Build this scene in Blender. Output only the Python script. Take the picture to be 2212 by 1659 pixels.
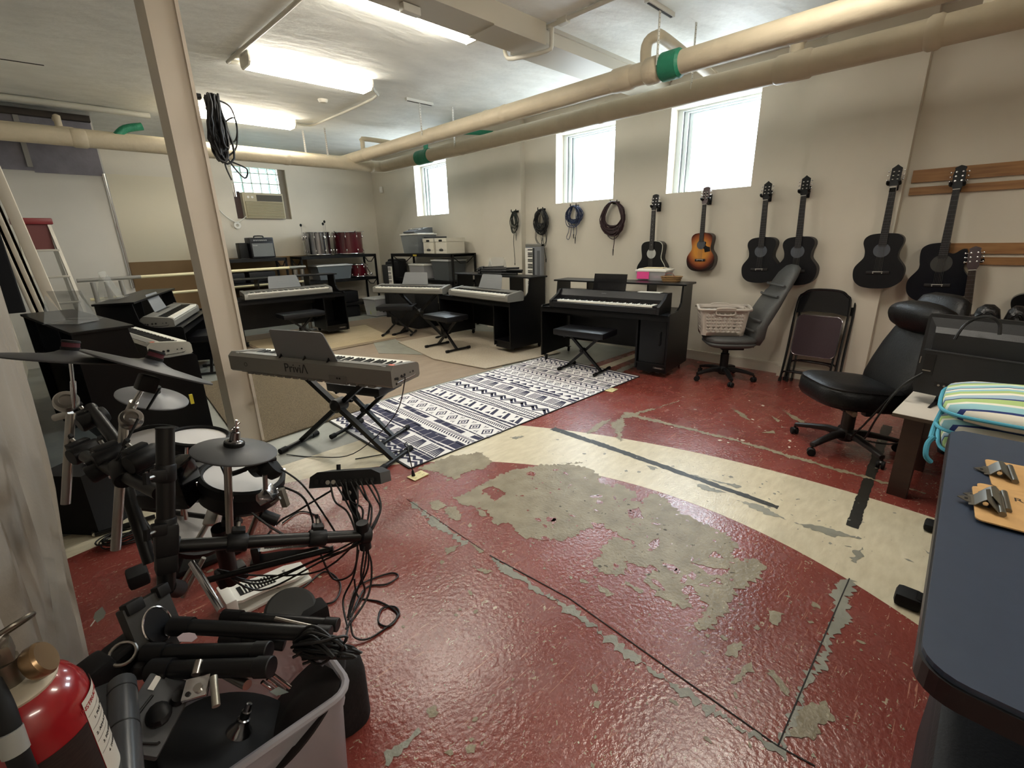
import bpy, bmesh, math, random
from mathutils import Vector as V, Matrix as M
PI = math.pi
rnd = random.Random(7)
for o in list(bpy.data.objects): bpy.data.objects.remove(o)
SC = bpy.context.scene
COL = SC.collection

# ---------------------------------------------------------------- camera, sky, exposure
cam = bpy.data.cameras.new('camera')
cam.sensor_width = 36; cam.sensor_fit = 'HORIZONTAL'
cam.lens = 1004.7/2212*36; cam.clip_start = .02; cam.clip_end = 60
cam_ob = bpy.data.objects.new('camera', cam); COL.objects.link(cam_ob)
def aim(yaw, pitch, roll):
    fw = V((math.sin(yaw)*math.cos(pitch), math.cos(yaw)*math.cos(pitch), -math.sin(pitch)))
    rt = V((math.cos(yaw), -math.sin(yaw), 0)); up = rt.cross(fw)
    r2 = rt*math.cos(roll)+up*math.sin(roll); u2 = -rt*math.sin(roll)+up*math.cos(roll)
    return M((( r2.x, u2.x, -fw.x, 0), (r2.y, u2.y, -fw.y, 0), (r2.z, u2.z, -fw.z, 1.5), (0, 0, 0, 1)))
cam_ob.matrix_world = aim(math.radians(43.984), math.radians(17.313), math.radians(-1.405))
SC.camera = cam_ob
SC.view_settings.view_transform = 'Standard'
SC.view_settings.look = 'None'
SC.view_settings.gamma = 1
SC.view_settings.use_curve_mapping = False
SC.view_settings.exposure = 0.84
wd = bpy.data.worlds.new('sky'); SC.world = wd; wd.use_nodes = True
bg = wd.node_tree.nodes['Background']; bg.inputs[0].default_value = (.86, .94, 1, 1); bg.inputs[1].default_value = 6.0
LAMP_STRENGTH = 20.0          # fluorescent diffusers
SKY_WATTS = 42.0             # daylight standing outside each basement window
def daylight(loc, sx, sz, watts, aim_to):
    l = bpy.data.lights.new('daylight', 'AREA'); l.shape = 'RECTANGLE'; l.size = sx; l.size_y = sz
    l.energy = watts; l.color = (.84, .93, 1)
    o = bpy.data.objects.new('daylight', l); COL.objects.link(o); o.location = loc
    o.rotation_euler = V(aim_to).to_track_quat('-Z', 'Z').to_euler()
for y0 in (2.54, 4.285, 7.9): daylight((6.15, y0, 2.5), 1.0, .95, SKY_WATTS, (-1, 0, -.25))
daylight((3.2, 10.75, 2.65), .8, .5, 18, (0, -1, -.2))

# ---------------------------------------------------------------- materials
def lin(h):
    if isinstance(h, str):
        c = [int(h[i:i+2], 16)/255 for i in (0, 2, 4)]
        return tuple((x/12.92 if x <= .04045 else ((x+.055)/1.055)**2.4) for x in c)
    return h
MATS = {}
def P(name, col='808080', rough=.5, metal=0, spec=.5, bump=0, bscale=40, var=0, vscale=4, emit=0, alpha=1, trans=0, coat=0, stretch=None, col2=None, ior=None):
    if name in MATS: return MATS[name]
    m = bpy.data.materials.new(name); m.use_nodes = True; nt = m.node_tree; b = nt.nodes['Principled BSDF']
    c = lin(col); L = nt.links.new
    b.inputs['Base Color'].default_value = (*c, 1); b.inputs['Roughness'].default_value = rough
    b.inputs['Metallic'].default_value = metal; b.inputs['Specular IOR Level'].default_value = spec
    b.inputs['Alpha'].default_value = alpha; b.inputs['Transmission Weight'].default_value = trans
    b.inputs['Coat Weight'].default_value = coat
    if ior: b.inputs['IOR'].default_value = ior
    if emit:
        b.inputs['Emission Color'].default_value = (*c, 1); b.inputs['Emission Strength'].default_value = emit
    if bump or var:
        tc = nt.nodes.new('ShaderNodeTexCoord'); src = tc.outputs['Object']
        if stretch:
            mp = nt.nodes.new('ShaderNodeMapping'); mp.inputs['Scale'].default_value = stretch; L(src, mp.inputs[0]); src = mp.outputs[0]
    if var:
        n = nt.nodes.new('ShaderNodeTexNoise'); n.inputs['Scale'].default_value = vscale; n.inputs['Detail'].default_value = 6; L(src, n.inputs['Vector'])
        r = nt.nodes.new('ShaderNodeValToRGB'); r.color_ramp.elements[0].position = .3; r.color_ramp.elements[1].position = .7
        d = lin(col2) if col2 else tuple(x*(1-var) for x in c)
        r.color_ramp.elements[0].color = (*d, 1); r.color_ramp.elements[1].color = (*[min(1, x*(1 if col2 else 1+var*.5)) for x in c], 1)
        L(n.outputs[0], r.inputs[0]); L(r.outputs[0], b.inputs['Base Color'])
    if bump:
        n = nt.nodes.new('ShaderNodeTexNoise'); n.inputs['Scale'].default_value = bscale; n.inputs['Detail'].default_value = 5; L(src, n.inputs['Vector'])
        u = nt.nodes.new('ShaderNodeBump'); u.inputs['Strength'].default_value = bump; u.inputs['Distance'].default_value = .02
        L(n.outputs[0], u.inputs['Height']); L(u.outputs[0], b.inputs['Normal'])
    MATS[name] = m; return m

WALL = P('wall_paint', 'cfc8b9', .6, bump=.12, bscale=9, var=.05, vscale=1.5)
CEIL = P('ceiling_paint', 'e8e8e2', .7, bump=.9, bscale=3.5, var=.08, vscale=2.5, stretch=(1, 2.2, 1))
BEAM = P('beam_paint', 'b9b3a4', .6, bump=.05, bscale=8)
PIPE = P('pipe_paint', 'c0b49c', .55, bump=.25, bscale=14, var=.08, vscale=6)
PILLAR = P('pillar_paint', 'ddd1c0', .45, var=.05, vscale=2)
GREEN = P('green_sealant', '1f7a5c', .5, bump=.4, bscale=30)
BLACK = P('black_laminate', '08080a', .36, spec=.3, var=.25, vscale=3)
BLKM = P('black_metal', '0a0a0b', .38, .0, .4)
BLKP = P('black_plastic', '0c0c0e', .5, spec=.35)
RUB = P('black_rubber', '0e0e0f', .7, spec=.3)
GREYR = P('grey_rubber', '2b2c2e', .6, var=.12, vscale=8)
CHROME = P('chrome', 'd8d8da', .14, 1)
STEEL = P('dull_steel', 'b2afa9', .3, 1)
SILV = P('silver_plastic', '7e7c76', .38, .3)
SILVD = P('dark_silver_plastic', '6c6a64', .45, .1)
IVORY = P('ivory_keys', 'ece9df', .3)
EBONY = P('black_keys', '0a0a0a', .35)
WHITE = P('white_plastic', 'e4e2da', .4)
LEATH = P('black_leather', '08080a', .42, spec=.3, bump=.15, bscale=90)
GLEATH = P('grey_leather', '4b4c4c', .5, bump=.15, bscale=70, var=.12, vscale=5)
VINYL = P('black_vinyl', '0d0d11', .4, spec=.4, bump=.08, bscale=120)
SKIN = P('drum_mesh_head', 'd6d4d2', .55)
CORD = P('black_cord', '0b0b0c', .5)
PAPER = P('paper', 'e6e4de', .8)
CARD = P('cardboard', '7d6444', .8, var=.08, vscale=3)
WOODD = P('dark_wood', '3b2119', .45, var=.3, vscale=2, stretch=(1, 1, 8))
PINE = P('pine_board', 'a5794a', .5, var=.3, vscale=3, stretch=(8, 1, 14), col2='7d5630')
TAN = P('hardboard', 'c39b66', .55, var=.12, vscale=18)
def clear(name, col, rough, mix, tint=(.9, .93, .95)):
    """thin clear or smoked plastic: a mix of see-through and glossy/diffuse"""
    m = bpy.data.materials.new(name); m.use_nodes = True; nt = m.node_tree; L = nt.links.new
    b = nt.nodes['Principled BSDF']; b.inputs['Base Color'].default_value = (*lin(col), 1); b.inputs['Roughness'].default_value = rough
    t = nt.nodes.new('ShaderNodeBsdfTransparent'); t.inputs[0].default_value = (*tint, 1)
    x = nt.nodes.new('ShaderNodeMixShader'); x.inputs[0].default_value = mix
    L(t.outputs[0], x.inputs[1]); L(b.outputs[0], x.inputs[2]); L(x.outputs[0], nt.nodes['Material Output'].inputs[0]); return m
ACRYL = clear('clear_acrylic', 'b9bab6', .1, .2, (.95, .95, .95))
BINPL = clear('frosted_bin_plastic', 'c9c9cc', .35, .55)
SMOKE = clear('smoked_acrylic', '17171a', .15, .72, (.4, .4, .42))
PANE = clear('window_pane', 'e8f2f8', .1, .12, (.97, .99, 1))

# ---------------------------------------------------------------- mesh helpers
def frame(z, x=None):
    """orthonormal matrix whose third axis is z"""
    z = V(z).normalized(); h = V(x) if x is not None else (V((0, 0, 1)) if abs(z.z) < .95 else V((1, 0, 0)))
    a = (h-z*h.dot(z)).normalized(); b = z.cross(a)
    return M(((a.x, b.x, z.x), (a.y, b.y, z.y), (a.z, b.z, z.z)))
def RZ(a): return M.Rotation(a, 3, 'Z')
def smooth_path(pts, k=6):
    pts = [V(p) for p in pts]
    if len(pts) < 3: return pts
    out = []
    for i in range(len(pts)-1):
        p0 = pts[max(i-1, 0)]; p1 = pts[i]; p2 = pts[i+1]; p3 = pts[min(i+2, len(pts)-1)]
        for j in range(k):
            t = j/k
            out.append(.5*((2*p1)+(p2-p0)*t+(2*p0-5*p1+4*p2-p3)*t*t+(3*p1-p0-3*p2+p3)*t**3))
    out.append(pts[-1]); return out
class MB:
    def __init__(s): s.v = []; s.f = []; s.mi = []; s.mats = []
    def add(s, vs, fs, m, R=None, t=None):
        if m not in s.mats: s.mats.append(m)
        i = s.mats.index(m); b = len(s.v)
        for p in vs:
            p = V(p)
            if R is not None: p = R @ p
            if t is not None: p = p+V(t)
            s.v.append(p)
        for f in fs: s.f.append(tuple(b+k for k in f)); s.mi.append(i)
        return s
    def box(s, c, d, m, R=None, bev=0, t=None):
        x, y, z = d[0]/2, d[1]/2, d[2]/2; c = V(c)
        if bev:
            bm = bmesh.new(); bmesh.ops.create_cube(bm, size=1)
            for q in bm.verts: q.co = V((q.co.x*d[0], q.co.y*d[1], q.co.z*d[2]))
            bmesh.ops.bevel(bm, geom=bm.edges[:]+bm.verts[:], offset=min(bev, .49*min(d)), segments=2, profile=.6, affect='EDGES')
            bm.verts.ensure_lookup_table(); bm.verts.index_update()
            vs = [(R @ q.co if R is not None else q.co)+c for q in bm.verts]; fs = [[q.index for q in f.verts] for f in bm.faces]; bm.free()
            return s.add(vs, fs, m, None, t)
        vs = [V((a*x, b*y, e*z)) for a in (-1, 1) for b in (-1, 1) for e in (-1, 1)]
        vs = [(R @ p if R is not None else p)+c for p in vs]
        return s.add(vs, [(0, 1, 3, 2), (4, 6, 7, 5), (0, 4, 5, 1), (2, 3, 7, 6), (0, 2, 6, 4), (1, 5, 7, 3)], m, None, t)
    def cuboid(s, lo, hi, m, bev=0): return s.box([(a+b)/2 for a, b in zip(lo, hi)], [b-a for a, b in zip(lo, hi)], m, None, bev)
    def lathe(s, prof, m, o=(0, 0, 0), ax=(0, 0, 1), n=24, sx=1, sy=1, xdir=None):
        R = frame(ax, xdir); o = V(o); vs = []; fs = []
        for r, h in prof:
            for k in range(n):
                a = 2*PI*k/n; vs.append(R @ V((r*math.cos(a)*sx, r*math.sin(a)*sy, h))+o)
        for i in range(len(prof)-1):
            for k in range(n): fs.append((i*n+k, i*n+(k+1) % n, (i+1)*n+(k+1) % n, (i+1)*n+k))
        if prof[0][0] > 1e-6: fs.append(tuple(range(n))[::-1])
        if prof[-1][0] > 1e-6: fs.append(tuple((len(prof)-1)*n+k for k in range(n)))
        return s.add(vs, fs, m)
    def cyl(s, a, b, r, m, r2=None, n=16, bev=0):
        a = V(a); b = V(b); L = (b-a).length; r2 = r if r2 is None else r2
        pr = [(r, 0), (r2, L)] if not bev else [(r-bev, 0), (r, bev), (r2, L-bev), (r2-bev, L)]
        return s.lathe(pr, m, a, b-a, n)
    def tube(s, pts, r, m, n=8, k=0, closed=False, flat=1):
        pts = smooth_path(pts, k) if k else [V(p) for p in pts]
        N = len(pts); vs = []; fs = []; up = None
        for i, p in enumerate(pts):
            d = (pts[(i+1) % N]-pts[i-1]) if closed else (pts[min(i+1, N-1)]-pts[max(i-1, 0)])
            if d.length < 1e-9: d = V((0, 0, 1))
            d.normalize()
            if up is None: up = V((0, 0, 1)) if abs(d.z) < .9 else V((1, 0, 0))
            a = (up-d*up.dot(d))
            if a.length < 1e-6: a = d.orthogonal()
            a.normalize(); up = a; b = d.cross(a); rr = r(i/(N-1)) if callable(r) else r
            for q in range(n):
                t = 2*PI*q/n; vs.append(p+a*math.cos(t)*rr*flat+b*math.sin(t)*rr)
        for i in range(N if closed else N-1):
            j = (i+1) % N
            for q in range(n): fs.append((i*n+q, i*n+(q+1) % n, j*n+(q+1) % n, j*n+q))
        if not closed: fs.append(tuple(range(n))[::-1]); fs.append(tuple((N-1)*n+q for q in range(n)))
        return s.add(vs, fs, m)
    def bar(s, a, b, w, h, m, x=None):
        a = V(a); b = V(b); R = frame(b-a, x)
        return s.box((a+b)/2, (w, h, (b-a).length), m, R)
    def prism(s, poly, h, m, R=None, t=(0, 0, 0)):
        n = len(poly); vs = [(p[0], p[1], 0) for p in poly]+[(p[0], p[1], h) for p in poly]
        fs = [tuple(range(n))[::-1], tuple(range(n, 2*n))]+[(i, (i+1) % n, n+(i+1) % n, n+i) for i in range(n)]
        return s.add(vs, fs, m, R, t)
    def face(s, poly, m): return s.add(poly, [tuple(range(len(poly)))], m)
    def sphere(s, c, r, m, n=12, sc=(1, 1, 1), R=None):
        vs = []; fs = []; h = n//2
        for i in range(h+1):
            for k in range(n):
                a = PI*i/h; b = 2*PI*k/n; p = V((math.sin(a)*math.cos(b)*r*sc[0], math.sin(a)*math.sin(b)*r*sc[1], math.cos(a)*r*sc[2]))
                vs.append((R @ p if R is not None else p)+V(c))
        for i in range(h):
            for k in range(n): fs.append((i*n+k, (i+1)*n+k, (i+1)*n+(k+1) % n, i*n+(k+1) % n))
        return s.add(vs, fs, m)
    def torus(s, c, R0, r, m, ax=(0, 0, 1), n=28, k=8, sx=1, sy=1, xdir=None):
        Fm = frame(ax, xdir); return s.tube([Fm @ V((math.cos(2*PI*i/n)*R0*sx, math.sin(2*PI*i/n)*R0*sy, 0))+V(c) for i in range(n)], r, m, k, closed=True)
    def loft(s, rings, m, caps=True):
        n = len(rings[0]); vs = [p for r in rings for p in r]; fs = []
        for i in range(len(rings)-1):
            for k in range(n): fs.append((i*n+k, i*n+(k+1) % n, (i+1)*n+(k+1) % n, (i+1)*n+k))
        if caps: fs.append(tuple(range(n))[::-1]); fs.append(tuple((len(rings)-1)*n+k for k in range(n)))
        return s.add(vs, fs, m)
    def obj(s, name, parent=None, sm=35, loc=None, weld=True):
        me = bpy.data.meshes.new(name); bm = bmesh.new(); vv = [bm.verts.new(p) for p in s.v]
        for f, i in zip(s.f, s.mi):
            q = [vv[k] for k in f]
            if len(set(q)) < 3: continue
            try: fc = bm.faces.new(q)
            except ValueError: continue
            fc.material_index = i; fc.smooth = sm > 0
        if weld: bmesh.ops.remove_doubles(bm, verts=bm.verts, dist=1e-6)
        bmesh.ops.recalc_face_normals(bm, faces=bm.faces)
        if sm:
            for e in bm.edges:
                if len(e.link_faces) == 2 and e.calc_face_angle(0) > math.radians(sm): e.smooth = False
        bm.to_mesh(me); bm.free()
        for m in s.mats: me.materials.append(m)
        o = bpy.data.objects.new(name, me); COL.objects.link(o)
        if parent is not None: o.parent = parent
        if loc: o.location = loc
        return o
def tag(o, label, cat, group=None, kind=None):
    o['label'] = label; o['category'] = cat
    if group: o['group'] = group
    if kind: o['kind'] = kind
    return o
def thing(name, label, cat, loc=(0, 0, 0), rz=0, group=None):
    o = bpy.data.objects.new(name, None); COL.objects.link(o); o.empty_display_size = .1
    o.location = loc; o.rotation_euler = (0, 0, rz); return tag(o, label, cat, group)
def struct(o): o['kind'] = 'structure'; return o
def dup(root, label=None, loc=None, rz=None, parent=None, group=None):
    r = root.copy(); COL.objects.link(r)
    if parent is not None: r.parent = parent
    if loc is not None: r.location = loc
    if rz is not None: r.rotation_euler = (0, 0, rz)
    if label: r['label'] = label
    if group: r['group'] = group
    for ch in list(root.children): dup(ch, parent=r)
    return r
def text(s, size, m, name='lettering', parent=None, R=None, t=(0, 0, 0), depth=.0006, cx=True):
    c = bpy.data.curves.new(name, 'FONT'); c.body = s; c.size = size; c.extrude = depth
    if cx: c.align_x = 'CENTER'; c.align_y = 'CENTER'
    tmp = bpy.data.objects.new('t', c); COL.objects.link(tmp)
    me = bpy.data.meshes.new_from_object(tmp.evaluated_get(bpy.context.evaluated_depsgraph_get()))
    bpy.data.objects.remove(tmp); bpy.data.curves.remove(c)
    for v in me.vertices: v.co = (R @ v.co if R is not None else v.co)+V(t)
    me.materials.clear(); me.materials.append(m); me.name = name
    o = bpy.data.objects.new(name, me); COL.objects.link(o)
    if parent is not None: o.parent = parent
    return o
def rrect(w, h, r, n=4, cx=0, cy=0):
    out = []
    for sx, sy, a0 in ((1, 1, 0), (-1, 1, 90), (-1, -1, 180), (1, -1, 270)):
        for k in range(n+1):
            a = math.radians(a0+90*k/n); out.append((cx+sx*(w/2-r)+r*math.cos(a), cy+sy*(h/2-r)+r*math.sin(a)))
    return out
def subsurf(o, n=2):
    q = o.modifiers.new('sub', 'SUBSURF'); q.levels = n; q.render_levels = n; return o
XZ = M(((1, 0, 0), (0, 0, -1), (0, 1, 0)))      # prism drawn in x,z and extruded towards -y
YZ = M(((0, 0, 1), (1, 0, 0), (0, 1, 0)))       # prism drawn in y,z and extruded towards +x

# ---------------------------------------------------------------- room shell
XR, YB, ZC = 5.6, 10.1, 3.2
XL, YF = -.45, -3.2
RED = P('red_floor_paint', '7d2c24', .24, bump=.0)
def floor_mat():
    m = RED; nt = m.node_tree; L = nt.links.new; b = nt.nodes['Principled BSDF']
    tc = nt.nodes.new('ShaderNodeTexCoord')
    def noise(sc, det=8, dist=0, st=None):
        n = nt.nodes.new('ShaderNodeTexNoise'); n.inputs['Scale'].default_value = sc; n.inputs['Detail'].default_value = det; n.inputs['Distortion'].default_value = dist
        src = tc.outputs['Object']
        if st:
            mp = nt.nodes.new('ShaderNodeMapping'); mp.inputs['Scale'].default_value = st; mp.inputs['Rotation'].default_value = (0, 0, .5); L(src, mp.inputs[0]); src = mp.outputs[0]
        L(src, n.inputs['Vector']); return n.outputs[0]
    def ramp(src, a, b_, c0=(0, 0, 0, 1), c1=(1, 1, 1, 1)):
        r = nt.nodes.new('ShaderNodeValToRGB'); e = r.color_ramp.elements; e[0].position = a; e[1].position = b_; e[0].color = c0; e[1].color = c1
        L(src, r.inputs[0]); return r.outputs[0]
    def mix(f, a, b_):
        x = nt.nodes.new('ShaderNodeMix'); x.data_type = 'RGBA'; L(f, x.inputs[0])
        for k, q in ((6, a), (7, b_)):
            if isinstance(q, tuple): x.inputs[k].default_value = q
            else: L(q, x.inputs[k])
        return x.outputs[2]
    base = ramp(noise(1.3, 5), .3, .72, (*lin('74332c'), 1), (*lin('8b443b'), 1))
    chips = ramp(noise(34, 6, 1.5, (1, 1.6, 1)), .655, .665)
    scr = ramp(noise(9, 10, 2.5, (.35, 5, 1)), .66, .67)
    c = mix(chips, base, (*lin('a6947d'), 1)); c = mix(scr, c, (*lin('a8715f'), 1))
    L(c, b.inputs['Base Color'])
    u = nt.nodes.new('ShaderNodeBump'); u.inputs['Strength'].default_value = .5; u.inputs['Distance'].default_value = .006
    L(noise(55, 4), u.inputs['Height']); L(u.outputs[0], b.inputs['Normal'])
    b.inputs['Specular IOR Level'].default_value = .75; b.inputs['Coat Weight'].default_value = .12; b.inputs['Coat Roughness'].default_value = .2
    L(ramp(noise(6, 6), .3, .8, (.2, .2, .2, 1), (.34, .34, .34, 1)), b.inputs['Roughness'])
floor_mat()
CREAM = P('cream_floor_paint', 'd6cdb4', .3, bump=.12, bscale=40, var=.3, vscale=9, stretch=(1, 3, 1), col2='c4baa0')
CONC = P('bare_concrete', '968c74', .4, bump=.2, bscale=60, var=.22, vscale=11, col2='7a6f58')
CONCG = P('grey_concrete', '8b8a7e', .42, bump=.2, bscale=30, var=.2, vscale=6)
GREYF = P('grey_floor_paint', '92948c', .4, bump=.1, bscale=30, var=.15, vscale=5)
TAPE = P('black_floor_line', '26241f', .45, var=.3, vscale=20)
floor = struct(MB().cuboid((XL-.4, YF, -.2), (XR+.4, YB+.4, 0), RED).obj('floor', sm=0))
def jag(poly, amp, step=.012, seed=1, keep=None):
    """outline with a ragged, chipped edge"""
    r = random.Random(seed); out = []; ph = [r.uniform(0, 6) for _ in range(4)]; s = 0
    for i, p in enumerate(poly):
        p = V((p[0], p[1])); q = V(poly[(i+1) % len(poly)][:2]); L = (q-p).length; n = max(1, int(L/step))
        nr = V((-(q-p).y, (q-p).x))/max(L, 1e-6)
        fl = keep is not None and i in keep
        for k in range(n):
            s += L/n
            w = 0 if fl else amp*(.6*math.sin(s*23+ph[0])+.5*math.sin(s*61+ph[1])+.45*math.sin(s*143+ph[2])+.3*math.sin(s*310+ph[3])+r.uniform(-.75, .75))
            out.append(p+(q-p)*(k/n)+nr*w)
    return out
LAY = [0]
def patch(poly, m, z, name, amp=0, seed=1, step=.012, keep=None, holes=()):
    pts = jag(poly, amp, step, seed, keep) if amp else [V(p[:2]) for p in poly]
    cr = bpy.data.curves.new('c', 'CURVE'); cr.dimensions = '2D'; cr.fill_mode = 'BOTH'
    for ring in [pts]+[jag(h, .5*amp or .006, step, seed+9) for h in holes]:
        sp = cr.splines.new('POLY'); sp.points.add(len(ring)-1); sp.use_cyclic_u = True
        for q, p in zip(sp.points, ring): q.co = (p.x, p.y, 0, 1)
    t = bpy.data.objects.new('t', cr); COL.objects.link(t)
    me = bpy.data.meshes.new_from_object(t.evaluated_get(bpy.context.evaluated_depsgraph_get()))
    bpy.data.objects.remove(t); bpy.data.curves.remove(cr)
    me.materials.clear(); me.materials.append(m); me.name = name
    for v in me.vertices: v.co.z = z
    o = bpy.data.objects.new(name, me); COL.objects.link(o); o.parent = floor; return o
# painted court arcs: a red disc, a cream band round it, red again outside the big arc
def arc(cx, cy, r, a0, a1, n=90): return [(cx+r*math.cos(math.radians(a0+(a1-a0)*i/n)), cy+r*math.sin(math.radians(a0+(a1-a0)*i/n))) for i in range(n+1)]
disc = [p for p in arc(.25, .94, 2.15, -60, 140)]
outer = [p for p in arc(-1.46, .31, 4.62, -42, 40)]
patch(outer+[(2.2, 3.3), (-.4, 3.3), (-.4, 2.7)]+disc[::-1], CREAM, .0006, 'painted_band')
patch([(-.45, 3.3), (1.9, 3.3), (2.1, 3.22), (4.0, 3.3), (5.6, 3.3), (5.6, 10.1), (-.45, 10.1)], GREYF, .0008, 'painted_floor_zone')
patch([(4.15, 3.02), (5.6, 3.1), (5.6, 3.2), (4.15, 3.16)], CREAM, .0012, 'painted_stripe')
patch([(4.25, 2.82), (5.6, 2.9), (5.6, 2.98), (4.25, 2.92)], CONCG, .0012, 'painted_stripe', .01)
patch([(2.665, 2.33), (2.735, 2.33), (2.74, 1.75), (2.72, 1.0), (2.71, .62), (2.67, .62), (2.672, 1.0), (2.68, 1.75)], TAPE, .0014, 'court_line', .004, 3, .02)
patch([(2.75, .31), (2.75, .255), (4.55, .36), (4.55, .42)], TAPE, .0014, 'court_line', .003, 4, .02)
# peeled patches of bare concrete
def px(*p): return [(a[0], a[1]) for a in p]
big = px((2.574,1.559,0), (2.379,1.769,0), (2.166,1.946,0), (2.012,2.041,0), (1.783,2.07,0), (1.567,2.045,0), (1.464,2.075,0), (1.473,1.952,0), (1.504,1.861,0), (1.506,1.762,0), (1.466,1.686,0), (1.516,1.602,0), (1.48,1.519,-0), (1.522,1.417,0), (1.598,1.309,0), (1.719,1.298,0), (1.856,1.246,0), (1.854,1.156,0), (1.839,1.03,0), (1.829,1.125,0), (1.692,1.13,0), (1.56,1.091,0), (1.561,0.961,0), (1.657,0.943,0), (1.682,1.003,0), (1.744,0.853,0), (1.671,0.883,0), (1.601,0.785,0), (1.575,0.695,0), (1.63,0.62,0), (1.646,0.679,0), (1.715,0.66,0), (1.695,0.609,0), (1.627,0.569,0), (1.559,0.587,0), (1.53,0.55,0), (1.572,0.517,0), (1.77,0.532,0), (1.946,0.511,0), (2.1,0.493,0), (2.146,0.54,0), (2.072,0.598,0), (2.062,0.642,-0), (2.183,0.644,0), (2.212,0.696,0), (2.246,0.806,0), (2.261,0.915,0), (2.255,1.021,0), (2.355,1.131,0), (2.341,1.2,0), (2.229,1.227,0), (2.284,1.308,0), (2.283,1.424,0), (2.228,1.508,0), (2.308,1.601,0), (2.345,1.724,0), (2.269,1.887,0))
big = big[1:]
hol = [px((1.644,2.003,0), (1.733,1.992,0), (1.735,1.867,0), (1.624,1.852,0)), px((1.875,0.977,0), (1.977,0.969,0), (1.901,0.928,-0), (1.861,0.938,0)), px((1.895,0.767,0), (1.903,0.725,0), (1.967,0.621,0), (2.01,0.623,-0), (1.93,0.606,0), (1.877,0.669,0)), px((1.812,0.641,0), (1.883,0.619,0), (1.849,0.59,0), (1.845,0.624,0)), px((1.706,0.709,0), (1.747,0.696,0), (1.721,0.641,-0), (1.701,0.674,-0)), px((1.989,0.718,0), (2.057,0.713,0), (2.04,0.65,0), (2.019,0.682,0)), px((2.046,1.207,0), (2.154,1.198,0), (2.072,1.114,0), (2.041,1.159,0))]
patch(big, CONC, .0016, 'worn_patch', .013, 5, holes=hol)
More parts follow.
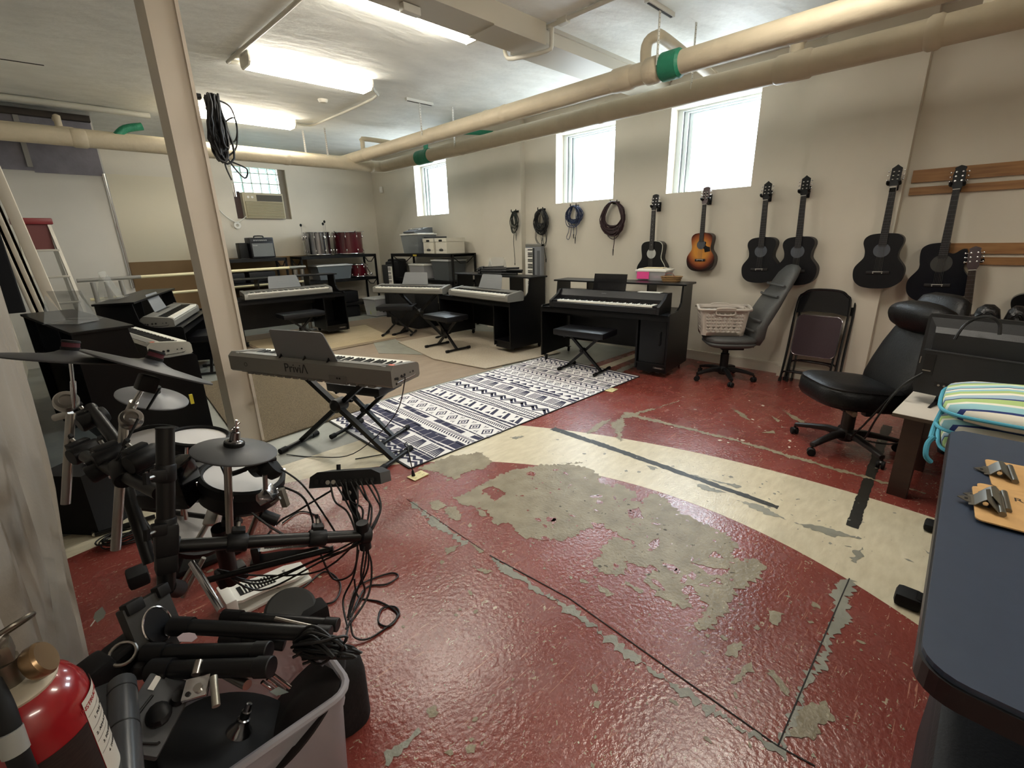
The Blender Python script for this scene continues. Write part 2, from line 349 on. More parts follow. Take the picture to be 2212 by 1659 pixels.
spots = [
 (px((1.55,2.557,0), (1.815,2.536,0), (1.989,2.428,0), (1.973,2.257,0), (1.869,2.214,0), (1.739,2.256,0), (1.626,2.237,0), (1.588,2.418,0), (1.553,2.504,0)), .012),
 (px((1.335,2.134,0), (1.399,2.105,0), (1.391,2.024,0), (1.321,2.019,0), (1.311,2.066,0)), .006),
 (px((1.382,2.012,0), (1.42,1.972,0), (1.399,1.889,0), (1.345,1.846,0), (1.333,1.904,0), (1.334,1.97,-0)), .008),
 (px((1.489,1.864,0), (1.501,1.816,0), (1.482,1.754,0), (1.451,1.799,0)), .005),
 (px((1.83,0.396,0), (1.856,0.351,0), (1.778,0.345,0), (1.765,0.375,0)), .006),
 (px((1.537,0.449,0), (1.596,0.42,0), (1.584,0.401,0), (1.509,0.404,0), (1.492,0.436,0)), .005),
 (px((1.487,0.371,0), (1.534,0.356,0), (1.487,0.331,0), (1.476,0.355,0), (1.41,0.358,0), (1.387,0.373,0)), .003),
 (px((1.515,0.302,0), (1.542,0.288,0), (1.504,0.224,0), (1.471,0.215,0), (1.482,0.247,0), (1.509,0.274,0)), .004),
 (px((1.448,0.187,0), (1.512,0.157,0), (1.525,0.12,0), (1.489,0.09,0), (1.439,0.119,0), (1.377,0.111,0), (1.333,0.175,0)), .007),
 (px((2.229,0.24,-0), (2.281,0.186,0), (2.093,0.162,0), (1.985,0.15,0), (1.838,0.172,0), (1.635,0.166,0), (1.499,0.181,0), (1.283,0.167,0), (1.24,0.173,0), (1.376,0.194,0), (1.507,0.197,0), (1.688,0.193,0), (1.86,0.196,0), (2.043,0.213,0)), .012),
 (px((1.258,2.216,0), (1.273,2.164,0), (1.257,1.782,-0), (1.245,1.65,0), (1.221,1.659,0), (1.22,1.945,0)), .012),
 (px((1.261,1.651,0), (1.262,1.542,0), (1.238,1.55,0)), .003),
 (px((1.26,1.487,0), (1.275,1.248,-0), (1.251,1.126,-0), (1.23,1.148,0), (1.243,1.247,0), (1.222,1.348,0)), .008),
 (px((1.262,1.123,0), (1.276,0.93,0), (1.253,0.637,0), (1.254,0.35,0), (1.281,0.179,0), (1.252,0.19,0), (1.234,0.364,0), (1.23,0.661,0), (1.246,0.943,0)), .014),
 (px((0.412,1.032,0), (0.456,1.024,0), (0.533,1.024,0), (0.529,1.01,0), (0.472,0.997,0), (0.428,1.004,0), (0.404,0.991,0), (0.394,1,0)), .005),
 (px((0.588,1.06,0), (0.618,1.049,0), (0.607,1.018,0), (0.578,1.025,0)), .004),
 (px((0.546,0.909,0), (0.569,0.893,0), (0.561,0.878,0), (0.545,0.891,0)), .004),
 (px((0.599,0.869,0), (0.629,0.849,0), (0.61,0.838,0), (0.591,0.852,0)), .004),
 (px((2.847,1.774,0), (3.278,2.009,0), (4.034,1.883,0), (3.894,1.904,0), (3.684,1.952,0), (3.373,2.069,0), (3.111,2.037,0)), .012),
 (px((2.811,2.075,0), (3.102,2.124,0), (3.199,2.096,0), (2.912,2.035,0), (2.809,2.051,0)), .008),
 (px((3.422,2.101,0), (3.445,1.67,0), (3.479,1.125,0), (3.466,0.833,0), (3.452,0.443,0), (3.449,0.072,0), (3.428,0.049,0), (3.415,0.436,0), (3.418,0.819,0), (3.445,1.112,0), (3.399,1.646,0), (3.354,2.057,0)), .01),
 (px((4.135,1.45,-0), (4.064,1.305,0), (3.947,1.225,0), (3.982,1.313,0)), .006),
 (px((4.194,1.161,0), (4.112,1.044,0), (4.056,1.045,0)), .005),
 (px((4.393,1.111,0), (4.205,0.88,0), (4.149,0.882,0), (4.252,1.015,0)), .006),
 (px((3.738,1.064,0), (3.846,1.014,0), (3.79,0.98,0)), .004),
 (px((1.46,0.992,0), (1.476,0.934,0), (1.453,0.918,0), (1.437,0.963,0)), .004),
 (px((1.572,0.919,0), (1.578,0.829,0), (1.554,0.826,0), (1.554,0.896,0)), .004),
 (px((1.154,1.503,0), (1.195,1.399,0), (1.162,1.411,-0)), .006),
 (px((1.139,1.706,0), (1.205,1.676,0), (1.169,1.649,0), (1.114,1.654,-0)), .006),
]
for i, (pl, am) in enumerate(spots): patch(pl, CONC if i not in (9, 10, 12, 13, 14) else CONCG, .0016+.0001*(i % 5), 'worn_patch', am, i+11, .01)
for i, pl in enumerate((px((2.625,1.086,0), (2.656,1.011,0), (2.651,0.896,0), (2.582,1.008,0)), px((2.609,0.825,0), (2.649,0.71,0), (2.582,0.546,0), (2.567,0.646,0)), px((2.584,0.512,0), (2.662,0.369,0), (2.667,0.248,0), (2.58,0.351,0)), px((2.524,0.237,0), (2.606,0.203,0), (2.435,0.206,0), (2.429,0.226,-0)), px((2.632,0.049,0), (2.62,0.014,0), (2.61,0.038,0)), px((2.772,0.004,0), (2.765,-0.04,0), (2.735,-0.034,0)), px((2.641,1.437,0), (2.652,1.357,0), (2.596,1.359,0)), px((2.719,1.162,0), (2.791,0.867,0), (2.753,0.867,0)), px((2.332,2.463,0), (2.426,2.4,0), (2.338,2.391,0)))):
    patch(pl, CONCG, .0018, 'worn_patch', .008, i+60)
# flakes and specks scattered over the paint
def scatter(name, n, cx, cy, sx, sy, lo, hi, m, z, seed, inside=None):
    r = random.Random(seed); mb = MB(); k = 0
    while k < n:
        x, y = r.gauss(cx, sx), r.gauss(cy, sy)
        if inside and not inside(x, y): continue
        k += 1; R0 = lo*(hi/lo)**(r.random()**2.2); a = r.uniform(0, 6); e = r.uniform(.3, .9); q = 9; pts = []
        for i in range(q):
            t = 2*PI*i/q; d = R0*r.uniform(.55, 1.25); u, v = d*math.cos(t), d*math.sin(t)*e
            pts.append((x+u*math.cos(a)-v*math.sin(a), y+u*math.sin(a)+v*math.cos(a), z))
        mb.face(pts, m)
    o = mb.obj(name, floor, 0); o['kind'] = 'stuff'
def in_poly(poly):
    def f(x, y):
        c = False
        for (x1_, y1_), (x2_, y2_) in zip(poly, poly[1:]+poly[:1]):
            if (y1_ > y) != (y2_ > y) and x < (x2_-x1_)*(y-y1_)/(y2_-y1_)+x1_: c = not c
        return c
    return f
ib = in_poly(big); ring2 = lambda x, y: math.hypot(x-.25, y-.94) < 2.13
scatter('paint_flakes', 90, 1.9, 1.1, .35, .5, .006, .05, RED, .0021, 2, ib)
scatter('scuff_marks', 120, 1.9, 1.1, .4, .5, .003, .012, P('scuff_dark', '4a4334', .6), .00225, 3, ib)
scatter('paint_chips', 170, 1.4, .9, .6, .7, .004, .022, CONC, .0014, 4, lambda x, y: ring2(x, y) and not ib(x, y))
scatter('paint_chips', 90, 1.6, .6, .6, .6, .002, .006, P('pale_chip', 'c9bfae', .5), .0015, 5, lambda x, y: ring2(x, y) and not ib(x, y))
scatter('paint_chips', 110, 3.9, 1.2, .55, .6, .004, .02, P('pale_chip'), .0015, 6, lambda x, y: x > 3.25+.05*y)
scatter('scuff_marks', 150, 2.7, .9, .3, .8, .003, .018, CONCG, .0019, 7, lambda x, y: math.hypot(x-.25, y-.94) > 2.2 and math.hypot(x+1.46, y-.31) < 4.58 and y < 2.5)
# saw-cut joints
DARK = P('joint_shadow_grime', '1d1916', .8)
for i, pl in enumerate(([(1.263,1.498,0), (1.311,1.037,-0), (1.275,0.19,0), (1.29,0.095,0)], [(1.265,2.263,0), (1.266,1.547,0)], [(2.284,0.204,0), (1.768,0.198,0), (1.275,0.19,0)])):
    mb = MB()
    for a, b in zip(pl, pl[1:]): mb.bar((a[0], a[1], .0022), (b[0], b[1], .0022), .0014, .0045 if i != 1 else .002, DARK, (0, 0, 1))
    mb.obj('floor_joint', floor, 0)

# walls
def wall_with_holes(name, along, lo, hi, fixed, thick, holes, m=WALL):
    """along 'y' or 'x'; holes = [(a0,a1,z0,z1)]"""
    mb = MB(); cuts = sorted(holes); a = lo
    def blk(a0, a1, z0, z1):
        if a1-a0 < 1e-4 or z1-z0 < 1e-4: return
        if along == 'y': mb.cuboid((fixed, a0, z0), (fixed+thick, a1, z1), m)
        else: mb.cuboid((a0, fixed, z0), (a1, fixed+thick, z1), m)
    for h in cuts:
        blk(a, h[0], 0, ZC); blk(h[0], h[1], 0, h[2]); blk(h[0], h[1], h[3], ZC); a = h[1]
    blk(a, hi, 0, ZC); return struct(mb.obj(name, sm=0))
WINS = [(2.05, 3.03), (3.79, 4.78), (7.38, 8.42)]
wall_right = wall_with_holes('wall_right', 'y', YF, YB+.3, XR, .3, [(a, b, 1.98, 2.9) for a, b in WINS])
MB().cuboid((5.5, .74, 0), (5.6, 1.5, ZC), WALL).cuboid((5.5, 5.4, 0), (5.6, 6.28, ZC), WALL).obj('pilasters', wall_right, 0)['label'] = 'two shallow piers of the painted wall'
wall_back = wall_with_holes('wall_back', 'x', XL, XR+.3, YB, .3, [(2.78, 3.76, 1.98, 2.88)])
struct(MB().cuboid((XL-.3, YF, 0), (XL, YB, ZC), WALL).obj('wall_left', sm=0))
struct(MB().cuboid((XL, YF-.3, 0), (XR, YF, ZC), WALL).obj('wall_front', sm=0))
ceiling = struct(MB().cuboid((XL-.3, YF-.3, ZC), (XR+.3, YB+.3, ZC+.2), CEIL).obj('ceiling', sm=0))
mb = MB(); a, b = (0.144,6.855,3.2), (0.438,6.826,3.2); mb.bar((a[0], a[1], ZC-.002), (b[0], b[1], ZC-.002), .003, .02, DARK, (0, 0, 1)); mb.obj('plaster_crack', ceiling, 0)
# baseboards
for y0, y1, x in ((1.5, 5.4, 5.6), (.74, 1.5, 5.5), (-.8, .74, 5.6), (5.4, 6.28, 5.5), (6.28, 10.1, 5.6)):
    struct(MB().cuboid((x-.018, y0, 0), (x, y1, .11), WALL).cuboid((x-.024, y0, .1), (x, y1, .118), WALL).obj('baseboard_right', sm=0))
struct(MB().cuboid((.9, 10.082, 0), (5.58, 10.1, .11), WALL).obj('baseboard_back', sm=0))
# windows on the right wall: frame with three stepped beads, pane
WFR = P('window_frame_white', 'dfe6e8', .45)
for i, (a, b) in enumerate(WINS):
    mb = MB()
    for k, (d, w) in enumerate(((.17, .06), (.205, .11), (.24, .16))):
        x0, x1 = XR+d, XR+d+.03
        mb.cuboid((x0, b-w, 1.98), (x1, b, 2.9), WFR).cuboid((x0, a, 1.98), (x1, a+w*.25, 2.9), WFR).cuboid((x0, a+w*.25, 2.9-w*.35), (x1, b-w, 2.9), WFR)
        mb.cuboid((x1-.004, b-w-.006, 1.98), (x1+.004, b-w, 2.9), P('frame_gap', '5c6468', .6))
    w = struct(mb.obj('window_%d' % (i+1), sm=0))
    MB().cuboid((XR+.255, a+.02, 1.98), (XR+.262, b-.1, 2.88), PANE).obj('pane', w, 0)
# back window: glass block above, plywood filler, air conditioner below
GLB = P('glass_block', '9fc4c4', .12, bump=.5, bscale=22, emit=0, var=.25, vscale=14)
GLB2 = clear('glass_block_clear', 'b5d6d4', .18, .35, (.86, .96, .95))
w = MB(); MORT = P('mortar', 'b9b6aa', .8)
for k in range(7): w.cuboid((2.835+k*.155-.006, 10.16, 2.44), (2.835+k*.155+.006, 10.24, 2.88), MORT) if k < 6 else None
for zz in (2.44, 2.615, 2.79): w.cuboid((2.78, 10.16, zz-.006), (3.76, 10.24, zz+.006), MORT)
win4 = struct(w.obj('window_4', sm=0))
for k in range(5):
    for j in range(3):
        z0 = 2.446+j*.175; z1 = min(z0+.163, 2.88); x0 = 2.841+k*.155
        g = MB().box((x0+.0715, 10.2, (z0+z1)/2), (.143, .07, z1-z0), GLB2, None, .012)
        g.torus((x0+.0715, 10.163, (z0+z1)/2), .045, .012, GLB2, (0, 1, 0), 16, 6)
        g.obj('glass_block', win4, 40)
MB().cuboid((2.78, 10.15, 1.98), (2.9, 10.2, 2.46), WOODD).cuboid((3.64, 10.15, 1.98), (3.76, 10.2, 2.88), P('filler_board', '7d7466', .7)).cuboid((2.78, 10.15, 2.44), (2.838, 10.2, 2.88), WALL).obj('filler_panel', win4, 0)
# left partition: closet wall with grey upper band, white board front, steel edge strip
YP = 8.75
part = MB().cuboid((XL, YP, 0), (.88, YP+.12, ZC), P('partition_white', 'bdbab2', .6, var=.05, vscale=2))
wp = struct(part.obj('wall_partition', sm=0))
GB = P('grey_paint_band', '75727a', .7, bump=.2, bscale=20, var=.2, vscale=6)
MB().cuboid((XL, YP-.01, 2.46), (.86, YP, 3.1), GB).cuboid((.19, YP-.014, 2.44), (.86, YP-.008, 2.7), GB).obj('grey_band', wp, 0)
MB().cuboid((.14, YP-.03, 2.5), (.19, YP, 3.1), P('stud', '8d8a84', .7)).obj('stud', wp, 0)
MB().cuboid((XL, YP-.1, 3.08), (.86, YP, 3.15), P('old_beam', '3a322b', .8, var=.3, vscale=8)).obj('header_beam', wp, 0)
MB().cyl((.862, YP-.006, .95), (.862, YP-.006, 2.47), .022, CHROME, n=20).obj('edge_strip', wp, 0)['label'] = 'shiny steel corner strip'
# cream hardboard on the back wall with brown boards below
bw = MB().cuboid((.88, 10.06, 1.28), (2.0, 10.1, 2.62), P('cream_board', 'd0c7b0', .6)).obj('wall_board', wall_back, 0)
MB().cuboid((.9, 10.03, .0), (3.9, 10.085, 1.28), CARD).obj('brown_board', wall_back, 0)

# beam and box on the ceiling
beam = MB().cuboid((XL, 3.03, 3.05), (3.42, 3.33, ZC), BEAM)
beam = struct(beam.obj('beam', sm=0))
MB().cuboid((3.42, 3.07, 3.075), (5.6, 3.46, ZC), BEAM).cuboid((3.42, 3.05, 3.17), (5.6, 3.07, ZC), BEAM).obj('beam_extension', beam, 0)
MB().cuboid((2.83, 3.03, 3.04), (3.42, 3.33, 3.052), BEAM).obj('soffit_panel', beam, 0)
# steel column boxed in, with a lipped edge
pil = MB().cuboid((.775, 3.86, 0), (.95, 4.12, ZC), PILLAR).cuboid((.932, 3.845, 0), (.952, 3.88, ZC), PILLAR)
pil = struct(pil.obj('pillar', sm=0))

# ---------------------------------------------------------------- lamps
DIFF = P('lamp_diffuser', 'fff8ea', .5, emit=LAMP_STRENGTH)
LWH = P('lamp_housing', 'd9d5c8', .5)
def lamp(x0, y0, label):
    t = thing('fluorescent_light', label, 'ceiling light', (x0, y0, ZC), 0, 'wraparound fluorescent ceiling lights')
    L, W = 1.24, .25
    pr = [(-W/2, -.04), (-W/2+.008, -.075), (-W/2+.035, -.1), (W/2-.035, -.1), (W/2-.008, -.075), (W/2, -.04)]
    d = MB().prism(pr, L-.03, DIFF, YZ, (-(L-.03)/2, 0, 0)); d.obj('diffuser', t, 30)
    MB().cuboid((-L/2, -W/2+.03, -.036), (L/2, W/2-.03, 0), LWH).obj('housing', t, 0)
    for s in (-1, 1):
        e = MB().prism([(p[0]*1.04, p[1]*1.04) for p in pr]+[(W/2, 0), (-W/2, 0)], .018, LWH, YZ, (s*L/2-.009, 0, 0)); e.obj('end_cap', t, 0)
    return t
lamp(2.4, 3.49, 'nearest lit ceiling light, running alongside the boxed beam')
lamp(2.4, 5.33, 'lit ceiling light between the beam light and the far one')
lamp(2.42, 7.6, 'farthest lit ceiling light, above the back pipe and behind the column')
lamp(2.95, .95, 'lit ceiling light over the painted floor, on the camera side of the beam')
lamp(1.4, -1.9, 'added unseen fill light on the ceiling at the near end, behind the viewer')  # unseen fixture added to brighten the near face of the column

# ---------------------------------------------------------------- pipes, conduits, hangers
def pipe(name, label, pts, r, bands=(), group=None, m=PIPE):
    o = MB().tube(pts, r, m, 20).obj(name, None, 50); tag(o, label, 'pipe', group)
    for p, d, L, k in bands:
        p = V(p); d = V(d).normalized()
        MB().lathe([(r*1.0, -L/2-.02), (r*k, -L/2), (r*k, L/2), (r*1.0, L/2+.02)], m, p, d, 20).obj('coupling', o, 50)
    return o
def elbow(a, c, b, k=6, r=.16):
    """corner a-c-b rounded"""
    a, c, b = V(a), V(c), V(b); p = c+(a-c).normalized()*r; q = c+(b-c).normalized()*r
    return [a]+[p*(1-t)**2+c*2*t*(1-t)+q*t*t for t in [i/k for i in range(k+1)]]+[b]
X2, Z2, X1, Z1 = 3.96, 2.80, 4.46, 2.71
up = pipe('steam_pipe', 'upper cream lagged pipe along the window wall, the one nearer the room', elbow((X2, -1.2, Z2), (X2, 8.06, Z2), (XL, 8.06, Z2), r=.1), .085,
     [((X2, y, Z2), (0, 1, 0), l, k) for y, l, k in ((2.62, .16, 1.12), (2.33, .1, 1.18), (4.1, .03, 1.06), (4.4, .03, 1.06), (5.5, .02, 1.05), (7.2, .03, 1.08), (.2, .05, 1.1))]+[((x, 8.06, Z2), (1, 0, 0), l, 1.08) for x, l in ((.55, .12), (2.2, .05))])
lo = pipe('return_pipe', 'lower cream lagged pipe along the window wall, running just under the window heads', elbow((X1, -1.2, Z1), (X1, 7.66, Z1), (XL, 7.66, Z1), r=.14), .09,
     [((X1, y, Z1), (0, 1, 0), l, k) for y, l, k in ((1.42, .22, 1.12), (.6, .05, 1.14), (3.7, .03, 1.05), (4.8, .03, 1.06), (5.5, .02, 1.05), (3.2, .02, 1.06))]+[((x, 7.66, Z1), (1, 0, 0), l, k) for x, l, k in ((.62, .1, 1.12), (2.9, .04, 1.06), (4.25, .03, 1.08))])
# branches
MB().tube([(X2, 2.4, Z2), (X2+.02, 2.42, 3.0), (X2+.06, 2.36, 3.06), (X2+.2, 2.34, 3.06), (5.05, 2.33, 2.96)], .045, PIPE, 14, 4).lathe([(.05, 0), (.058, .0), (.058, .05), (.05, .05)], PIPE, (5.02, 2.33, 2.963), (1, 0, -.1), 14).obj('branch_pipe', up)
MB().tube([(X2, 7.3, Z2), (X2, 7.3, 2.98), (X2+.05, 7.28, 3.03), (4.7, 7.2, 3.0)], .035, PIPE, 12, 4).obj('branch_pipe', up)
MB().tube([(X1, 6.35, Z1+.05), (X1+.02, 6.35, 2.95), (X1+.08, 6.33, 3.02), (4.95, 6.0, 3.04), (5.5, 5.75, 3.04)], .035, GREEN, 12, 4).obj('branch_pipe', lo)['label'] = 'green branch pipe'
MB().lathe([(.085, -.17), (.1, -.15), (.1, -.03), (.094, 0), (.1, .03), (.1, .15), (.085, .17)], GREEN, (X1, 6.4, Z1), (0, 1, 0), 20).obj('green_coupling', lo)['label'] = 'coupling daubed with green sealant'
MB().lathe([(.086, -.1), (.104, -.08), (.104, .06), (.086, .08)], GREEN, (X2, 2.18, Z2), (0, 1, 0), 20).obj('green_coupling', up)['label'] = 'coupling daubed with green sealant'
MB().tube([(1.02, 8.02, 2.84), (1.12, 8.02, 2.93), (1.3, 8.02, 2.98)], .045, GREEN, 12, 4).obj('green_stub', up)
MB().cyl((.5, 8.06, Z2), (.5, 8.06, 3.0), .035, PIPE).cyl((.5, 8.06, 2.98), (.5, 8.3, 3.0), .035, PIPE).obj('branch_pipe', up)
MB().cyl((X1, 1.42, Z1), (X1+.03, 1.42, 3.0), .05, PIPE).lathe([(.05, 0), (.06, .01), (.06, .05), (.05, .06)], PIPE, (X1+.02, 1.42, 2.86), (0, 0, 1)).obj('branch_pipe', lo)
MB().cyl((X1+.02, .35, Z1), (X1+.02, .35, 3.1), .05, PIPE).cyl((X2+.2, .55, 3.0), (X1+.1, .5, 3.0), .05, PIPE).obj('branch_pipe', lo)
# strap hangers
HG = P('hanger_white', 'cfcdc4', .5)
def hanger(x, y, zb, label, strut=True):
    o = MB().cuboid((x-.012, y-.003, zb), (x+.012, y+.003, ZC), HG)
    for k in range(int((ZC-zb)/.03)): o.cyl((x, y-.0035, zb+.02+.03*k), (x, y+.0035, zb+.02+.03*k), .004, DARK, n=6)
    o = tag(o.obj('pipe_hanger', None, 30), label, 'pipe hanger', 'perforated strap hangers')
    if strut: MB().cuboid((x-.2, y-.02, ZC-.03), (x+.2, y+.02, ZC), HG).cuboid((x-.18, y-.008, ZC-.034), (x+.18, y+.008, ZC-.03), DARK).obj('ceiling_channel', o, 0)
hanger(X2-.09, 2.25, 2.80, 'strap hanger with a ceiling channel at the green-daubed coupling of the upper pipe')
hanger(4.38, 2.2, 2.71, 'plain strap hanger right of the green-daubed coupling, reaching to the lower pipe', False)
hanger(X2-.09, 5.57, 2.80, 'strap hanger with a ceiling channel on the upper pipe near the middle window')
hanger(4.38, 5.55, 2.71, 'plain strap hanger between the two pipes above the small window', False)
hanger(3.37, 8.06, 2.84, 'strap hanger on the back pipe, just beside the far lamp', False)
hanger(3.57, 7.72, 2.74, 'strap hanger on the back pipe, second from the far lamp', False)
# conduits
CD = P('conduit_paint', 'c9c6ba', .5)
def conduit(label, pts, r=.014, boxes=()):
    o = MB().tube(pts, r, CD, 10, 3).obj('conduit', None, 50); tag(o, label, 'conduit', 'painted electrical conduits')
    for c, d in boxes: MB().box(c, d, CD, None, .006).obj('junction_box', o, 0)
zc = ZC-.02
conduit('conduit from the beam bending to the end of the middle lamp', [(1.75, 3.4, zc), (1.74, 4.2, zc), (1.7, 5.45, zc), (1.72, 5.56, zc), (1.8, 5.5, zc)], .016)
conduit('conduit from the middle lamp to the far lamp', [(3.08, 5.35, zc), (3.2, 5.5, zc), (3.35, 5.8, zc), (3.34, 7.2, zc), (3.3, 7.6, zc), (3.06, 7.62, zc)], .016)
conduit('conduit crossing the ceiling by the boxed beam and dropping round its end', [(3.46, 1.2, zc), (3.45, 2.9, zc), (3.45, 2.99, zc-.02), (3.45, 3.0, 3.05), (3.43, 3.03, 3.0), (3.35, 3.36, 3.01), (3.33, 3.42, 3.04), (3.33, 3.44, 3.1)], .018, [((3.46, 2.88, zc), (.06, .1, .05)), ((2.2, 3.2, 3.022), (.14, .06, .05))])
conduit('conduit along the ceiling in front of the left partition', [(-.4, 8.24, ZC-.037), (.7, 8.25, ZC-.037), (1.45, 8.26, ZC-.037)], .035)
o = MB().lathe([(.0, -.035), (.04, -.035), (.055, -.02), (.06, 0)], LWH, (2.93, 6.28, ZC), (0, 0, 1)).obj('smoke_detector', None); tag(o, 'small round white detector on the ceiling beyond the middle lamp', 'detector')
o = thing('motion_sensor', 'small white motion sensor high on the wall in the back corner', 'sensor', (5.58,9.668,2.577), 0)
MB().box((-.02, 0, 0), (.05, .06, .12), WHITE, None, .012).obj('body', o); MB().box((-.046, 0, -.01), (.006, .04, .05), P('lens_white', 'f2f2f0', .2), None, .002).obj('lens', o)

# ---------------------------------------------------------------- piano desks
def desk(label, o, rz, door=False, W=1.62, plate=True, group='black rolling piano desks'):
    t = thing('piano_desk', label, 'desk', (o[0], o[1], o[2] if len(o) > 2 else 0), rz, group)
    D, zt, zh, hd, th = .68, .69, .99, .32, .02
    side = [(0, .07), (D, .07), (D, zh-.02), (D-hd+.02, zh-.02), (D-hd+.01, zh-.1)]+[(D-hd-.19+.19*math.cos(a)+.01, zt+.15-.13*math.sin(a)) for a in (.4, .8, 1.2, 1.57)]+[(.02, zt+.02), (0, zt)]
    for x in (0, W-th): MB().prism(side, th, BLACK, YZ, (x, 0, 0)).obj('side_panel', t, 0)
    MB().box((W/2, .21, zt-.012), (W-2*th, .42+.0, .024), BLACK).box((W/2, .008, zt-.03), (W-2*th, .016, .06), BLACK).obj('keyboard_shelf', t, 0)
    MB().box((W/2, D-.22, zt-.09), (W-2*th, .018, .15), BLACK).box((W/2-.17, D-.03, .42), (W-.42, .018, .5), BLACK).obj('back_panel', t, 0)
    MB().box((W/2, D-hd/2, zh-.01), (W+.07, hd+.02, .02), BLACK, None, .004).obj('hutch_top', t, 0)
    for x in (.42, W-.42): MB().box((x, D-hd/2+.02, (zt+zh)/2-.01), (.018, hd-.06, zh-zt-.02), BLACK).obj('divider', t, 0)
    MB().box((W/2, D-hd/2, zt-.01), (W-2*th, hd, .018), BLACK).obj('hutch_shelf', t, 0)
    x0 = W-.36
    MB().box((x0, .34, .37), (.018, .62, .58), BLACK).box(((x0+W)/2, .34, .15), (.34, .62, .018), BLACK).box(((x0+W)/2, .06, .1), (.34, .018, .09), BLACK).box(((x0+W)/2, .62, .4), (.34, .014, .5), BLACK).obj('pedestal', t, 0)
    if door:
        d = MB().box(((x0+W)/2-.005, .05, .41), (.29, .012, .5), P('smoked_door', '060607', .25, spec=.3)).obj('door', t, 0)
        MB().tube([(W-.1, .043, .36), (W-.1, .02, .37), (W-.1, .02, .5), (W-.1, .043, .51)], .006, BLKP, 8).obj('handle', d)
    if plate:
        n = MB().box((W-.1, .049, .105), (.12, .004, .022), P('plate_silver', '3a3836', .4)).obj('name_plate', t, 0)
        text('Omnirax', .022, P('plate_lettering', 'b9a9a0', .5), 'lettering', n, M(((1, 0, 0), (0, 0, -1), (0, 1, 0))), (W-.1, .0465, .105))
    for x, y in ((.04, .06), (.04, D-.06), (W-.06, D-.06), (W-.3, D-.06)):
        c = MB().lathe([(0, -.011), (.03, -.011), (.034, -.006), (.034, .006), (.03, .011), (0, .011)], RUB, (x, y, .034), (1, .3, 0), 16)
        c.cyl((x, y, .034), (x, y, .075), .012, BLKM, n=8).box((x, y, .066), (.05, .05, .008), BLKM).obj('caster', t)
    return t
# ---------------------------------------------------------------- keyboards
WPOS = [0, 2, 4, 5, 7, 9, 11]
def keys(parent, x0, W, y0, dep, z, mode, n=52, first=5, low=.0):
    """n white keys over width W; mode 'each' makes every key a mesh of its own"""
    w = W/n; bl = [i for i in range(n-1) if (i+first) % 7 not in (2, 6)]
    # white i has a black key above its right edge unless it is E or B
    def wk(mb, x): return mb.box((x, y0+dep/2, z-.008), (w*.93, dep, .02), IVORY, None, .0015) if mode == 'each' else mb.box((x, y0+dep/2, z-.008), (w*.95, dep, .02), IVORY)
    def bk(mb, x): return mb.prism([(-.0048, 0), (.0048, 0), (.0036, .011), (-.0036, .011)], dep*.62, EBONY, M(((1, 0, 0), (0, 0, 1), (0, 1, 0))), (x, y0+dep*.38, z+.001))
    if mode == 'each':
        kb = MB().box((x0+W/2, y0+dep/2, z-.022), (W, dep, .006), BLKP).obj('keybed', parent, 0)
        a = wk(MB(), 0).obj('white_key', kb, 0); a.location = (x0+w/2, 0, 0)
        b = bk(MB(), 0).obj('black_key', kb, 0)
        for i in range(1, n): c = a.copy(); COL.objects.link(c); c.location = (x0+w*(i+.5), 0, 0)
        for k, i in enumerate(bl):
            c = b if k == 0 else b.copy(); c.location = (x0+w*(i+1), 0, 0)
            if k: COL.objects.link(c)
    else:
        m1 = MB(); m2 = MB()
        for i in range(n): wk(m1, x0+w*(i+.5))
        for i in bl: bk(m2, x0+w*(i+1))
        m1.obj('white_keys', parent, 0); m2.obj('black_keys', parent, 0)
STK = P('orange_sticker', 'e0674a', .5); SLOT = P('socket_black', '0a0a0b', .5)
def music_rest(t, x, y, z, w=.5, h=.2, tilt=.3, m=None, clips=True):
    m = m or P('music_rest_grey', '76787a', .42)
    R = M.Rotation(-tilt, 3, 'X')
    poly = [(-w/2, 0), (w/2, 0), (w/2-.035, h-.012), (w/2-.048, h), (-w/2+.048, h), (-w/2+.035, h-.012)]
    r = MB().prism(poly, .005, m, R @ XZ, (x, y, z)).box((x, y-.012, z+.002), (w+.02, .05, .006), BLKP)
    for k in (.45, .62): r.box(V((x, y, z))+R @ V((0, -.006, h*k)), (w*.32, .002, .002), P('rest_groove', '8b8c8c', .4), R)
    r = r.obj('music_rest', t, 0)
    if clips:
        for k in (-.38, 0, .4): MB().prism([(0, 0), (.03, 0), (.004, .03)], .006, BLKP, YZ, (x+w*k, y, z)).obj('rest_clip', r, 0)
    return r
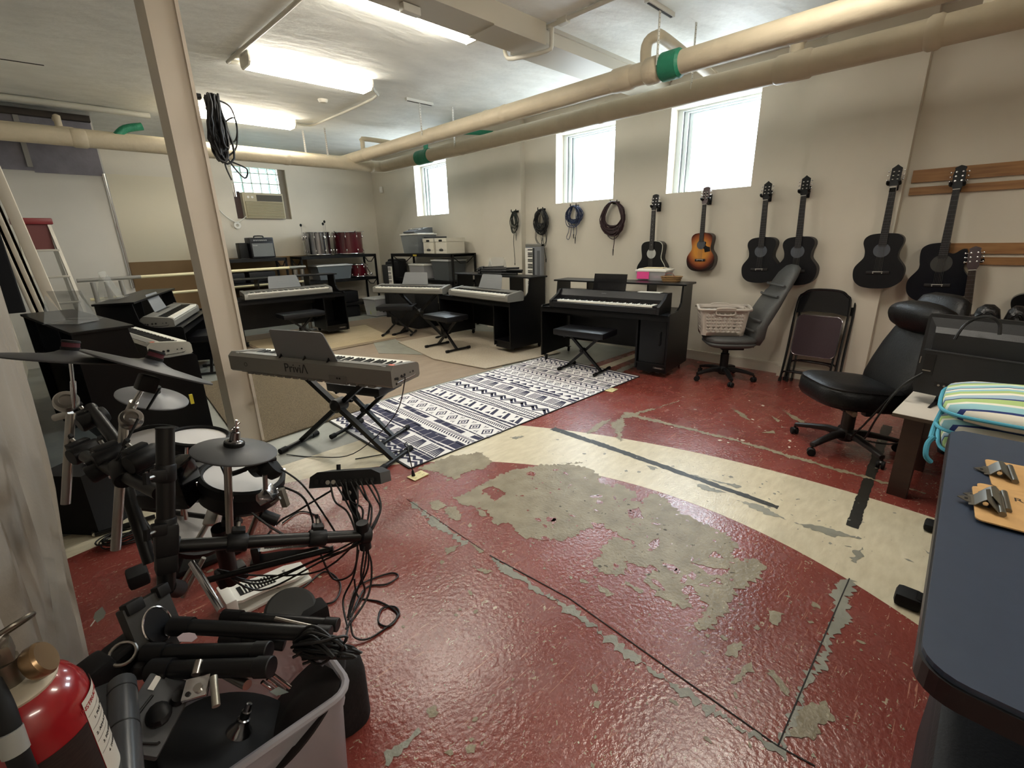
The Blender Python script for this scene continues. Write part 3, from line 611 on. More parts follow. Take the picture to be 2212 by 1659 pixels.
def stage_piano(label, loc, rz, mode='one', name='stage_piano', rest=True, back_logo=False, body=None, sticker=False, group='silver stage pianos', W=1.32):
    """x = player's left to right, y = front to back, z from the underside"""
    t = thing(name, label, 'keyboard', loc, rz, group); D = .285; m = body or SILV
    pr = [(0, .012), (.015, 0), (D-.01, 0), (D, .012), (D, .105), (D-.02, .122), (.172, .112), (.168, .085), (.012, .07), (0, .062)]
    MB().prism(pr, W-.1, m, YZ, (.05, 0, 0)).obj('body', t, 25)
    pe = [(0, .012), (.015, 0), (D-.01, 0), (D, .012), (D, .105), (D-.03, .13), (.17, .118), (.03, .098), (.008, .088), (0, .07)]
    for x, nm in ((0, 'end_cheek'), (W-.05, 'end_cheek')):
        e = MB().prism(pe, .05, m, YZ, (x, 0, 0)).obj(nm, t, 25)
        if x == 0:
            s = MB().tube([(-.001, .05, .03), (-.002, .06, .022), (-.002, D-.05, .022), (-.001, D-.04, .03)], .0025, CHROME, 6)
            for yy, rr, zz in ((.07, .006, .05), (.1, .004, .05), (.16, .009, .05), (.19, .009, .05), (.23, .009, .045)): s.cyl((-.003, yy, zz), (.002, yy, zz), rr, SLOT, n=10)
            s.box((-.001, .25, .05), (.004, .016, .014), SLOT).box((-.001, .245, .018), (.004, .012, .012), SLOT).obj('jack_panel', e)
        if sticker and x == 0: MB().box((.025, D-.045, .129), (.035, .025, .002), STK).obj('sticker', e, 0)
    keys(t, .05, W-.1, .012, .152, .094, mode)
    MB().box((W/2, .225, .1185), (W-.16, .075, .004), SILVD, M.Rotation(.13, 3, 'X')).obj('control_panel', t, 0)
    MB().box((W/2, D/2, -.003), (W-.14, D-.05, .01), BLKP).obj('underside', t, 0)
    if rest: music_rest(t, W*.5, D-.035, .118)
    if back_logo:
        RB = M(((-1, 0, 0), (0, 0, 1), (0, 1, 0)))
        text('Privi\u039b', .08, P('logo_dark', '1d1c1a', .5), 'lettering', t, RB, (W*.55, D+.0008, .06))
        b = MB().torus((W*.885, D, .055), .012, .002, P('logo_dark'), (0, 1, 0), 16, 6).obj('badge', t)
        MB().box((W*.3, D+.003, .018), (.13, .006, .05), SILVD).box((W*.285, D+.007, .03), (.01, .003, .01), SLOT).box((W*.3, D+.007, .03), (.01, .003, .01), SLOT).obj('socket_plate', t, 0)
        for k in range(16): MB().box((W*(.12+.05*k), D-.02, -.004), (.045, .03, .014), SILVD).obj('underside_rib', t, 0)
    return t
# ---------------------------------------------------------------- benches and X stands
def xbar(mb, a, b, w=.028, h=.03): return mb.bar(a, b, w, h, BLKM)
def bench(label, c, rz, Ls=.62, Ds=.36, z=.49, fr=.235, fd=.36, group='black X-frame keyboard benches', seat=True):
    t = thing('keyboard_bench', label, 'bench', (c[0], c[1], c[2] if len(c) > 2 else 0), rz, group)
    if seat:
        s = MB().box((0, 0, z-.035), (Ls, Ds, .07), VINYL, None, .016).obj('seat', t)
        MB().tube([(a*Ls/2*.985, b*Ds/2*.975, z-.008) for a, b in ((-1, -1), (1, -1), (1, 1), (-1, 1))], .004, VINYL, 6, closed=True).obj('piping', s)
        MB().box((0, 0, z-.076), (Ls*.85, Ds*.8, .012), BLKM).obj('seat_board', t, 0)
    for s in (-1, 1):
        xbar(MB(), (-s*fr, .02*s, .02), (s*fr*.8, .02*s, z-.08)).obj('leg', t, 0)
        f = MB().cyl((-s*fr, -fd/2, .02), (-s*fr, fd/2, .02), .015, BLKM).obj('foot', t)
        for q in (-1, 1): MB().cyl((-s*fr, q*(fd/2-.035), .02), (-s*fr, q*(fd/2+.01), .02), .02, RUB).obj('rubber_cap', f)
        MB().cyl((s*fr*.8, -Ds*.4, z-.085), (s*fr*.8, Ds*.4, z-.085), .012, BLKM).obj('seat_rail', t)
    h = .02+(z-.1)*(1/1.8)
    MB().lathe([(0, -.045), (.02, -.045), (.028, -.03), (.028, .03), (.02, .045), (0, .045)], BLKP, (-.02, 0, h), (0, 1, 0), 16).obj('hinge_bolt', t)
    return t
def x_stand(label, c, rz, z, fr=.44, top=.36, fd=.36, off=.0):
    """legs cross in the local x-z plane, feet and arms run along y"""
    t = thing('keyboard_stand', label, 'keyboard stand', (c[0], c[1], c[2] if len(c) > 2 else 0), rz, 'X-shaped keyboard stands')
    for s in (-1, 1):
        xbar(MB(), (-s*fr, .022*s, .025), (s*top, .022*s, z-.02), .034, .04).obj('leg', t, 0)
        f = MB().cyl((-s*fr, -fd/2, .022), (-s*fr, fd/2, .022), .017, BLKM).obj('foot', t)
        for q in (-1, 1): MB().cyl((-s*fr, q*(fd/2-.05), .022), (-s*fr, q*(fd/2+.01), .022), .022, RUB).obj('rubber_cap', f)
        MB().box((s*top, 0, z-.012), (.035, .34, .02), BLKM).obj('support_arm', t, 0)
    h = .025+(z-.045)*fr/(fr+top)
    MB().lathe([(0, -.06), (.03, -.06), (.05, -.045), (.05, .045), (.03, .06), (0, .06)], BLKM, (0, 0, h), (0, 1, 0), 18).cyl((0, .06, h), (0, .1, h), .014, BLKP).box((0, .1, h), (.07, .02, .02), BLKP).obj('hinge_disc', t)
    return t
# ---------------------------------------------------------------- guitars (front towards -y, x to the right, z up from the tail)
def outline(h, wl, ww, wu, cut=False, n=14):
    """half-width profile of the body, lower bout wl, waist ww, upper bout wu (full widths), height h"""
    ks = [(0, .0), (.02, .36), (.09, .72), (.22, .97), (.3, 1), (.42, .9), (.52, .70), (.6, .0)]
    pts = [(0, 0), (.25*wl/2, .004*h), (.62*wl/2, .035*h), (.9*wl/2, .13*h), (wl/2, .27*h), (.96*wl/2, .40*h), (ww/2*1.06, .55*h), (ww/2, .63*h), (ww/2*1.04, .71*h), (wu/2, .83*h), (.95*wu/2, .92*h), (.7*wu/2, .98*h), (.3*wu/2, h), (0, h)]
    r = [V((a, b, 0)) for a, b in pts]; right = smooth_path(r, 4); left = [V((-p.x, p.y, 0)) for p in right[::-1]][1:-1]
    if cut:
        c = [(0, 0), (.25*wl/2, .004*h), (.62*wl/2, .035*h), (.9*wl/2, .13*h), (wl/2, .27*h), (.96*wl/2, .40*h), (ww/2*1.06, .55*h), (ww/2*1.02, .63*h), (ww/2*1.12, .72*h), (wu/2*1.0, .83*h), (wu/2*.93, .885*h), (wu/2*.74, .885*h), (wu/2*.45, .82*h), (wu/2*.22, .835*h), (.03, .88*h), (.028, h)]
        right = smooth_path([V((a, b, 0)) for a, b in c], 4); left = [p for p in left if p.x < -.005]
    return [(p.x, p.y) for p in right]+[(p.x, p.y) for p in left]
def guitar(label, loc, rz, L, bh, wl, ww, wu, top, sides=None, dep=.1, neckw=.052, head='classic', bind=None, rosette=None, bridge='tie', cut=False, tilt=0, pick=False, board=None, headm=None, slot=True, hole=.043):
    t = thing('acoustic_guitar', label, 'guitar', loc, rz, 'guitars hung on the wall'); t.rotation_euler[1] = tilt
    sides = sides or top; board = board or P('fretboard', '17171c', .4)
    ol = outline(bh, wl, ww, wu, cut)
    b = MB().prism(ol, dep, sides, XZ, (0, dep, 0)).obj('body', t, 40)
    MB().prism([(x*.992, bh/2+(y-bh/2)*.994) for x, y in ol], .004, top, XZ, (0, .0, 0)).obj('soundboard', t, 40)
    if bind:
        MB().tube([(x*.996, -.003, bh/2+(y-bh/2)*.997) for x, y in ol], .0042, bind, 6, closed=True).obj('binding', b)
    hz = bh*(.70 if not cut else .66)
    MB().lathe([(0, -.0052), (hole, -.0052), (hole, -.004), (0, -.004)], P('sound_hole_dark', '0c0907', .9), (0, 0, hz), (0, 1, 0), 28).sphere((0, -.0052, hz-hole*.5), hole*.62, P('hole_wood', '8a7550', .7), 12, (1.15, .02, .55)).obj('sound_hole', t)
    ro = rosette or P('rosette_grey', '4a4f57', .5)
    MB().lathe([(hole, -.006), (hole*1.42, -.006), (hole*1.42, -.004), (hole, -.004)], ro, (0, 0, hz), (0, 1, 0), 32).obj('rosette', t)
    bz = bh*.30
    br = MB().box((0, -.009, bz), (.17 if bridge != 'small' else .12, .01, .026), P('bridge_dark', '1c1a1c', .4), None, .003).box((0, -.0155, bz+.006), (.075, .004, .004), P('bone', 'd9d6cc', .4))
    for k in range(2): br.sphere((-.032+.064*k, -.015, bz-.006), .004, P('bone'), 8)
    br.obj('bridge', t)
    nz0, nz1 = bh-.02, L-.185 if head != 'short' else L-.16
    fz0 = hz+hole*.9
    MB().loft([[V((w*math.cos(a), .004+max(0, .02*math.sin(a)), z)) for a in [PI*k/8 for k in range(9)]] for z, w in ((bh-.06, neckw*.56), (nz1, neckw*.44))], sides).box((0, .03, bh-.02), (.05, .06, .05), sides, None, .01).obj('neck', t)
    f = MB().loft([[V((s*w, y, z)) for s, y in ((-1, -.014), (1, -.014), (1, .002), (-1, .002))] for z, w in ((fz0, neckw*.56), (nz1, neckw*.43))], board)
    fs = nz1-bz
    FR = P('fret_wire', '77777a', .3, .8)
    for k in range(1, 20):
        z = nz1-fs*(1-2**(-k/12))
        if z > fz0: f.box((0, -.0148, z), (neckw*(.86+.26*(nz1-z)/(nz1-fz0)), .002, .0022), FR)
    f = f.obj('fretboard', t, 0)
    if bind:
        d = MB()
        for k in (3, 5, 7, 9, 12, 15):
            z = nz1-fs*(1-2**(-(k-.5)/12)); d.sphere((0, -.0145, z), .004, P('bone'), 8, (1, .3, 1))
        d.obj('inlay', f)
    MB().box((0, -.016, nz1+.003), (neckw*.86, .008, .005), P('bone')).obj('nut', t, 0)
    hw = .07; hm = headm or P('head_black', '08080a', .45, spec=.25); hh = L-nz1
    R = M.Rotation(-.22, 3, 'X')
    if head == 'point': hp = [(-.024, 0), (.024, 0), (.036, .03), (.036, hh-.03), (.02, hh-.018), (0, hh), (-.02, hh-.018), (-.036, hh-.03), (-.036, .03)]
    elif head == 'wavy': hp = [(-.024, 0), (.024, 0), (.036, .03), (.039, hh*.6), (.032, hh*.82), (.036, hh*.9), (.022, hh*.95), (0, hh), (-.022, hh*.95), (-.036, hh*.9), (-.032, hh*.82), (-.039, hh*.6), (-.036, .03)]
    else: hp = [(-.024, 0), (.024, 0), (.034, .03), (.04, hh-.01), (.014, hh), (-.014, hh), (-.04, hh-.01), (-.034, .03)]
    h = MB().prism(hp, .016, hm, R @ XZ, V((0, 0, nz1+.004))+R @ V((0, .004, 0)))
    if slot:
        for s in (-1, 1):
            h.box(V((0, 0, nz1))+R @ V((s*.017, -.0125, hh*.52)), (.011, .003, hh*.5), P('slot_shadow', '050505', .8), R)
            for k in range(3): h.cyl(V((0, 0, nz1))+R @ V((s*.017-.0055, -.0145, hh*(.36+.17*k))), V((0, 0, nz1))+R @ V((s*.017+.0055, -.0145, hh*(.36+.17*k))), .0035, P('bone'), n=8)
    h = h.obj('headstock', t, 0)
    for s in (-1, 1):
        for k in range(3):
            z = hh*(.36+.19*k); c = V((0, 0, nz1))+R @ V((s*.036, -.003, z)); e = V((0, 0, nz1))+R @ V((s*.054, -.003, z))
            q = MB().cyl(c, e, .0022, CHROME, n=8).sphere(e, .008, CHROME if head != 'classic2' else P('bone'), 10, (.75, .6, 1))
            if not slot: q.lathe([(.0065, -.0165), (.0065, -.012), (.004, -.012), (.004, -.024), (0, -.025)], CHROME, V((0, 0, nz1))+R @ V((s*.02, 0, z)), R @ V((0, 1, 0)), 10)
            q.obj('tuning_peg', h)
    ST = P('string_steel', '8b8b88', .35, .9)
    for k in range(6):
        a = (k-2.5)/5; MB().tube([(a*.052, -.0175, bz+.004), (a*neckw*.72, -.0205, nz1+.004)], .0009 if k > 2 else .0006, ST, 4).obj('string', t)
    if pick: MB().prism([(.045, hz+.035), (.058, hz+.02), (.05, hz-.005), (.07, hz-.02), (.105, hz-.03), (.11, hz-.075), (.05, hz-.085), (.04, hz-.05), (.028, hz-.04), (.044, hz-.012)], .003, P('pickguard', '0c0b0c', .25), XZ, (0, -.004, 0)).obj('pickguard', t, 0)
    if bridge == 'cap': MB().lathe([(.006, 0), (.008, .02), (.012, .025), (.01, .035), (0, .036)], BLKP, (.045, .03, bh-.03), (.3, -.2, 1)).obj('strap_button', t)
    return t
def hanger_yoke(label, loc, rz):
    t = thing('guitar_hanger', label, 'guitar hanger', loc, rz, 'wall-mounted guitar hangers')
    MB().box((0, .055, .0), (.05, .02, .11), BLKP, None, .006).obj('wall_plate', t)
    MB().cyl((0, .05, 0), (0, -.0, 0), .008, BLKM).tube([(-.04, -.075, .016), (-.042, -.06, .0), (-.036, -.02, -.006), (0, .0, -.006), (.036, -.02, -.006), (.042, -.06, 0), (.04, -.075, .016)], .011, RUB, 10, 4).obj('yoke', t)
    return t
# ---------------------------------------------------------------- cable coils
def coil(name, label, m, loc, w, h, n, seed, tails=(), r=.0055, group='coiled cables on wall hooks', slant=0, lo=.35, thick=.03):
    """coil hanging in the y-z plane against the wall (wall towards +x)"""
    t = thing(name, label, 'cable', loc, 0, group); R_ = random.Random(seed); mb = MB()
    w *= 1.4
    for k in range(n):
        ww = w*R_.uniform(lo, 1.06)/2; hh = h*(R_.uniform(.75, 1.08) if lo > .6 else R_.uniform(.6, 1.08)); cy = R_.uniform(-.012, .012); q = R_.uniform(-thick, thick*.4)
        pts = []
        for i in range(22):
            a = 2*PI*i/22; zz = -hh/2+hh/2*math.cos(a); yy = ww*math.sin(a)*(1-.25*math.cos(a)*.6)
            pts.append((q+.006*math.sin(3*a+k), cy+yy+slant*zz+.004*math.sin(5*a+k), zz+R_.uniform(-.004, .004)))
        mb.tube(pts, r, m, 6, closed=True)
    mb.obj('coil', t)
    for i, tl in enumerate(tails):
        q = MB().tube([(-.01, a, b) for a, b in tl[0]], r*.8, m, 6, 5).obj('tail', t)
        if tl[1]:
            a, b = tl[0][-1]; MB().cyl((-.01, a, b), (-.01, a, b-tl[1]), .008, tl[2] if len(tl) > 2 else BLKP, r2=.005, n=8).obj('plug', q)
    return t
def wall_hook(label, loc, w=.1):
    t = MB().box((.0, 0, .0), (.012, w, .03), BLKM)
    for s in (-1, 1): t.tube([(0, s*w/2, 0), (-.05, s*w/2, -.005), (-.06, s*w/2, .0), (-.06, s*w/2, .03)], .007, RUB, 8, 3)
    t = t.obj('cable_hook', None); t.location = loc; return tag(t, label, 'hook', 'black cable hooks')
# ---------------------------------------------------------------- swivel chairs (facing +x)
def ring(c, ax, ay, w, d, p=2.6, n=20):
    c = V(c); ax = V(ax).normalized(); ay = V(ay).normalized()
    out = []
    for k in range(n):
        a = 2*PI*k/n; ca, sa = math.cos(a), math.sin(a)
        out.append(c+ax*(w/2*math.copysign(abs(ca)**(2/p), ca))+ay*(d/2*math.copysign(abs(sa)**(2/p), sa)))
    return out
def swivel_base(t, hub=.34, R=.31, m=BLKP, ang0=0):
    MB().cyl((0, 0, .1), (0, 0, hub), .03, m).cyl((0, 0, .12), (0, 0, hub*.72), .042, m, bev=.004).obj('gas_column', t)
    MB().lathe([(0, .06), (.045, .06), (.055, .075), (.055, .12), (.04, .15), (0, .15)], m).obj('hub', t)
    for k in range(5):
        a = ang0+2*PI*k/5; d = V((math.cos(a), math.sin(a), 0)); s = V((-d.y, d.x, 0))
        rg = [ring(d*r+V((0, 0, z)), s, (0, 0, 1), w, h, 3, 12) for r, z, w, h in ((.03, .105, .06, .06), (.12, .115, .055, .045), (.22, .1, .048, .035), (R, .078, .04, .03))]
        MB().loft(rg, m).obj('base_arm', t)
        c = MB(); e = d*R; u = V((math.cos(a+.7), math.sin(a+.7), 0))
        c.cyl(e+V((0, 0, .03)), e+V((0, 0, .075)), .009, BLKM, n=8)
        for q in (-1, 1): c.lathe([(0, -.009), (.024, -.009), (.027, -.005), (.027, .005), (.024, .009), (0, .009)], RUB, e+u*q*.014+V((0, 0, .027)), u, 16)
        c.sphere(e+V((0, 0, .04)), .022, m, 10, (1, 1, .8)).obj('caster', t)

# ---------------------------------------------------------------- rugs
def flat(name, label, poly, m, th=.006, cat='rug', z=.001):
    o = MB().prism([p[:2] for p in poly], th, m, None, (0, 0, z)).obj(name, None, 0); return tag(o, label, cat)
BRC = P('brown_carpet', '8a7a68', .9, bump=.3, bscale=60, var=.12, vscale=3, stretch=(1, 3, 1))
flat('brown_carpet', 'large flat brown carpet lying under the other mats', [(1.66, 4.06), (3.75, 4.06), (5.0, 5.0), (5.0, 8.9), (1.66, 8.9)], BRC, .003)
TANC = P('tan_carpet', '85755a', .95, bump=.9, bscale=170, var=.4, vscale=110, col2='4f4433')
flat('tan_carpet', 'tan looped carpet piece in front of the column, under the keyboard stand', [(.79, 3.79), (1.84, 3.92), (1.86, 6.1), (.95, 6.1)], TANC, .012, z=.0042)
BEI = P('beige_carpet', 'aea28f', .95, bump=.6, bscale=150, var=.15, vscale=60)
flat('beige_carpet', 'beige carpet remnant beneath the piano desks on the window side', [(3.53, 4.11), (4.75, 3.96), (5.3, 5.4), (4.9, 6.3), (3.66, 6.3), (3.4, 5.0)], BEI, .010, z=.0102)
flat('grey_mat', 'pale greenish grey mat between bamboo mat and beige carpet', [(3.1, 5.9), (3.62, 5.1), (3.75, 6.5), (3.9, 6.9), (3.4, 6.6)], CONCG, .005, z=.0045)
MATC = P('bamboo', 'b9a88a', .55, var=.25, vscale=30, stretch=(.3, 4, 1), col2='9c8a6a')
bm_ = MB().prism([(2.0, 6.55), (4.04, 6.6), (4.0, 7.2), (4.2, 8.3), (2.0, 8.4)], .004, P('mat_border', '80705a', .8), None, (0, 0, .011))
bm_.prism([(2.05, 6.68), (3.9, 6.72), (3.9, 7.2), (4.1, 8.2), (2.05, 8.3)], .0055, MATC, None, (0, 0, .011))
for k in range(50): bm_.cuboid((2.06+.037*k, 6.7, .0162), (2.063+.037*k, 7.15, .0168), P('bamboo_gap', '8f7a4f', .7))
tag(bm_.obj('bamboo_mat', None, 0), 'pale yellow bamboo mat with brown cloth border in front of the far piano desk', 'rug')
NAVY = P('navy_yarn', '30314a', .9, bump=.3, bscale=300); OFFW = P('white_yarn', 'e9e7e6', .9, bump=.4, bscale=260)
def patterned_rug():
    x0, x1, y0, y1 = 1.5, 4.46, 2.585, 4.0
    W, L = y1-y0, x1-x0
    mb = MB().cuboid((x0, y0, .001), (x1, y1, .008), OFFW); z = .0086
    r = random.Random(4)
    def q(*pts): mb.face([(x0+a, y0+b, z) for a, b in pts], NAVY)      # a along the length, b across
    def stripe(a, w, wob=.006, seg=14, gap=None):
        w *= 1.45; a -= w*.12
        ph = r.uniform(0, 6)
        for i in range(seg):
            b0, b1 = W*i/seg, W*(i+1)/seg
            if gap and i % gap == 1: continue
            o0, o1 = wob*math.sin(ph+i*1.1), wob*math.sin(ph+(i+1)*1.1); q((a+o0, b0+.004), (a+o1, b1), (a+o1+w, b1), (a+o0+w, b0+.004))
    def zig(a, h, n, t, off=0):
        t *= 1.35
        for i in range(n):
            b0 = W*i/n; bm = W*(i+.5)/n; b1 = W*(i+1)/n
            q((a, b0), (a+h, bm), (a+h+t, bm), (a+t, b0)); q((a+h, bm), (a, b1), (a+t, b1), (a+h+t, bm))
    def tri(a, h, n, f=.8):
        for i in range(n): b = W*(i+.5)/n; w = W/n*f/2; q((a, b-w), (a+h, b), (a, b+w))
    def dashes(a, h, n, sl=0, f=.5):
        for i in range(n): b = W*(i+.25)/n; w = W/n*f; q((a, b), (a, b+w), (a+h, b+w+sl), (a+h, b+sl))
    def vees(a, h, n):
        for i in range(n):
            b = W*i/n; u = W/n
            q((a, b+u*.06), (a, b+u*.34), (a+h, b+u*.64), (a+h, b+u*.42)); q((a, b+u*.42), (a+h*.4, b+u*.6), (a, b+u*.78)); q((a+h, b+u*.75), (a+h*.6, b+u*.85), (a+h, b+u*.98))
    def slants(a, h, n):
        for i in range(n):
            b = W*i/n; u = W/n
            for k in range(5): q((a, b+u*(.03+.1*k)), (a, b+u*(.09+.1*k)), (a+h, b+u*(.28+.05*k)), (a+h, b+u*(.22+.05*k)))
            for k in range(4): q((a, b+u*(.55+.11*k)), (a, b+u*(.61+.11*k)), (a+h, b+u*(.61+.11*k)), (a+h, b+u*(.55+.11*k)))
    def diamonds(a, h, n):
        for i in range(n):
            b = W*(i+.5)/n; u = W/n*.34; m = a+h/2
            for s, e in ((1, .72), (.45, .2)):
                for (p, v) in (((-1, 0), (0, 1)), ((0, 1), (1, 0)), ((1, 0), (0, -1)), ((0, -1), (-1, 0))):
                    q((m+p[0]*h/2*s, b+p[1]*u*s), (m+v[0]*h/2*s, b+v[1]*u*s), (m+v[0]*h/2*e, b+v[1]*u*e), (m+p[0]*h/2*e, b+p[1]*u*e))
            b2 = W*i/n
            for s in (-1, 1):
                q((a, b2+s*u*.15), (a, b2+s*u*.4), (a+h*.32, b2+s*.005)); q((a+h, b2+s*u*.15), (a+h, b2+s*u*.4), (a+h*.68, b2+s*.005))
    a = .0
    mb.cuboid((x0-.012, y0, .001), (x0+.004, y1, .0095), P('rug_binding', '1b1b1f', .8)).cuboid((x1, y0, .001), (x1+.018, y1, .0095), P('rug_binding')).cuboid((x0, y0-.008, .001), (x1, y0, .009), P('rug_binding'))
    for k in range(2): zig(.03+.045*k, .03, 16, .02)
    stripe(.14, .03); stripe(.185, .012)
    slants(.215, .12, 6); stripe(.36, .015); stripe(.40, .055, .008); stripe(.47, .02, .006, 12, 3)
    dashes(.52, .035, 46, .02); dashes(.56, .035, 46, -.02); stripe(.62, .035, .007, 14, 5); stripe(.675, .01)
    diamonds(.71, .14, 9); stripe(.875, .012); dashes(.91, .03, 60, .012); dashes(.94, .012, 60, -.008, .7); stripe(.975, .012); stripe(1.01, .02, .006)
    vees(1.06, .13, 9); stripe(1.22, .012); stripe(1.25, .014); dashes(1.29, .045, 48); stripe(1.355, .01)
    zig(1.38, .06, 10, .025); zig(1.43, .06, 10, .02); tri(1.44, .05, 10, .5); stripe(1.545, .014); stripe(1.58, .012)
    slants(1.62, .14, 6); stripe(1.79, .016); stripe(1.83, .03, .006, 14, 4)
    tri(1.89, .06, 14, .9); stripe(1.975, .012); tri(2.0, .03, 14, .6); stripe(2.05, .016)
    diamonds(2.09, .12, 13); stripe(2.235, .012); zig(2.265, .05, 20, .02); stripe(2.35, .014)
    slants(2.39, .1, 8); stripe(2.52, .016); diamonds(2.56, .12, 13); stripe(2.7, .012); zig(2.73, .05, 18, .025); zig(2.8, .05, 18, .02); stripe(2.89, .03)
    return tag(mb.obj('patterned_rug', None, 0, weld=False), 'white rug with navy tribal pattern bands in the middle of the floor', 'rug')
patterned_rug()
# ---------------------------------------------------------------- desks, keyboards, benches
dA = desk('black rolling piano desk with a smoked pedestal door, partly on the patterned rug', (4.315, 3.92), -1.431, True)
dB = desk('black rolling piano desk on beige carpet, under the third window, mid-row on the window side', (4.238, 5.973, .0205), -1.586, W=1.6, plate=False)
dD = desk('black rolling piano desk facing the back wall, on the bamboo mat', (1.917, 7.769, .017), -.066)
dE = desk('black rolling piano desk behind the drum kit, its side panel towards the room', (.70, 4.26), math.radians(99), plate=False, W=1.58)
dF = desk('black rolling piano desk angled beyond the drum-kit desk, near the stepladder', (.90, 5.86), math.radians(69), plate=False)
def on(o, rz, u, v, z): return (o[0]+u*math.cos(rz)-v*math.sin(rz), o[1]+u*math.sin(rz)+v*math.cos(rz), z)
def console_piano(label, loc, rz, W=1.38):
    t = thing('digital_piano', label, 'keyboard', loc, rz); D = .36
    BP = P('piano_satin_black', '141417', .34)
    cheek = [(0, 0), (D, 0), (D, .2), (.22, .2), (.17, .15), (.05, .1), (0, .08)]
    for x in (0, W-.03): MB().prism(cheek, .03, BP, YZ, (x, 0, 0)).obj('end_cheek', t, 25)
    MB().cuboid((.03, 0, 0), (W-.03, .028, .065), BP, .004).cuboid((.03, .02, 0), (W-.03, D, .05), BP).obj('key_slip', t, 0)
    MB().prism([(.2, .05), (D-.02, .05), (D-.02, .2), (.25, .2), (.2, .13)], W-.06, BP, YZ, (.03, 0, 0)).obj('body', t, 25)
    for x in (.03, W-.09): MB().cuboid((x, .028, .05), (x+.06, .2, .09), BP, .004).obj('key_block', t, 0)
    keys(t, .09, W-.18, .035, .15, .088, 'each')
    MB().cuboid((.09, .188, .09), (W-.09, .196, .094), P('felt', '3b0f12', .9)).obj('felt_strip', t, 0)
    r = MB().box((W*.47, .31, .29), (.42, .005, .2), SMOKE, M.Rotation(-.2, 3, 'X')).box((W*.47, .285, .2), (.42, .05, .008), SMOKE).obj('music_rest', t, 0); r['label'] = 'smoked translucent music rest'
    text('KAWAI', .018, P('faint_grey_lettering', '6c6c70', .5), 'lettering', t, M(((1, 0, 0), (0, .5, -.86), (0, .86, .5))), (W*.45, .2235, .17))
    MB().cuboid((W-.36, .26, .2), (W-.1, .36, .204), PAPER).obj('control_strip', t, 0)
    return t
console_piano('black console digital piano with ivory keys on the desk with the smoked door', on((4.315, 3.92), -1.431, .12, .01, .692), -1.431)
kB = stage_piano('silver stage piano with grey music rest on the middle window-side desk', (4.2, 5.66, .72), -1.61)
kC = stage_piano('silver stage piano on its own X stand in the far corner by the shelving', (3.76, 7.12, .712), -1.177)
kD = stage_piano('silver stage piano on the desk that faces the back wall', (2.03, 7.76, .716), -.035)
kF = stage_piano('silver stage piano on the angled desk near the stepladder', on((.90, 5.86), math.radians(69),   .06, .08, .70), math.radians(69))
kE = stage_piano('pale stage piano with orange sticker, on the desk behind the drum kit', (.692, 4.33, .70), math.radians(98.5), 'each', rest=False, body=P('pale_silver', 'b9b6aa', .4, .1), sticker=True)
a_ = math.radians(113.5); bl = V((1.282,2.322,0.69)); vv = V((-math.sin(a_), math.cos(a_), 0)); kP = bl-vv*.285
stage_piano('silver stage piano seen from behind, on the near X stand beside the column', (kP.x, kP.y, .69), a_, 'each', back_logo=True, sticker=True)
x_stand('X stand under the near keyboard seen from behind', (1.31, 3.17), math.radians(-66), .685, .45, .36, .36)
x_stand('X stand under the far corner keyboard', (4.24, 6.53, .005), -1.177, .708, .42, .34, .4)
MB_ = MB().tube([on((kP.x, kP.y), a_, -.005, .19, .735), on((kP.x, kP.y), a_, -.02, .19, .71), (1.42, 2.6, .4), (1.25, 2.9, .1), (1.1, 3.25, .012), (.98, 3.45, .008)], .0035, CORD, 6, 6)
tag(MB_.obj('pedal_cord', None), 'thin black cord drooping from the end of the near keyboard', 'cord')
bench('padded black bench in front of the console digital piano', (4.27, 3.2, .009), -1.431, .64, .36)
bench('padded black bench with a blue sheen, at the middle window-side keyboard', (3.9, 5.36, .0205), -PI/2, .56, .38, fr=.25, fd=.4)
bench('padded black bench in front of the corner keyboard on its stand', (4.02, 6.85, .017), -.8, .6, .36)
bench('padded black bench pushed under the keyboard facing the back wall', (2.66, 7.4, .0165), .0, .62, .36)
bench('padded black bench half hidden beneath the near keyboard by the column', (1.6, 3.33, .009), math.radians(-66), .5, .3, z=.46)
bench('padded black bench behind the column, at the angled desk', (1.28, 6.7, .005), math.radians(69), .6, .34)
# ---------------------------------------------------------------- guitars and hooks on the window wall
BK = P('guitar_black', '07080b', .3, spec=.35, coat=.1); BKM = P('guitar_black_satin', '0a0b10', .42, spec=.35)
SUN = bpy.data.materials.new('sunburst'); SUN.use_nodes = True
def sunburst():
    nt = SUN.node_tree; b = nt.nodes['Principled BSDF']; b.inputs['Roughness'].default_value = .25
    tc = nt.nodes.new('ShaderNodeTexCoord'); mp = nt.nodes.new('ShaderNodeMapping'); g = nt.nodes.new('ShaderNodeTexGradient'); g.gradient_type = 'SPHERICAL'
    mp.inputs['Location'].default_value = (0, 0, -1.0); mp.inputs['Scale'].default_value = (5.0, 0, 4.2)
    r = nt.nodes.new('ShaderNodeValToRGB'); e = r.color_ramp.elements
    e[0].position = .04; e[0].color = (*lin('1a0d0a'), 1); e[1].position = .62; e[1].color = (*lin('c9893a'), 1)
    for p, c in ((.16, '4a1a10'), (.34, '94502a')): k = e.new(p); k.color = (*lin(c), 1)
    L = nt.links.new; L(tc.outputs['Object'], mp.inputs[0]); L(mp.outputs[0], g.inputs[0]); L(g.outputs[0], r.inputs[0]); L(r.outputs[0], b.inputs['Base Color'])
sunburst()
GP = -PI/2
CREAMB = P('cream_binding', 'c9c7ba', .4)
guitar('black dreadnought guitar with pale binding and white rosette, hung behind the plastic tub', (5.48, 3.1, .935), GP, 1.04, .50, .40, .27, .295, BK, bind=CREAMB, rosette=P('white_rosette', 'b9bab5', .4), head='square', tilt=-.01, bridge='cap', slot=False)
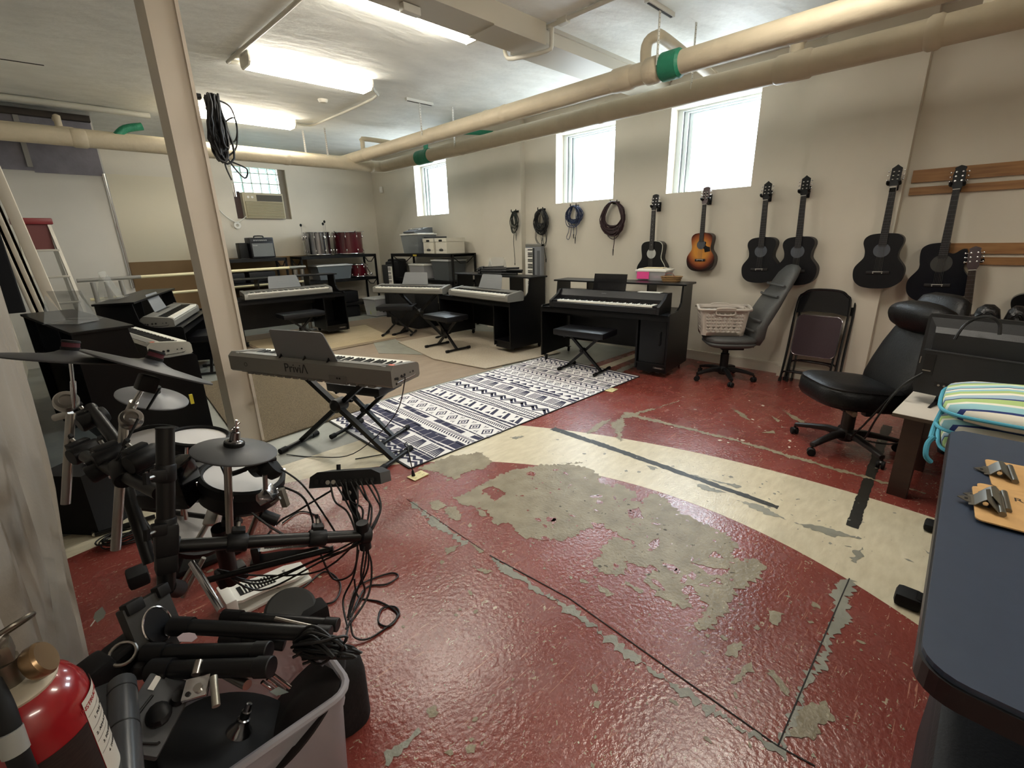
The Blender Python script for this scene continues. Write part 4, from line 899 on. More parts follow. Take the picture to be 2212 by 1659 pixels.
guitar('small sunburst acoustic guitar with dark pickguard, the only brown one', (5.49, 2.475, 1.085), GP, .92, .43, .33, .22, .245, SUN, P('sunburst_side', '2a1812', .3), head='classic', pick=True, bridge='small', neckw=.044, headm=P('head_brown', '3f2a2c', .35), hole=.036, tilt=-.015, dep=.09)
guitar('black classical guitar directly left of its twin, above the laundry basket chair', (5.48, 1.81, .985), GP, 1.02, .47, .365, .235, .28, BKM, head='point', tilt=-.035)
guitar('black classical guitar whose lower body is hidden by the grey chair back', (5.385, 1.435, .985), GP, 1.03, .47, .365, .235, .28, BKM, head='point', tilt=-.04)
g5 = guitar('black classical guitar with a shiny plate at its head, at the pier edge', (5.385, .775, .99), GP, 1.04, .48, .37, .24, .285, BKM, head='point', tilt=-.015)
MB().box((0, -.012, .845), (.05, .004, .05), P('mirror_plate', 'f0f0f0', .05, 1)).obj('chrome_plate', g5, 0)
guitar('large black cutaway acoustic guitar hung on the pine rail', (5.46, .355, .885), GP, 1.1, .50, .41, .28, .30, P('guitar_navy_black', '070a14', .3, spec=.35), head='wavy', cut=True, slot=False, rosette=P('dark_ring', '3a3a38', .4), hole=.05, bridge='long', tilt=-.03)
guitar('guitar with a maroon head and wooden neck, its body hidden by the monitor', (5.35, .085, .33), GP, 1.03, .48, .38, .25, .29, BK, head='wavy', slot=False, tilt=-.09, board=P('rosewood', '2f211a', .45), headm=P('head_maroon', '2a0f12', .3))
guitar('black guitar at the far end of the wall, cut off at the picture edge', (5.45, -.26, .52), GP, 1.03, .48, .38, .25, .29, BK, head='wavy', slot=False, tilt=-.02)
for lb, x, y, z in (('yoke holding the black dreadnought by the window', 5.53, 3.1, 1.835), ('yoke holding the sunburst guitar', 5.53, 2.475, 1.875), ('yoke holding the left twin of the classical guitars', 5.53, 1.845, 1.865), ('yoke holding the right twin of the classical guitars', 5.43, 1.47, 1.87), ('yoke holding the guitar with the chrome plate', 5.43, .79, 1.88), ('yoke on the pine rail holding the cutaway guitar', 5.51, .385, 1.84), ('yoke on the lower pine rail holding the maroon-headed guitar', 5.51, .16, 1.24)):
    hanger_yoke(lb, (x, y, z), GP)
for z, h, nm in ((1.935, .1, 'upper wide pine rail on the recessed wall'), (1.815, .062, 'narrow pine rail just below the wide one'), (1.335, .085, 'pine rail on the recessed wall behind the maroon-headed guitar, upper of the low pair'), (1.235, .06, 'narrow pine rail, lowest of the four')):
    tag(MB().cuboid((5.575, -2.2, z-h/2), (5.6, .70 if z > 1.5 else .42, z+h/2), PINE).obj('pine_rail', None, 0), nm, 'rail', 'pine rails')
GRC = P('dark_green_cord', '10180f', .5); BLC = P('blue_cord', '1d2a4a', .5); MAR = P('maroon_cord', '2c1218', .55)
for lb, lo_ in (('hook carrying the dark green cable', (5.493, 5.5, 1.91)), ('hook carrying the big black cable tangle', (5.593, 5.03, 1.915)), ('hook carrying the blue-black cable', (5.593, 4.4, 1.925)), ('hook carrying the maroon cable', (5.593, 3.73, 1.925))): wall_hook(lb, lo_)
coil('cable_coil', 'small dark green cable coil, farthest along the window wall', GRC, (5.45, 5.5, 1.905), .11, .3, 9, 1, [([(.0, -.28), (.02, -.45), (.0, -.7), (.0, -.78)], .03), ([(-.03, -.27), (-.04, -.34)], .09, CHROME)])
coil('cable_coil', 'large tangled black cable bundle above the upright grey keyboard', CORD, (5.55, 5.02, 1.915), .2, .34, 26, 2, [([(.06, -.1), (.12, -.4), (.02, -.52), (-.1, -.5), (-.12, -.2)], 0), ([(.07, -.3), (.1, -.42), (.0, -.5), (-.05, -.3)], 0), ([(-.08, -.3), (-.1, -.46), (-.02, -.55)], 0), ([(-.02, -.3), (-.05, -.5), (-.1, -.72)], .05), ([(0, -.4), (-.02, -.55), (.03, -.75), (-.03, -.85)], 0), ([(-.03, -.04), (-.04, -.1)], .07, CHROME)])
coil('cable_coil', 'blue-black cable coil on the hook below the middle window', BLC, (5.55, 4.4, 1.925), .2, .27, 15, 3, [([(.07, -.2), (.08, -.33), (.12, -.42), (.08, -.45), (.04, -.35), (.05, -.2)], 0), ([(0, -.25), (-.01, -.38)], .06), ([(-.06, -.2), (-.06, -.35), (-.04, -.42)], .09)])
coil('cable_coil', 'maroon cable coil with one plug hanging, left of the dreadnought guitar', MAR, (5.54, 3.73, 1.935), .25, .40, 26, 4, [([(.11, -.3), (.07, -.42), (-.03, -.47), (-.12, -.38), (-.14, -.22)], 0), ([(-.03, -.3), (-.035, -.5), (-.025, -.6)], .08)], r=.0065, lo=.7)

# ---------------------------------------------------------------- swivel chairs (facing +x in their own frame)
def grey_chair():
    t = thing('office_chair', 'grey upholstered swivel chair holding the laundry basket', 'chair', (4.98, 1.88, 0), math.radians(128))
    swivel_base(t, .4, .30, BLKP, .3)
    X, Y, Z = V((1, 0, 0)), V((0, 1, 0)), V((0, 0, 1))
    s = MB().loft([ring((-.02, 0, z), X, Y, w, d, 3.2, 28) for z, w, d in ((.375, .36, .34), (.385, .44, .44), (.41, .5, .49), (.425, .5, .49))]+[ring((-.02, 0, z), X, Y, w, d, 3.2, 28) for z, w, d in ((.432, .48, .47), (.45, .51, .5), (.478, .5, .49), (.492, .42, .42), (.494, .2, .2))], GLEATH).obj('seat', t, 60)
    def backp(prof, name, dy=0):
        rg = []
        for x, z, w, d in prof:
            rg.append(ring((x, dy, z), Y, V((1, 0, .35)), w, d, 2.8, 24))
        return MB().loft(rg, GLEATH).obj(name, t, 60)
    backp([(-.2, .40, .2, .05), (-.235, .42, .38, .13), (-.25, .5, .45, .16), (-.26, .58, .46, .15), (-.275, .62, .47, .12), (-.30, .68, .47, .13), (-.36, .8, .46, .12), (-.42, .92, .43, .10), (-.44, .95, .42, .075), (-.46, 1.0, .40, .1), (-.51, 1.1, .36, .1), (-.55, 1.17, .28, .07), (-.56, 1.19, .15, .03)], 'backrest')
    for zz, dx in ((.56, -.16), (.66, -.205), (.9, -.33), (1.0, -.38)):
        MB().tube([(dx-.03, -.21, zz), (dx, -.1, zz+.005), (dx+.004, 0, zz+.007), (dx, .1, zz+.005), (dx-.03, .21, zz)], .012, GLEATH, 8, 4).obj('back_roll', t)
    MB().box((-.05, 0, .355), (.22, .16, .04), BLKP, None, .008).box((-.17, 0, .37), (.2, .08, .03), BLKP, None, .006).box((.05, -.2, .35), (.03, .03, .07), BLKP, None, .004).obj('mechanism', t)
grey_chair()
def black_chair():
    t = thing('office_chair', 'black leather swivel chair with a plump head pillow, in front of the monitor table', 'chair', (3.86, .55, 0), math.radians(131))
    swivel_base(t, .4, .33, P('scuffed_black', '211d1c', .4, var=.4, vscale=20), .45)
    X, Y = V((1, 0, 0)), V((0, 1, 0))
    tl = .06
    MB().loft([ring((.03, 0, z), V((1, 0, .09)), Y, w, d, 3.4, 28) for z, w, d in ((.345, .44, .42), (.36, .53, .51), (.39, .56, .54), (.47, .55, .53), (.478, .535, .515), (.49, .54, .52), (.505, .5, .48), (.512, .3, .3))], LEATH).obj('seat', t, 60)
    MB().loft([ring((x, 0, z), Y, V((1, 0, .4)), w, d, 2.8, 26) for x, z, w, d in ((-.17, .40, .3, .06), (-.2, .42, .46, .13), (-.235, .5, .52, .16), (-.28, .6, .54, .17), (-.325, .72, .53, .16), (-.36, .82, .5, .13), (-.385, .88, .47, .12), (-.42, .98, .42, .12), (-.45, 1.06, .36, .1), (-.46, 1.09, .22, .04))], LEATH).obj('backrest', t, 60)
    MB().loft([ring((-.325+.02*q[0], q[1], .94+.0*q[0]), V((.45, 0, 1)), V((1, 0, -.45)), q[2], q[3], 2.4, 20) for q in ((0, -.24, .06, .05), (0, -.22, .15, .13), (0, -.12, .2, .17), (0, 0, .21, .185), (0, .12, .2, .17), (0, .22, .15, .13), (0, .24, .06, .05))], LEATH).obj('head_pillow', t, 60)
    m = MB().box((-.02, 0, .365), (.26, .2, .045), BLKP, None, .008).cyl((.13, .18, .35), (.13, .25, .345), .018, P('lever_tan', '6b5848', .5)).box((.13, .15, .36), (.05, .06, .05), BLKP, None, .008).box((.02, .2, .35), (.05, .05, .06), BLKP, None, .008)
    m.obj('mechanism', t)
    MB().tube([(-.25, .2, .42), (-.3, .24, .25), (-.2, .2, .12), (-.05, .1, .1)], .006, CORD, 6, 6).obj('lever_cord', t)
black_chair()
# ---------------------------------------------------------------- laundry basket on the grey chair
def basket():
    loc = V((4.95, 1.945, .498)); t = thing('laundry_basket', 'white lattice plastic laundry basket on the grey chair', 'basket', loc, math.radians(-58))
    WB = P('basket_plastic', 'b3aaa0', .45)
    H = .27; mb = MB()
    def at(side, u, v):
        s = 1+.14*v; hw, hd = .205*s, .15*s; c = .045
        if side == 0: return V((-hw+c+(2*hw-2*c)*u, -hd, v*H))
        if side == 1: return V((hw, -hd+c+(2*hd-2*c)*u, v*H))
        if side == 2: return V((hw-c-(2*hw-2*c)*u, hd, v*H))
        return V((-hw, hd-c-(2*hd-2*c)*u, v*H))
    for side, nx in ((0, 7), (1, 5), (2, 7), (3, 5)):
        ny = 8
        for j in range(ny):
            for i in range(nx):
                u0, u1, v0, v1 = i/nx, (i+1)/nx, j/ny, (j+1)/ny; g = lambda a, b: at(side, u0+(u1-u0)*a, v0+(v1-v0)*b)
                if 0 < j < ny-1:
                    o = [g(*p) for p in ((0, 0), (.5, 0), (1, 0), (1, .5), (1, 1), (.5, 1), (0, 1), (0, .5))]
                    h = [g(*p) for p in ((.32, .32), (.5, .16), (.68, .32), (.84, .5), (.68, .68), (.5, .84), (.32, .68), (.16, .5))]
                    mb.add(o+h, [(k, (k+1) % 8, 8+(k+1) % 8, 8+k) for k in range(8)], WB)
                else: mb.face([g(0, 0), g(1, 0), g(1, 1), g(0, 1)], WB)
        nxt = (side+1) % 4
        for j in range(8): mb.face([at(side, 1, j/8), at(nxt, 0, j/8), at(nxt, 0, (j+1)/8), at(side, 1, (j+1)/8)], WB)
    mb.face([at(0, 0, 0), at(0, 1, 0), at(1, 0, 0), at(1, 1, 0), at(2, 0, 0), at(2, 1, 0), at(3, 0, 0), at(3, 1, 0)], WB)
    b = mb.obj('body', t, 25); s = b.modifiers.new('thick', 'SOLIDIFY'); s.thickness = .005
    r = []
    for sgn in range(4):
        for u in (0, .5, 1):
            p = at(sgn, u, 1)*1.0; q = p.copy(); q.x *= 1.05; q.y *= 1.07; q.z = H+(.022 if u == .5 and sgn in (1, 3) else .0); r.append(q)
    MB().tube(smooth_path(r+[r[0]], 4)[:-1], .013, WB, 8, closed=True, flat=1).obj('rim', t)
    for sy in (-1, 1):
        MB().tube([(-.09, sy*.182, H-.006), (-.07, sy*.19, H+.014), (.07, sy*.19, H+.014), (.09, sy*.182, H-.006)], .012, WB, 8, 4).tube([(-.09, sy*.182, H-.01), (-.075, sy*.18, H-.05), (.075, sy*.18, H-.05), (.09, sy*.182, H-.01)], .009, WB, 8, 4).obj('handle', t)
basket()
# ---------------------------------------------------------------- folded chairs leaning on the pier
def folding_chair(label, off, front):
    t = thing('folding_chair', label, 'chair', (5.30+off, 1.17-off*.6, .0), -PI/2, 'folded metal chairs leaning on the pier'); t.rotation_euler[0] = -.19
    FM = P('chair_enamel', '0c0d11', .22, coat=.5)
    w, h = .23, .96
    MB().tube([(-w-.01, -.0, .0), (-w, 0, .3), (-w+.005, 0, h-.14), (-w+.05, 0, h-.04), (-w+.13, 0, h), (w-.13, 0, h), (w-.05, 0, h-.04), (w-.005, 0, h-.14), (w, 0, .3), (w+.01, 0, 0)], .0115, FM, 10, 4).obj('front_frame', t)
    for s in (-1, 1): MB().tube([(s*(w-.05), .025, .02), (s*(w-.045), .025, .55)], .01, FM, 10).obj('rear_leg', t)
    MB().tube([(-w+.05, .025, .21), (-w+.1, .02, .235), (w-.1, .02, .235), (w-.05, .025, .21)], .009, FM, 8, 4).tube([(-w, 0, .09), (-w+.05, .0, .11), (w-.05, 0, .11), (w, 0, .09)], .009, FM, 8, 4).obj('cross_bars', t)
    bp = [(-w+.005, h-.24), (-.1, h-.215), (.1, h-.215), (w-.005, h-.24), (w-.005, h-.13), (w-.05, h-.035), (w-.13, h-.004), (-w+.13, h-.004), (-w+.05, h-.035), (-w+.005, h-.13)]
    MB().prism(bp, .006, FM, XZ, (0, .004, 0)).obj('back_panel', t, 0)
    if front:
        MB().prism(rrect(.385, .4, .05, 5, 0, .50), .03, P('maroon_vinyl', '35222a', .5, bump=.15, bscale=200), XZ, (0, .018, 0)).obj('seat_pad', t, 30)
        MB().tube([(a, -.004, b) for a, b in rrect(.39, .405, .052, 5, 0, .50)], .007, P('seat_chrome_rim', '9a9498', .2, .9), 8, closed=True).obj('seat_rim', t)
    for s in (-1, 1): MB().cyl((s*(w+.01), 0, -.002), (s*(w+.009), 0, .035), .016, RUB).cyl((s*(w-.05), .025, .0), (s*(w-.05), .025, .035), .014, RUB).obj('rubber_foot', t)
folding_chair('front folded chair with maroon seat pad, leaning against the pier', 0, True)
folding_chair('rear folded chair, black frame only, tucked behind the maroon one', .05, False)
# ---------------------------------------------------------------- monitor table
def monitor_table():
    t = thing('low_table', 'low dark wood table with white top under the monitor', 'table', (3.24, .27, 0), -.06)
    z = .515
    MB().cuboid((0, -1.3, z-.022), (.64, 0, z-.002), P('table_edge', '4f4034', .6)).cuboid((.0, -1.3, z-.003), (.64, 0, z), P('white_laminate', 'd2cbc0', .4, var=.05, vscale=3)).obj('table_top', t, 0)
    for a, b in (((.06, -1.25), (.085, -.05)), ((.55, -1.25), (.575, -.05))): MB().cuboid((a[0], a[1], z-.13), (b[0], b[1], z-.022), WOODD).obj('apron', t, 0)
    for y in (-.085, -1.25): MB().cuboid((.08, y, z-.13), (.55, y+.022, z-.022), WOODD).obj('apron', t, 0)
    for x, y in ((.05, -.14), (.53, -.14), (.05, -1.26), (.53, -1.26)): MB().cuboid((x, y, 0), (x+.065, y+.09, z-.022), WOODD).obj('leg', t, 0)
monitor_table()
def monitor():
    t = thing('television', 'flat black television seen from behind on the white-topped table', 'television', (3.62, .24, .517), -PI/2-.22)
    TB = P('tv_back', '1b1c1e', .5, bump=.08, bscale=250); W, H = .84, .46; z0 = .055
    # x along the width, -y towards the camera side (its back)
    MB().prism([(0, z0+.02), (.01, z0), (W-.01, z0), (W, z0+.02), (W, z0+H-.02), (W-.01, z0+H), (.01, z0+H), (0, z0+H-.02)], .025, TB, XZ, (0, .025, 0)).obj('bezel', t, 0)
    MB().loft([[V((x, y, z)) for x, z in ((a, z0+c), (W-a, z0+c), (W-a, z0+H-d), (a, z0+H-d))] for y, a, c, d in ((0, .015, .01, .02), (-.02, .05, .01, .07), (-.045, .06, .015, .1))], TB).obj('back_shell', t, 0)
    b = MB().cuboid((.03, -.075, z0+.005), (W-.06, -.02, z0+.26), TB).box((W/2, -.073, z0+.262), (W-.1, .012, .006), P('tv_ridge', '3a3b3e', .4))
    b.obj('electronics_hump', t, 0)
    p = MB().cuboid((.12, -.078, z0+.06), (.24, -.074, z0+.09), SLOT)
    for k in range(4): p.cyl((.14+.025*k, -.079, z0+.07), (.14+.025*k, -.076, z0+.07), .006, P('jack_ring', 'b0aca4', .3, .8), n=10)
    p.cuboid((.05, -.078, z0+.12), (.1, -.074, z0+.24), SLOT).cuboid((.052, -.08, z0+.14), (.09, -.076, z0+.146), P('jack_ring')).cuboid((.03, -.078, z0+.18), (.034, -.074, z0+.22), P('jack_ring'))
    p.obj('jack_panel', t, 0)
    v = MB().prism([(.33, z0+.12), (.37, z0+.12), (.4, z0+.075), (.43, z0+.12), (.47, z0+.12), (.41, z0+.05), (.39, z0+.05)], .002, SLOT, XZ, (0, -.0745, 0)).obj('emblem', t, 0)
    for x in (.14, W-.14): MB().prism([(-.02, 0), (.02, 0), (.01, .06), (-.01, .06)], .02, BLKP, XZ, (x, 0, 0)).prism([(-.12, 0), (.1, 0), (.02, .028), (-.02, .028)], .014, BLKP, YZ, (x-.007, -.02, 0)).obj('stand_foot', t, 0)
    return t
monitor()
tag(MB().tube([(3.49, .05, 1.03), (3.44, .02, 1.055), (3.4, -.02, 1.06), (3.395, -.05, 1.03), (3.38, -.06, .98)], .008, CORD, 6, 6).tube([(3.49, .05, 1.03), (3.43, .08, 1.0), (3.405, .1, .93)], .007, CORD, 6, 6).obj('cord_loop', None), 'black cord looped over the top of the television', 'cord')
tag(MB().tube([(3.52, .2, .70), (3.5, .27, .62), (3.52, .33, .5), (3.6, .42, .3), (3.75, .5, .12), (3.8, .48, .1)], .006, CORD, 6, 6).tube([(3.53, .21, .68), (3.5, .29, .58), (3.5, .36, .38), (3.6, .4, .22), (3.7, .42, .16)], .006, CORD, 6, 6).obj('power_cord', None), 'pair of black cords falling from the television past the table edge', 'cord')
# row of black shoes/boots-like gig bags behind the monitor
for i, (y, w, h) in enumerate(((.055, .15, .33), (-.075, .12, .33), (-.165, .08, .34), (-.26, .11, .34))):
    t = thing('padded_bag', ['puffy black bag at the left end of the row behind the television', 'puffy black bag, second from the left behind the television', 'narrow puffy black bag, third from the left behind the television', 'puffy black bag at the right end of the row behind the television'][i], 'bag', (4.25, y-.05, 0), 0, 'black bags in a row')
    MB().loft([ring((.0, 0, z), V((0, 1, 0)), V((1, 0, 0)), a*w, b, 2.3, 16) for z, a, b in ((.0, .8, .16), (.05, 1, .2), (.5, 1.0, .2), (.8, 1.02, .18), (.8+h*.35, .98, .15), (.8+h*.62, .7, .1), (.8+h*.7, .3, .04))], P('shiny_nylon', '0d0d0f', .3, bump=.6, bscale=30)).obj('bag_body', t, 60)
    MB().tube([(-.07, -w*.4, .93), (-.075, -w*.1, .99), (-.07, w*.2, .97), (-.075, w*.42, .9)], .007, P('shiny_nylon'), 6, 4).obj('strap', t)
# ---------------------------------------------------------------- striped cushions on a stool
def striped(name, ca, scale):
    m = bpy.data.materials.new(name); m.use_nodes = True; nt = m.node_tree; L = nt.links.new; b = nt.nodes['Principled BSDF']; b.inputs['Roughness'].default_value = .95
    tc = nt.nodes.new('ShaderNodeTexCoord'); s = nt.nodes.new('ShaderNodeSeparateXYZ'); q = nt.nodes.new('ShaderNodeMath'); q.operation = 'MULTIPLY'; q.inputs[1].default_value = scale
    f = nt.nodes.new('ShaderNodeMath'); f.operation = 'FRACT'; r = nt.nodes.new('ShaderNodeValToRGB'); r.color_ramp.interpolation = 'CONSTANT'
    L(tc.outputs['Object'], s.inputs[0]); L(s.outputs[0], q.inputs[0]); L(q.outputs[0], f.inputs[0]); L(f.outputs[0], r.inputs[0]); L(r.outputs[0], b.inputs['Base Color'])
    e = r.color_ramp.elements; e[0].position = 0; e[0].color = (*lin(ca[0][1]), 1); e[1].position = ca[1][0]; e[1].color = (*lin(ca[1][1]), 1)
    for p, c in ca[2:]: k = e.new(p); k.color = (*lin(c), 1)
    return m
STR = striped('striped_terry', [(0, 'e2dfd2'), (.09, '26366e'), (.13, '8fbcc4'), (.27, 'e2dfd2'), (.33, 'a6bf7c'), (.47, '26366e'), (.51, '9cb4c4'), (.66, 'e6e0cf'), (.76, 'a6bf7c'), (.9, '8fbcc4')], 3.6)
TRIM = P('turquoise_piping', '4d9fb8', .85)
o = MB().cuboid((2.6, -.75, 0), (3.12, -.08, .55), P('stool_fabric', '1d1d20', .7)).obj('storage_stool', None, 0); tag(o, 'dark square stool beneath the striped cushions, mostly hidden by the blue table', 'stool')
for i in range(3):
    t = thing('striped_cushion', ['bottom striped cushion of the stack beside the television', 'middle striped cushion of the stack beside the television', 'top striped cushion with turquoise edge beside the television'][i], 'cushion', (2.86-.02*i, -.30+.01*i, .555+.085*i), [.08, -.05, .03][i], 'stack of striped cushions')
    n = 9; rings = []
    for k, (zz, f, dr) in enumerate(((-.002, .4, 0), (.0, .85, .0), (.018, .99, .01), (.04, 1.0, .0), (.062, .99, 0), (.082, .86, 0), (.09 if i < 2 else .115, .45, 0), (.092 if i < 2 else .122, .1, 0))):
        rings.append(ring((0, 0, zz), V((1, 0, 0)), V((0, 1, 0)), .56*f, .7*f, 4.5, 32))
    MB().loft(rings, STR).obj('cover', t, 70)
    MB().tube([p+V((0, 0, -.04*max(0, p.y-.2)*(3-i))) for p in ring((0, 0, .04), V((1, 0, 0)), V((0, 1, 0)), .575, .715, 4.5, 40)], .0075, TRIM, 8, closed=True).obj('piping', t)
MB2 = MB().tube([(2.62, .06, .63), (2.6, .075, .6), (2.58, .07, .55), (2.6, .05, .52)], .01, TRIM, 8, 4).tube([(2.75, .06, .72), (2.7, .07, .66), (2.62, .07, .62)], .01, TRIM, 8, 4)
tag(MB2.obj('cushion_tie', None), 'turquoise tie hanging from the corner of the striped cushion stack', 'cushion tie')
# ---------------------------------------------------------------- blue-grey table with clipboards
def blue_table():
    t = thing('folding_table', 'table with a dark blue-grey top and black edge, at the right corner', 'table', (0, 0, 0))
    poly = [(.97+.0, -1.3)]+[(.97+.07-.07*math.cos(a), -.105+.07*math.sin(a)) for a in [PI/2*k/6 for k in range(7)]]+[(2.36, .012), (2.40, -.02), (2.42, -1.3)]
    MB().prism(poly, .012, P('blue_grey_top', '323d4f', .4, var=.06, vscale=30), None, (0, 0, .738)).obj('table_top', t, 0)
    pe = [(x-.006 if x < 1.2 else x+.004, y+.004) for x, y in poly]
    MB().prism(pe, .046, P('black_edge', '131316', .45), None, (0, 0, .692)).obj('edge_band', t, 0)
    for x in (1.76, 2.27):
        MB().cuboid((x-.02, -.75, .05), (x+.02, -.68, .70), BLKM).obj('leg', t, 0)
        yf = -.02 if x > 2 else -.3
        f = MB().cuboid((x-.03, -1.25, .025), (x+.03, yf, .06), BLKM).obj('foot_bar', t, 0)
        MB().box((x, yf+.02, .03), (.09, .09, .06), RUB, None, .02).obj('rubber_foot', f)
    MB().cuboid((1.76, -.73, .45), (2.27, -.7, .5), BLKM).obj('stretcher', t, 0)
blue_table()
o = MB().box((3.0, -.01, .025), (.09, .06, .04), RUB, None, .015).tube([(3.0, -.03, .03), (3.02, -.3, .05)], .015, RUB, 8).obj('table_foot', None); tag(o, 'black rubber-tipped foot on the cream band beyond the blue table', 'foot')
def clipboard(label, z, p0, p1, word=None, clip=True):
    """p0,p1: the two corners of the clip end; the board runs off towards -y"""
    p0, p1 = V((*p0[:2], 0)), V((*p1[:2], 0)); u = (p1-p0); w = .228; u.normalize(); v = V((u.y, -u.x, 0))
    if v.y > 0: v = -v
    t = thing('clipboard', label, 'clipboard', (p0.x, p0.y, z), 0, 'clipboards piled on the blue table')
    R = M(((u.x, v.x, 0), (u.y, v.y, 0), (0, 0, 1)))
    MB().prism(rrect(w, .315, .015, 3, w/2, .157), .0035, TAN, R).obj('board', t, 0)
    if clip:
        c = MB(); S = P('clip_steel', '77746c', .35, .85)
        sec = [(-.012, .003), (.0, .006), (.012, .022), (.02, .03), (.032, .024), (.05, .006), (.056, .0045)]
        q = lambda a, b, h: R @ V((a, b, h))
        c.loft([[q(w/2+s*(.06 if k > 3 else .035), b, h) for s in (-1, 1)]+[q(w/2+s*(.06 if k > 3 else .035), b, h+.002) for s in (1, -1)] for k, (b, h) in enumerate(sec)], S)
        c.cyl(q(w/2-.062, .052, .011), q(w/2+.062, .052, .011), .008, S).cyl(q(w/2-.03, .02, .016), q(w/2+.03, .02, .016), .006, CHROME)
        c.prism([(w/2-.02, -.015), (w/2, -.035), (w/2+.02, -.015), (w/2+.03, .03), (w/2-.03, .03)], .002, S, R, (0, 0, .0045)).prism([(w/2-.006, -.02), (w/2+.006, -.02), (w/2+.004, -.013), (w/2-.004, -.013)], .003, SLOT, R, (0, 0, .0046))
        c.obj('clip', t, 25)
    if word: text(word, .034, P('ink_brown', '2b2018', .6), 'lettering', t, M(((v.x, -u.x, 0), (v.y, -u.y, 0), (0, 0, 1))), R @ V((.035, .098, .0038)), depth=.0003)
    return t
clipboard('tan clipboard at the bottom of the fanned pile, farthest on the blue table', .7505, (2.128,-0.088,0.755), (1.829,-0.118,0.755))
clipboard('tan clipboard second from the bottom of the fanned pile', .7545, (1.889,-0.077,0.765), (1.599,-0.099,0.765))
clipboard('tan clipboard with dark lettering on top of the pile on the blue table', .7585, (1.846,-0.067,0.768), (1.525,-0.09,0.768), 'RI')
# ---------------------------------------------------------------- black hard case under the table
def hard_case():
    t = thing('instrument_case', 'black textured hard case with latches under the blue table', 'case', (0, 0, 0))
    CB = P('case_vinyl', '0e0e10', .6, spec=.3, bump=.12, bscale=160)
    MB().cuboid((.85, -.75, .0), (1.62, -.1, .33), CB, .03).obj('case_body', t); MB().cuboid((.85, -.75, .332), (1.62, -.1, .41), CB, .03).obj('lid', t)
    for x, y in ((1.08, -.18), (1.0, -.17)):
        MB().box((x, y, .415), (.03, .05, .012), CHROME, None, .004).cyl((x, y-.02, .42), (x, y+.02, .42), .007, BLKM).sphere((x, y, .425), .009, CHROME, 10).obj('latch', t)
    MB().tube([(1.16, -.2, .41), (1.14, -.2, .44), (1.0, -.22, .445), (.96, -.2, .41)], .012, LEATH, 8, 5).obj('handle', t)
    MB().tube([(1.0, -.12, .415), (.95, -.16, .425), (.92, -.3, .42)], .014, P('blue_ribbon', '5a6c98', .4), 8, 4, flat=.2).obj('ribbon', t)
hard_case()
# outlets in the floor
def outlet(label, c, rz, n=4):
    t = MB().box((0, 0, .003), (.12, .085, .006), P('ivory_plate', 'd9cf9c', .4), None, .002)
    for x in (-.03, .03):
        for y in (-.018, .018): t.cyl((x, y, .004), (x, y, .0068), .014, P('ivory_plate')).box((x-.005, y, .007), (.002, .008, .001), SLOT).box((x+.005, y, .007), (.002, .008, .001), SLOT)
    t = t.obj('floor_outlet', None); t.location = (c[0], c[1], .002); t.rotation_euler = (0, 0, rz); return tag(t, label, 'outlet', 'ivory floor outlets')
outlet('ivory floor outlet with a plug in it at the near corner of the patterned rug', (1.475, 2.455), .1); outlet('ivory floor outlet beside the long edge of the patterned rug', (3.86, 2.54), .1); outlet('ivory floor outlet on the mat between benches', (3.62, 5.98), .3)
o = MB().cyl((1.45, 2.47, .008), (1.45, 2.475, .045), .013, CORD, r2=.007).tube([(1.45, 2.475, .045), (1.46, 2.52, .16), (1.5, 2.6, .19), (1.55, 2.72, .12), (1.62, 2.82, .03), (1.5, 2.9, .011), (1.3, 3.0, .006)], .004, CORD, 6, 6).obj('plug_cord', None)
tag(o, 'black plug and cord rising from the floor outlet near the rug corner', 'cord')

# ---------------------------------------------------------------- electronic drum kit
kit = thing('electronic_drum_kit', 'black electronic drum kit on a tubular rack, left of the column', 'drum kit', (.3, 1.9, 0)); KO = (-.3, -1.9, 0)
def K(mb, name, sm=40, parent=None, label=None):
    o = mb.obj(name, parent or kit, sm, loc=KO if parent is None else None)
    if label: o['label'] = label
    return o
CYR = P('cymbal_rubber', '37383a', .5, var=.15, vscale=9); CYL_ = P('cymbal_sheen', '66676a', .38, var=.1, vscale=6)
def cymbal(c, n, r, m=CYR, parent=None, felt=True, name='cymbal_pad'):
    c, n = V(c), V(n).normalized()
    mb = MB().lathe([(0, .02), (.02, .019), (.034, .011), (.055, .005), (r*.96, -.003), (r, -.006), (r, -.010), (r*.95, -.010), (.05, -.004), (0, -.003)], m, c, n, 44)
    o = K(mb, name, 40, parent)
    if felt:
        f = MB().lathe([(0, .02), (.022, .02), (.022, .027), (0, .027)], RUB, c, n, 18).lathe([(0, .027), (.02, .027), (.02, .04), (0, .04)], P('red_felt', '53232c', .9), c, n, 18).lathe([(0, .04), (.022, .04), (.02, .046), (0, .046)], RUB, c, n, 18)
        f.obj('felt_washer', o)
    return o
def pad(c, n, r, h, name='drum_pad', hoop=RUB):
    c, n = V(c), V(n).normalized()
    o = K(MB().lathe([(0, -h), (r*.8, -h), (r*.98, -h*.75), (r, -.004), (r*.9, -.004)], BLKP, c, n, 40), name)
    MB().lathe([(0, 0), (r*.90, 0), (r*.9, -.003), (0, -.003)], SKIN, c, n, 40).obj('mesh_head', o)
    MB().lathe([(r*.9, -.004), (r*.9, .008), (r*.95, .013), (r*1.03, .008), (r*1.04, -.02), (r*1.0, -.024)], hoop, c, n, 40).obj('hoop', o)
    Fm = frame(n)
    for k in range(6):
        a = 2*PI*k/6; MB().cyl(c+Fm @ V((r*1.05*math.cos(a), r*1.05*math.sin(a), .004)), c+Fm @ V((r*1.05*math.cos(a), r*1.05*math.sin(a), -.05)), .006, CHROME, n=8).obj('tension_rod', o)
    return o
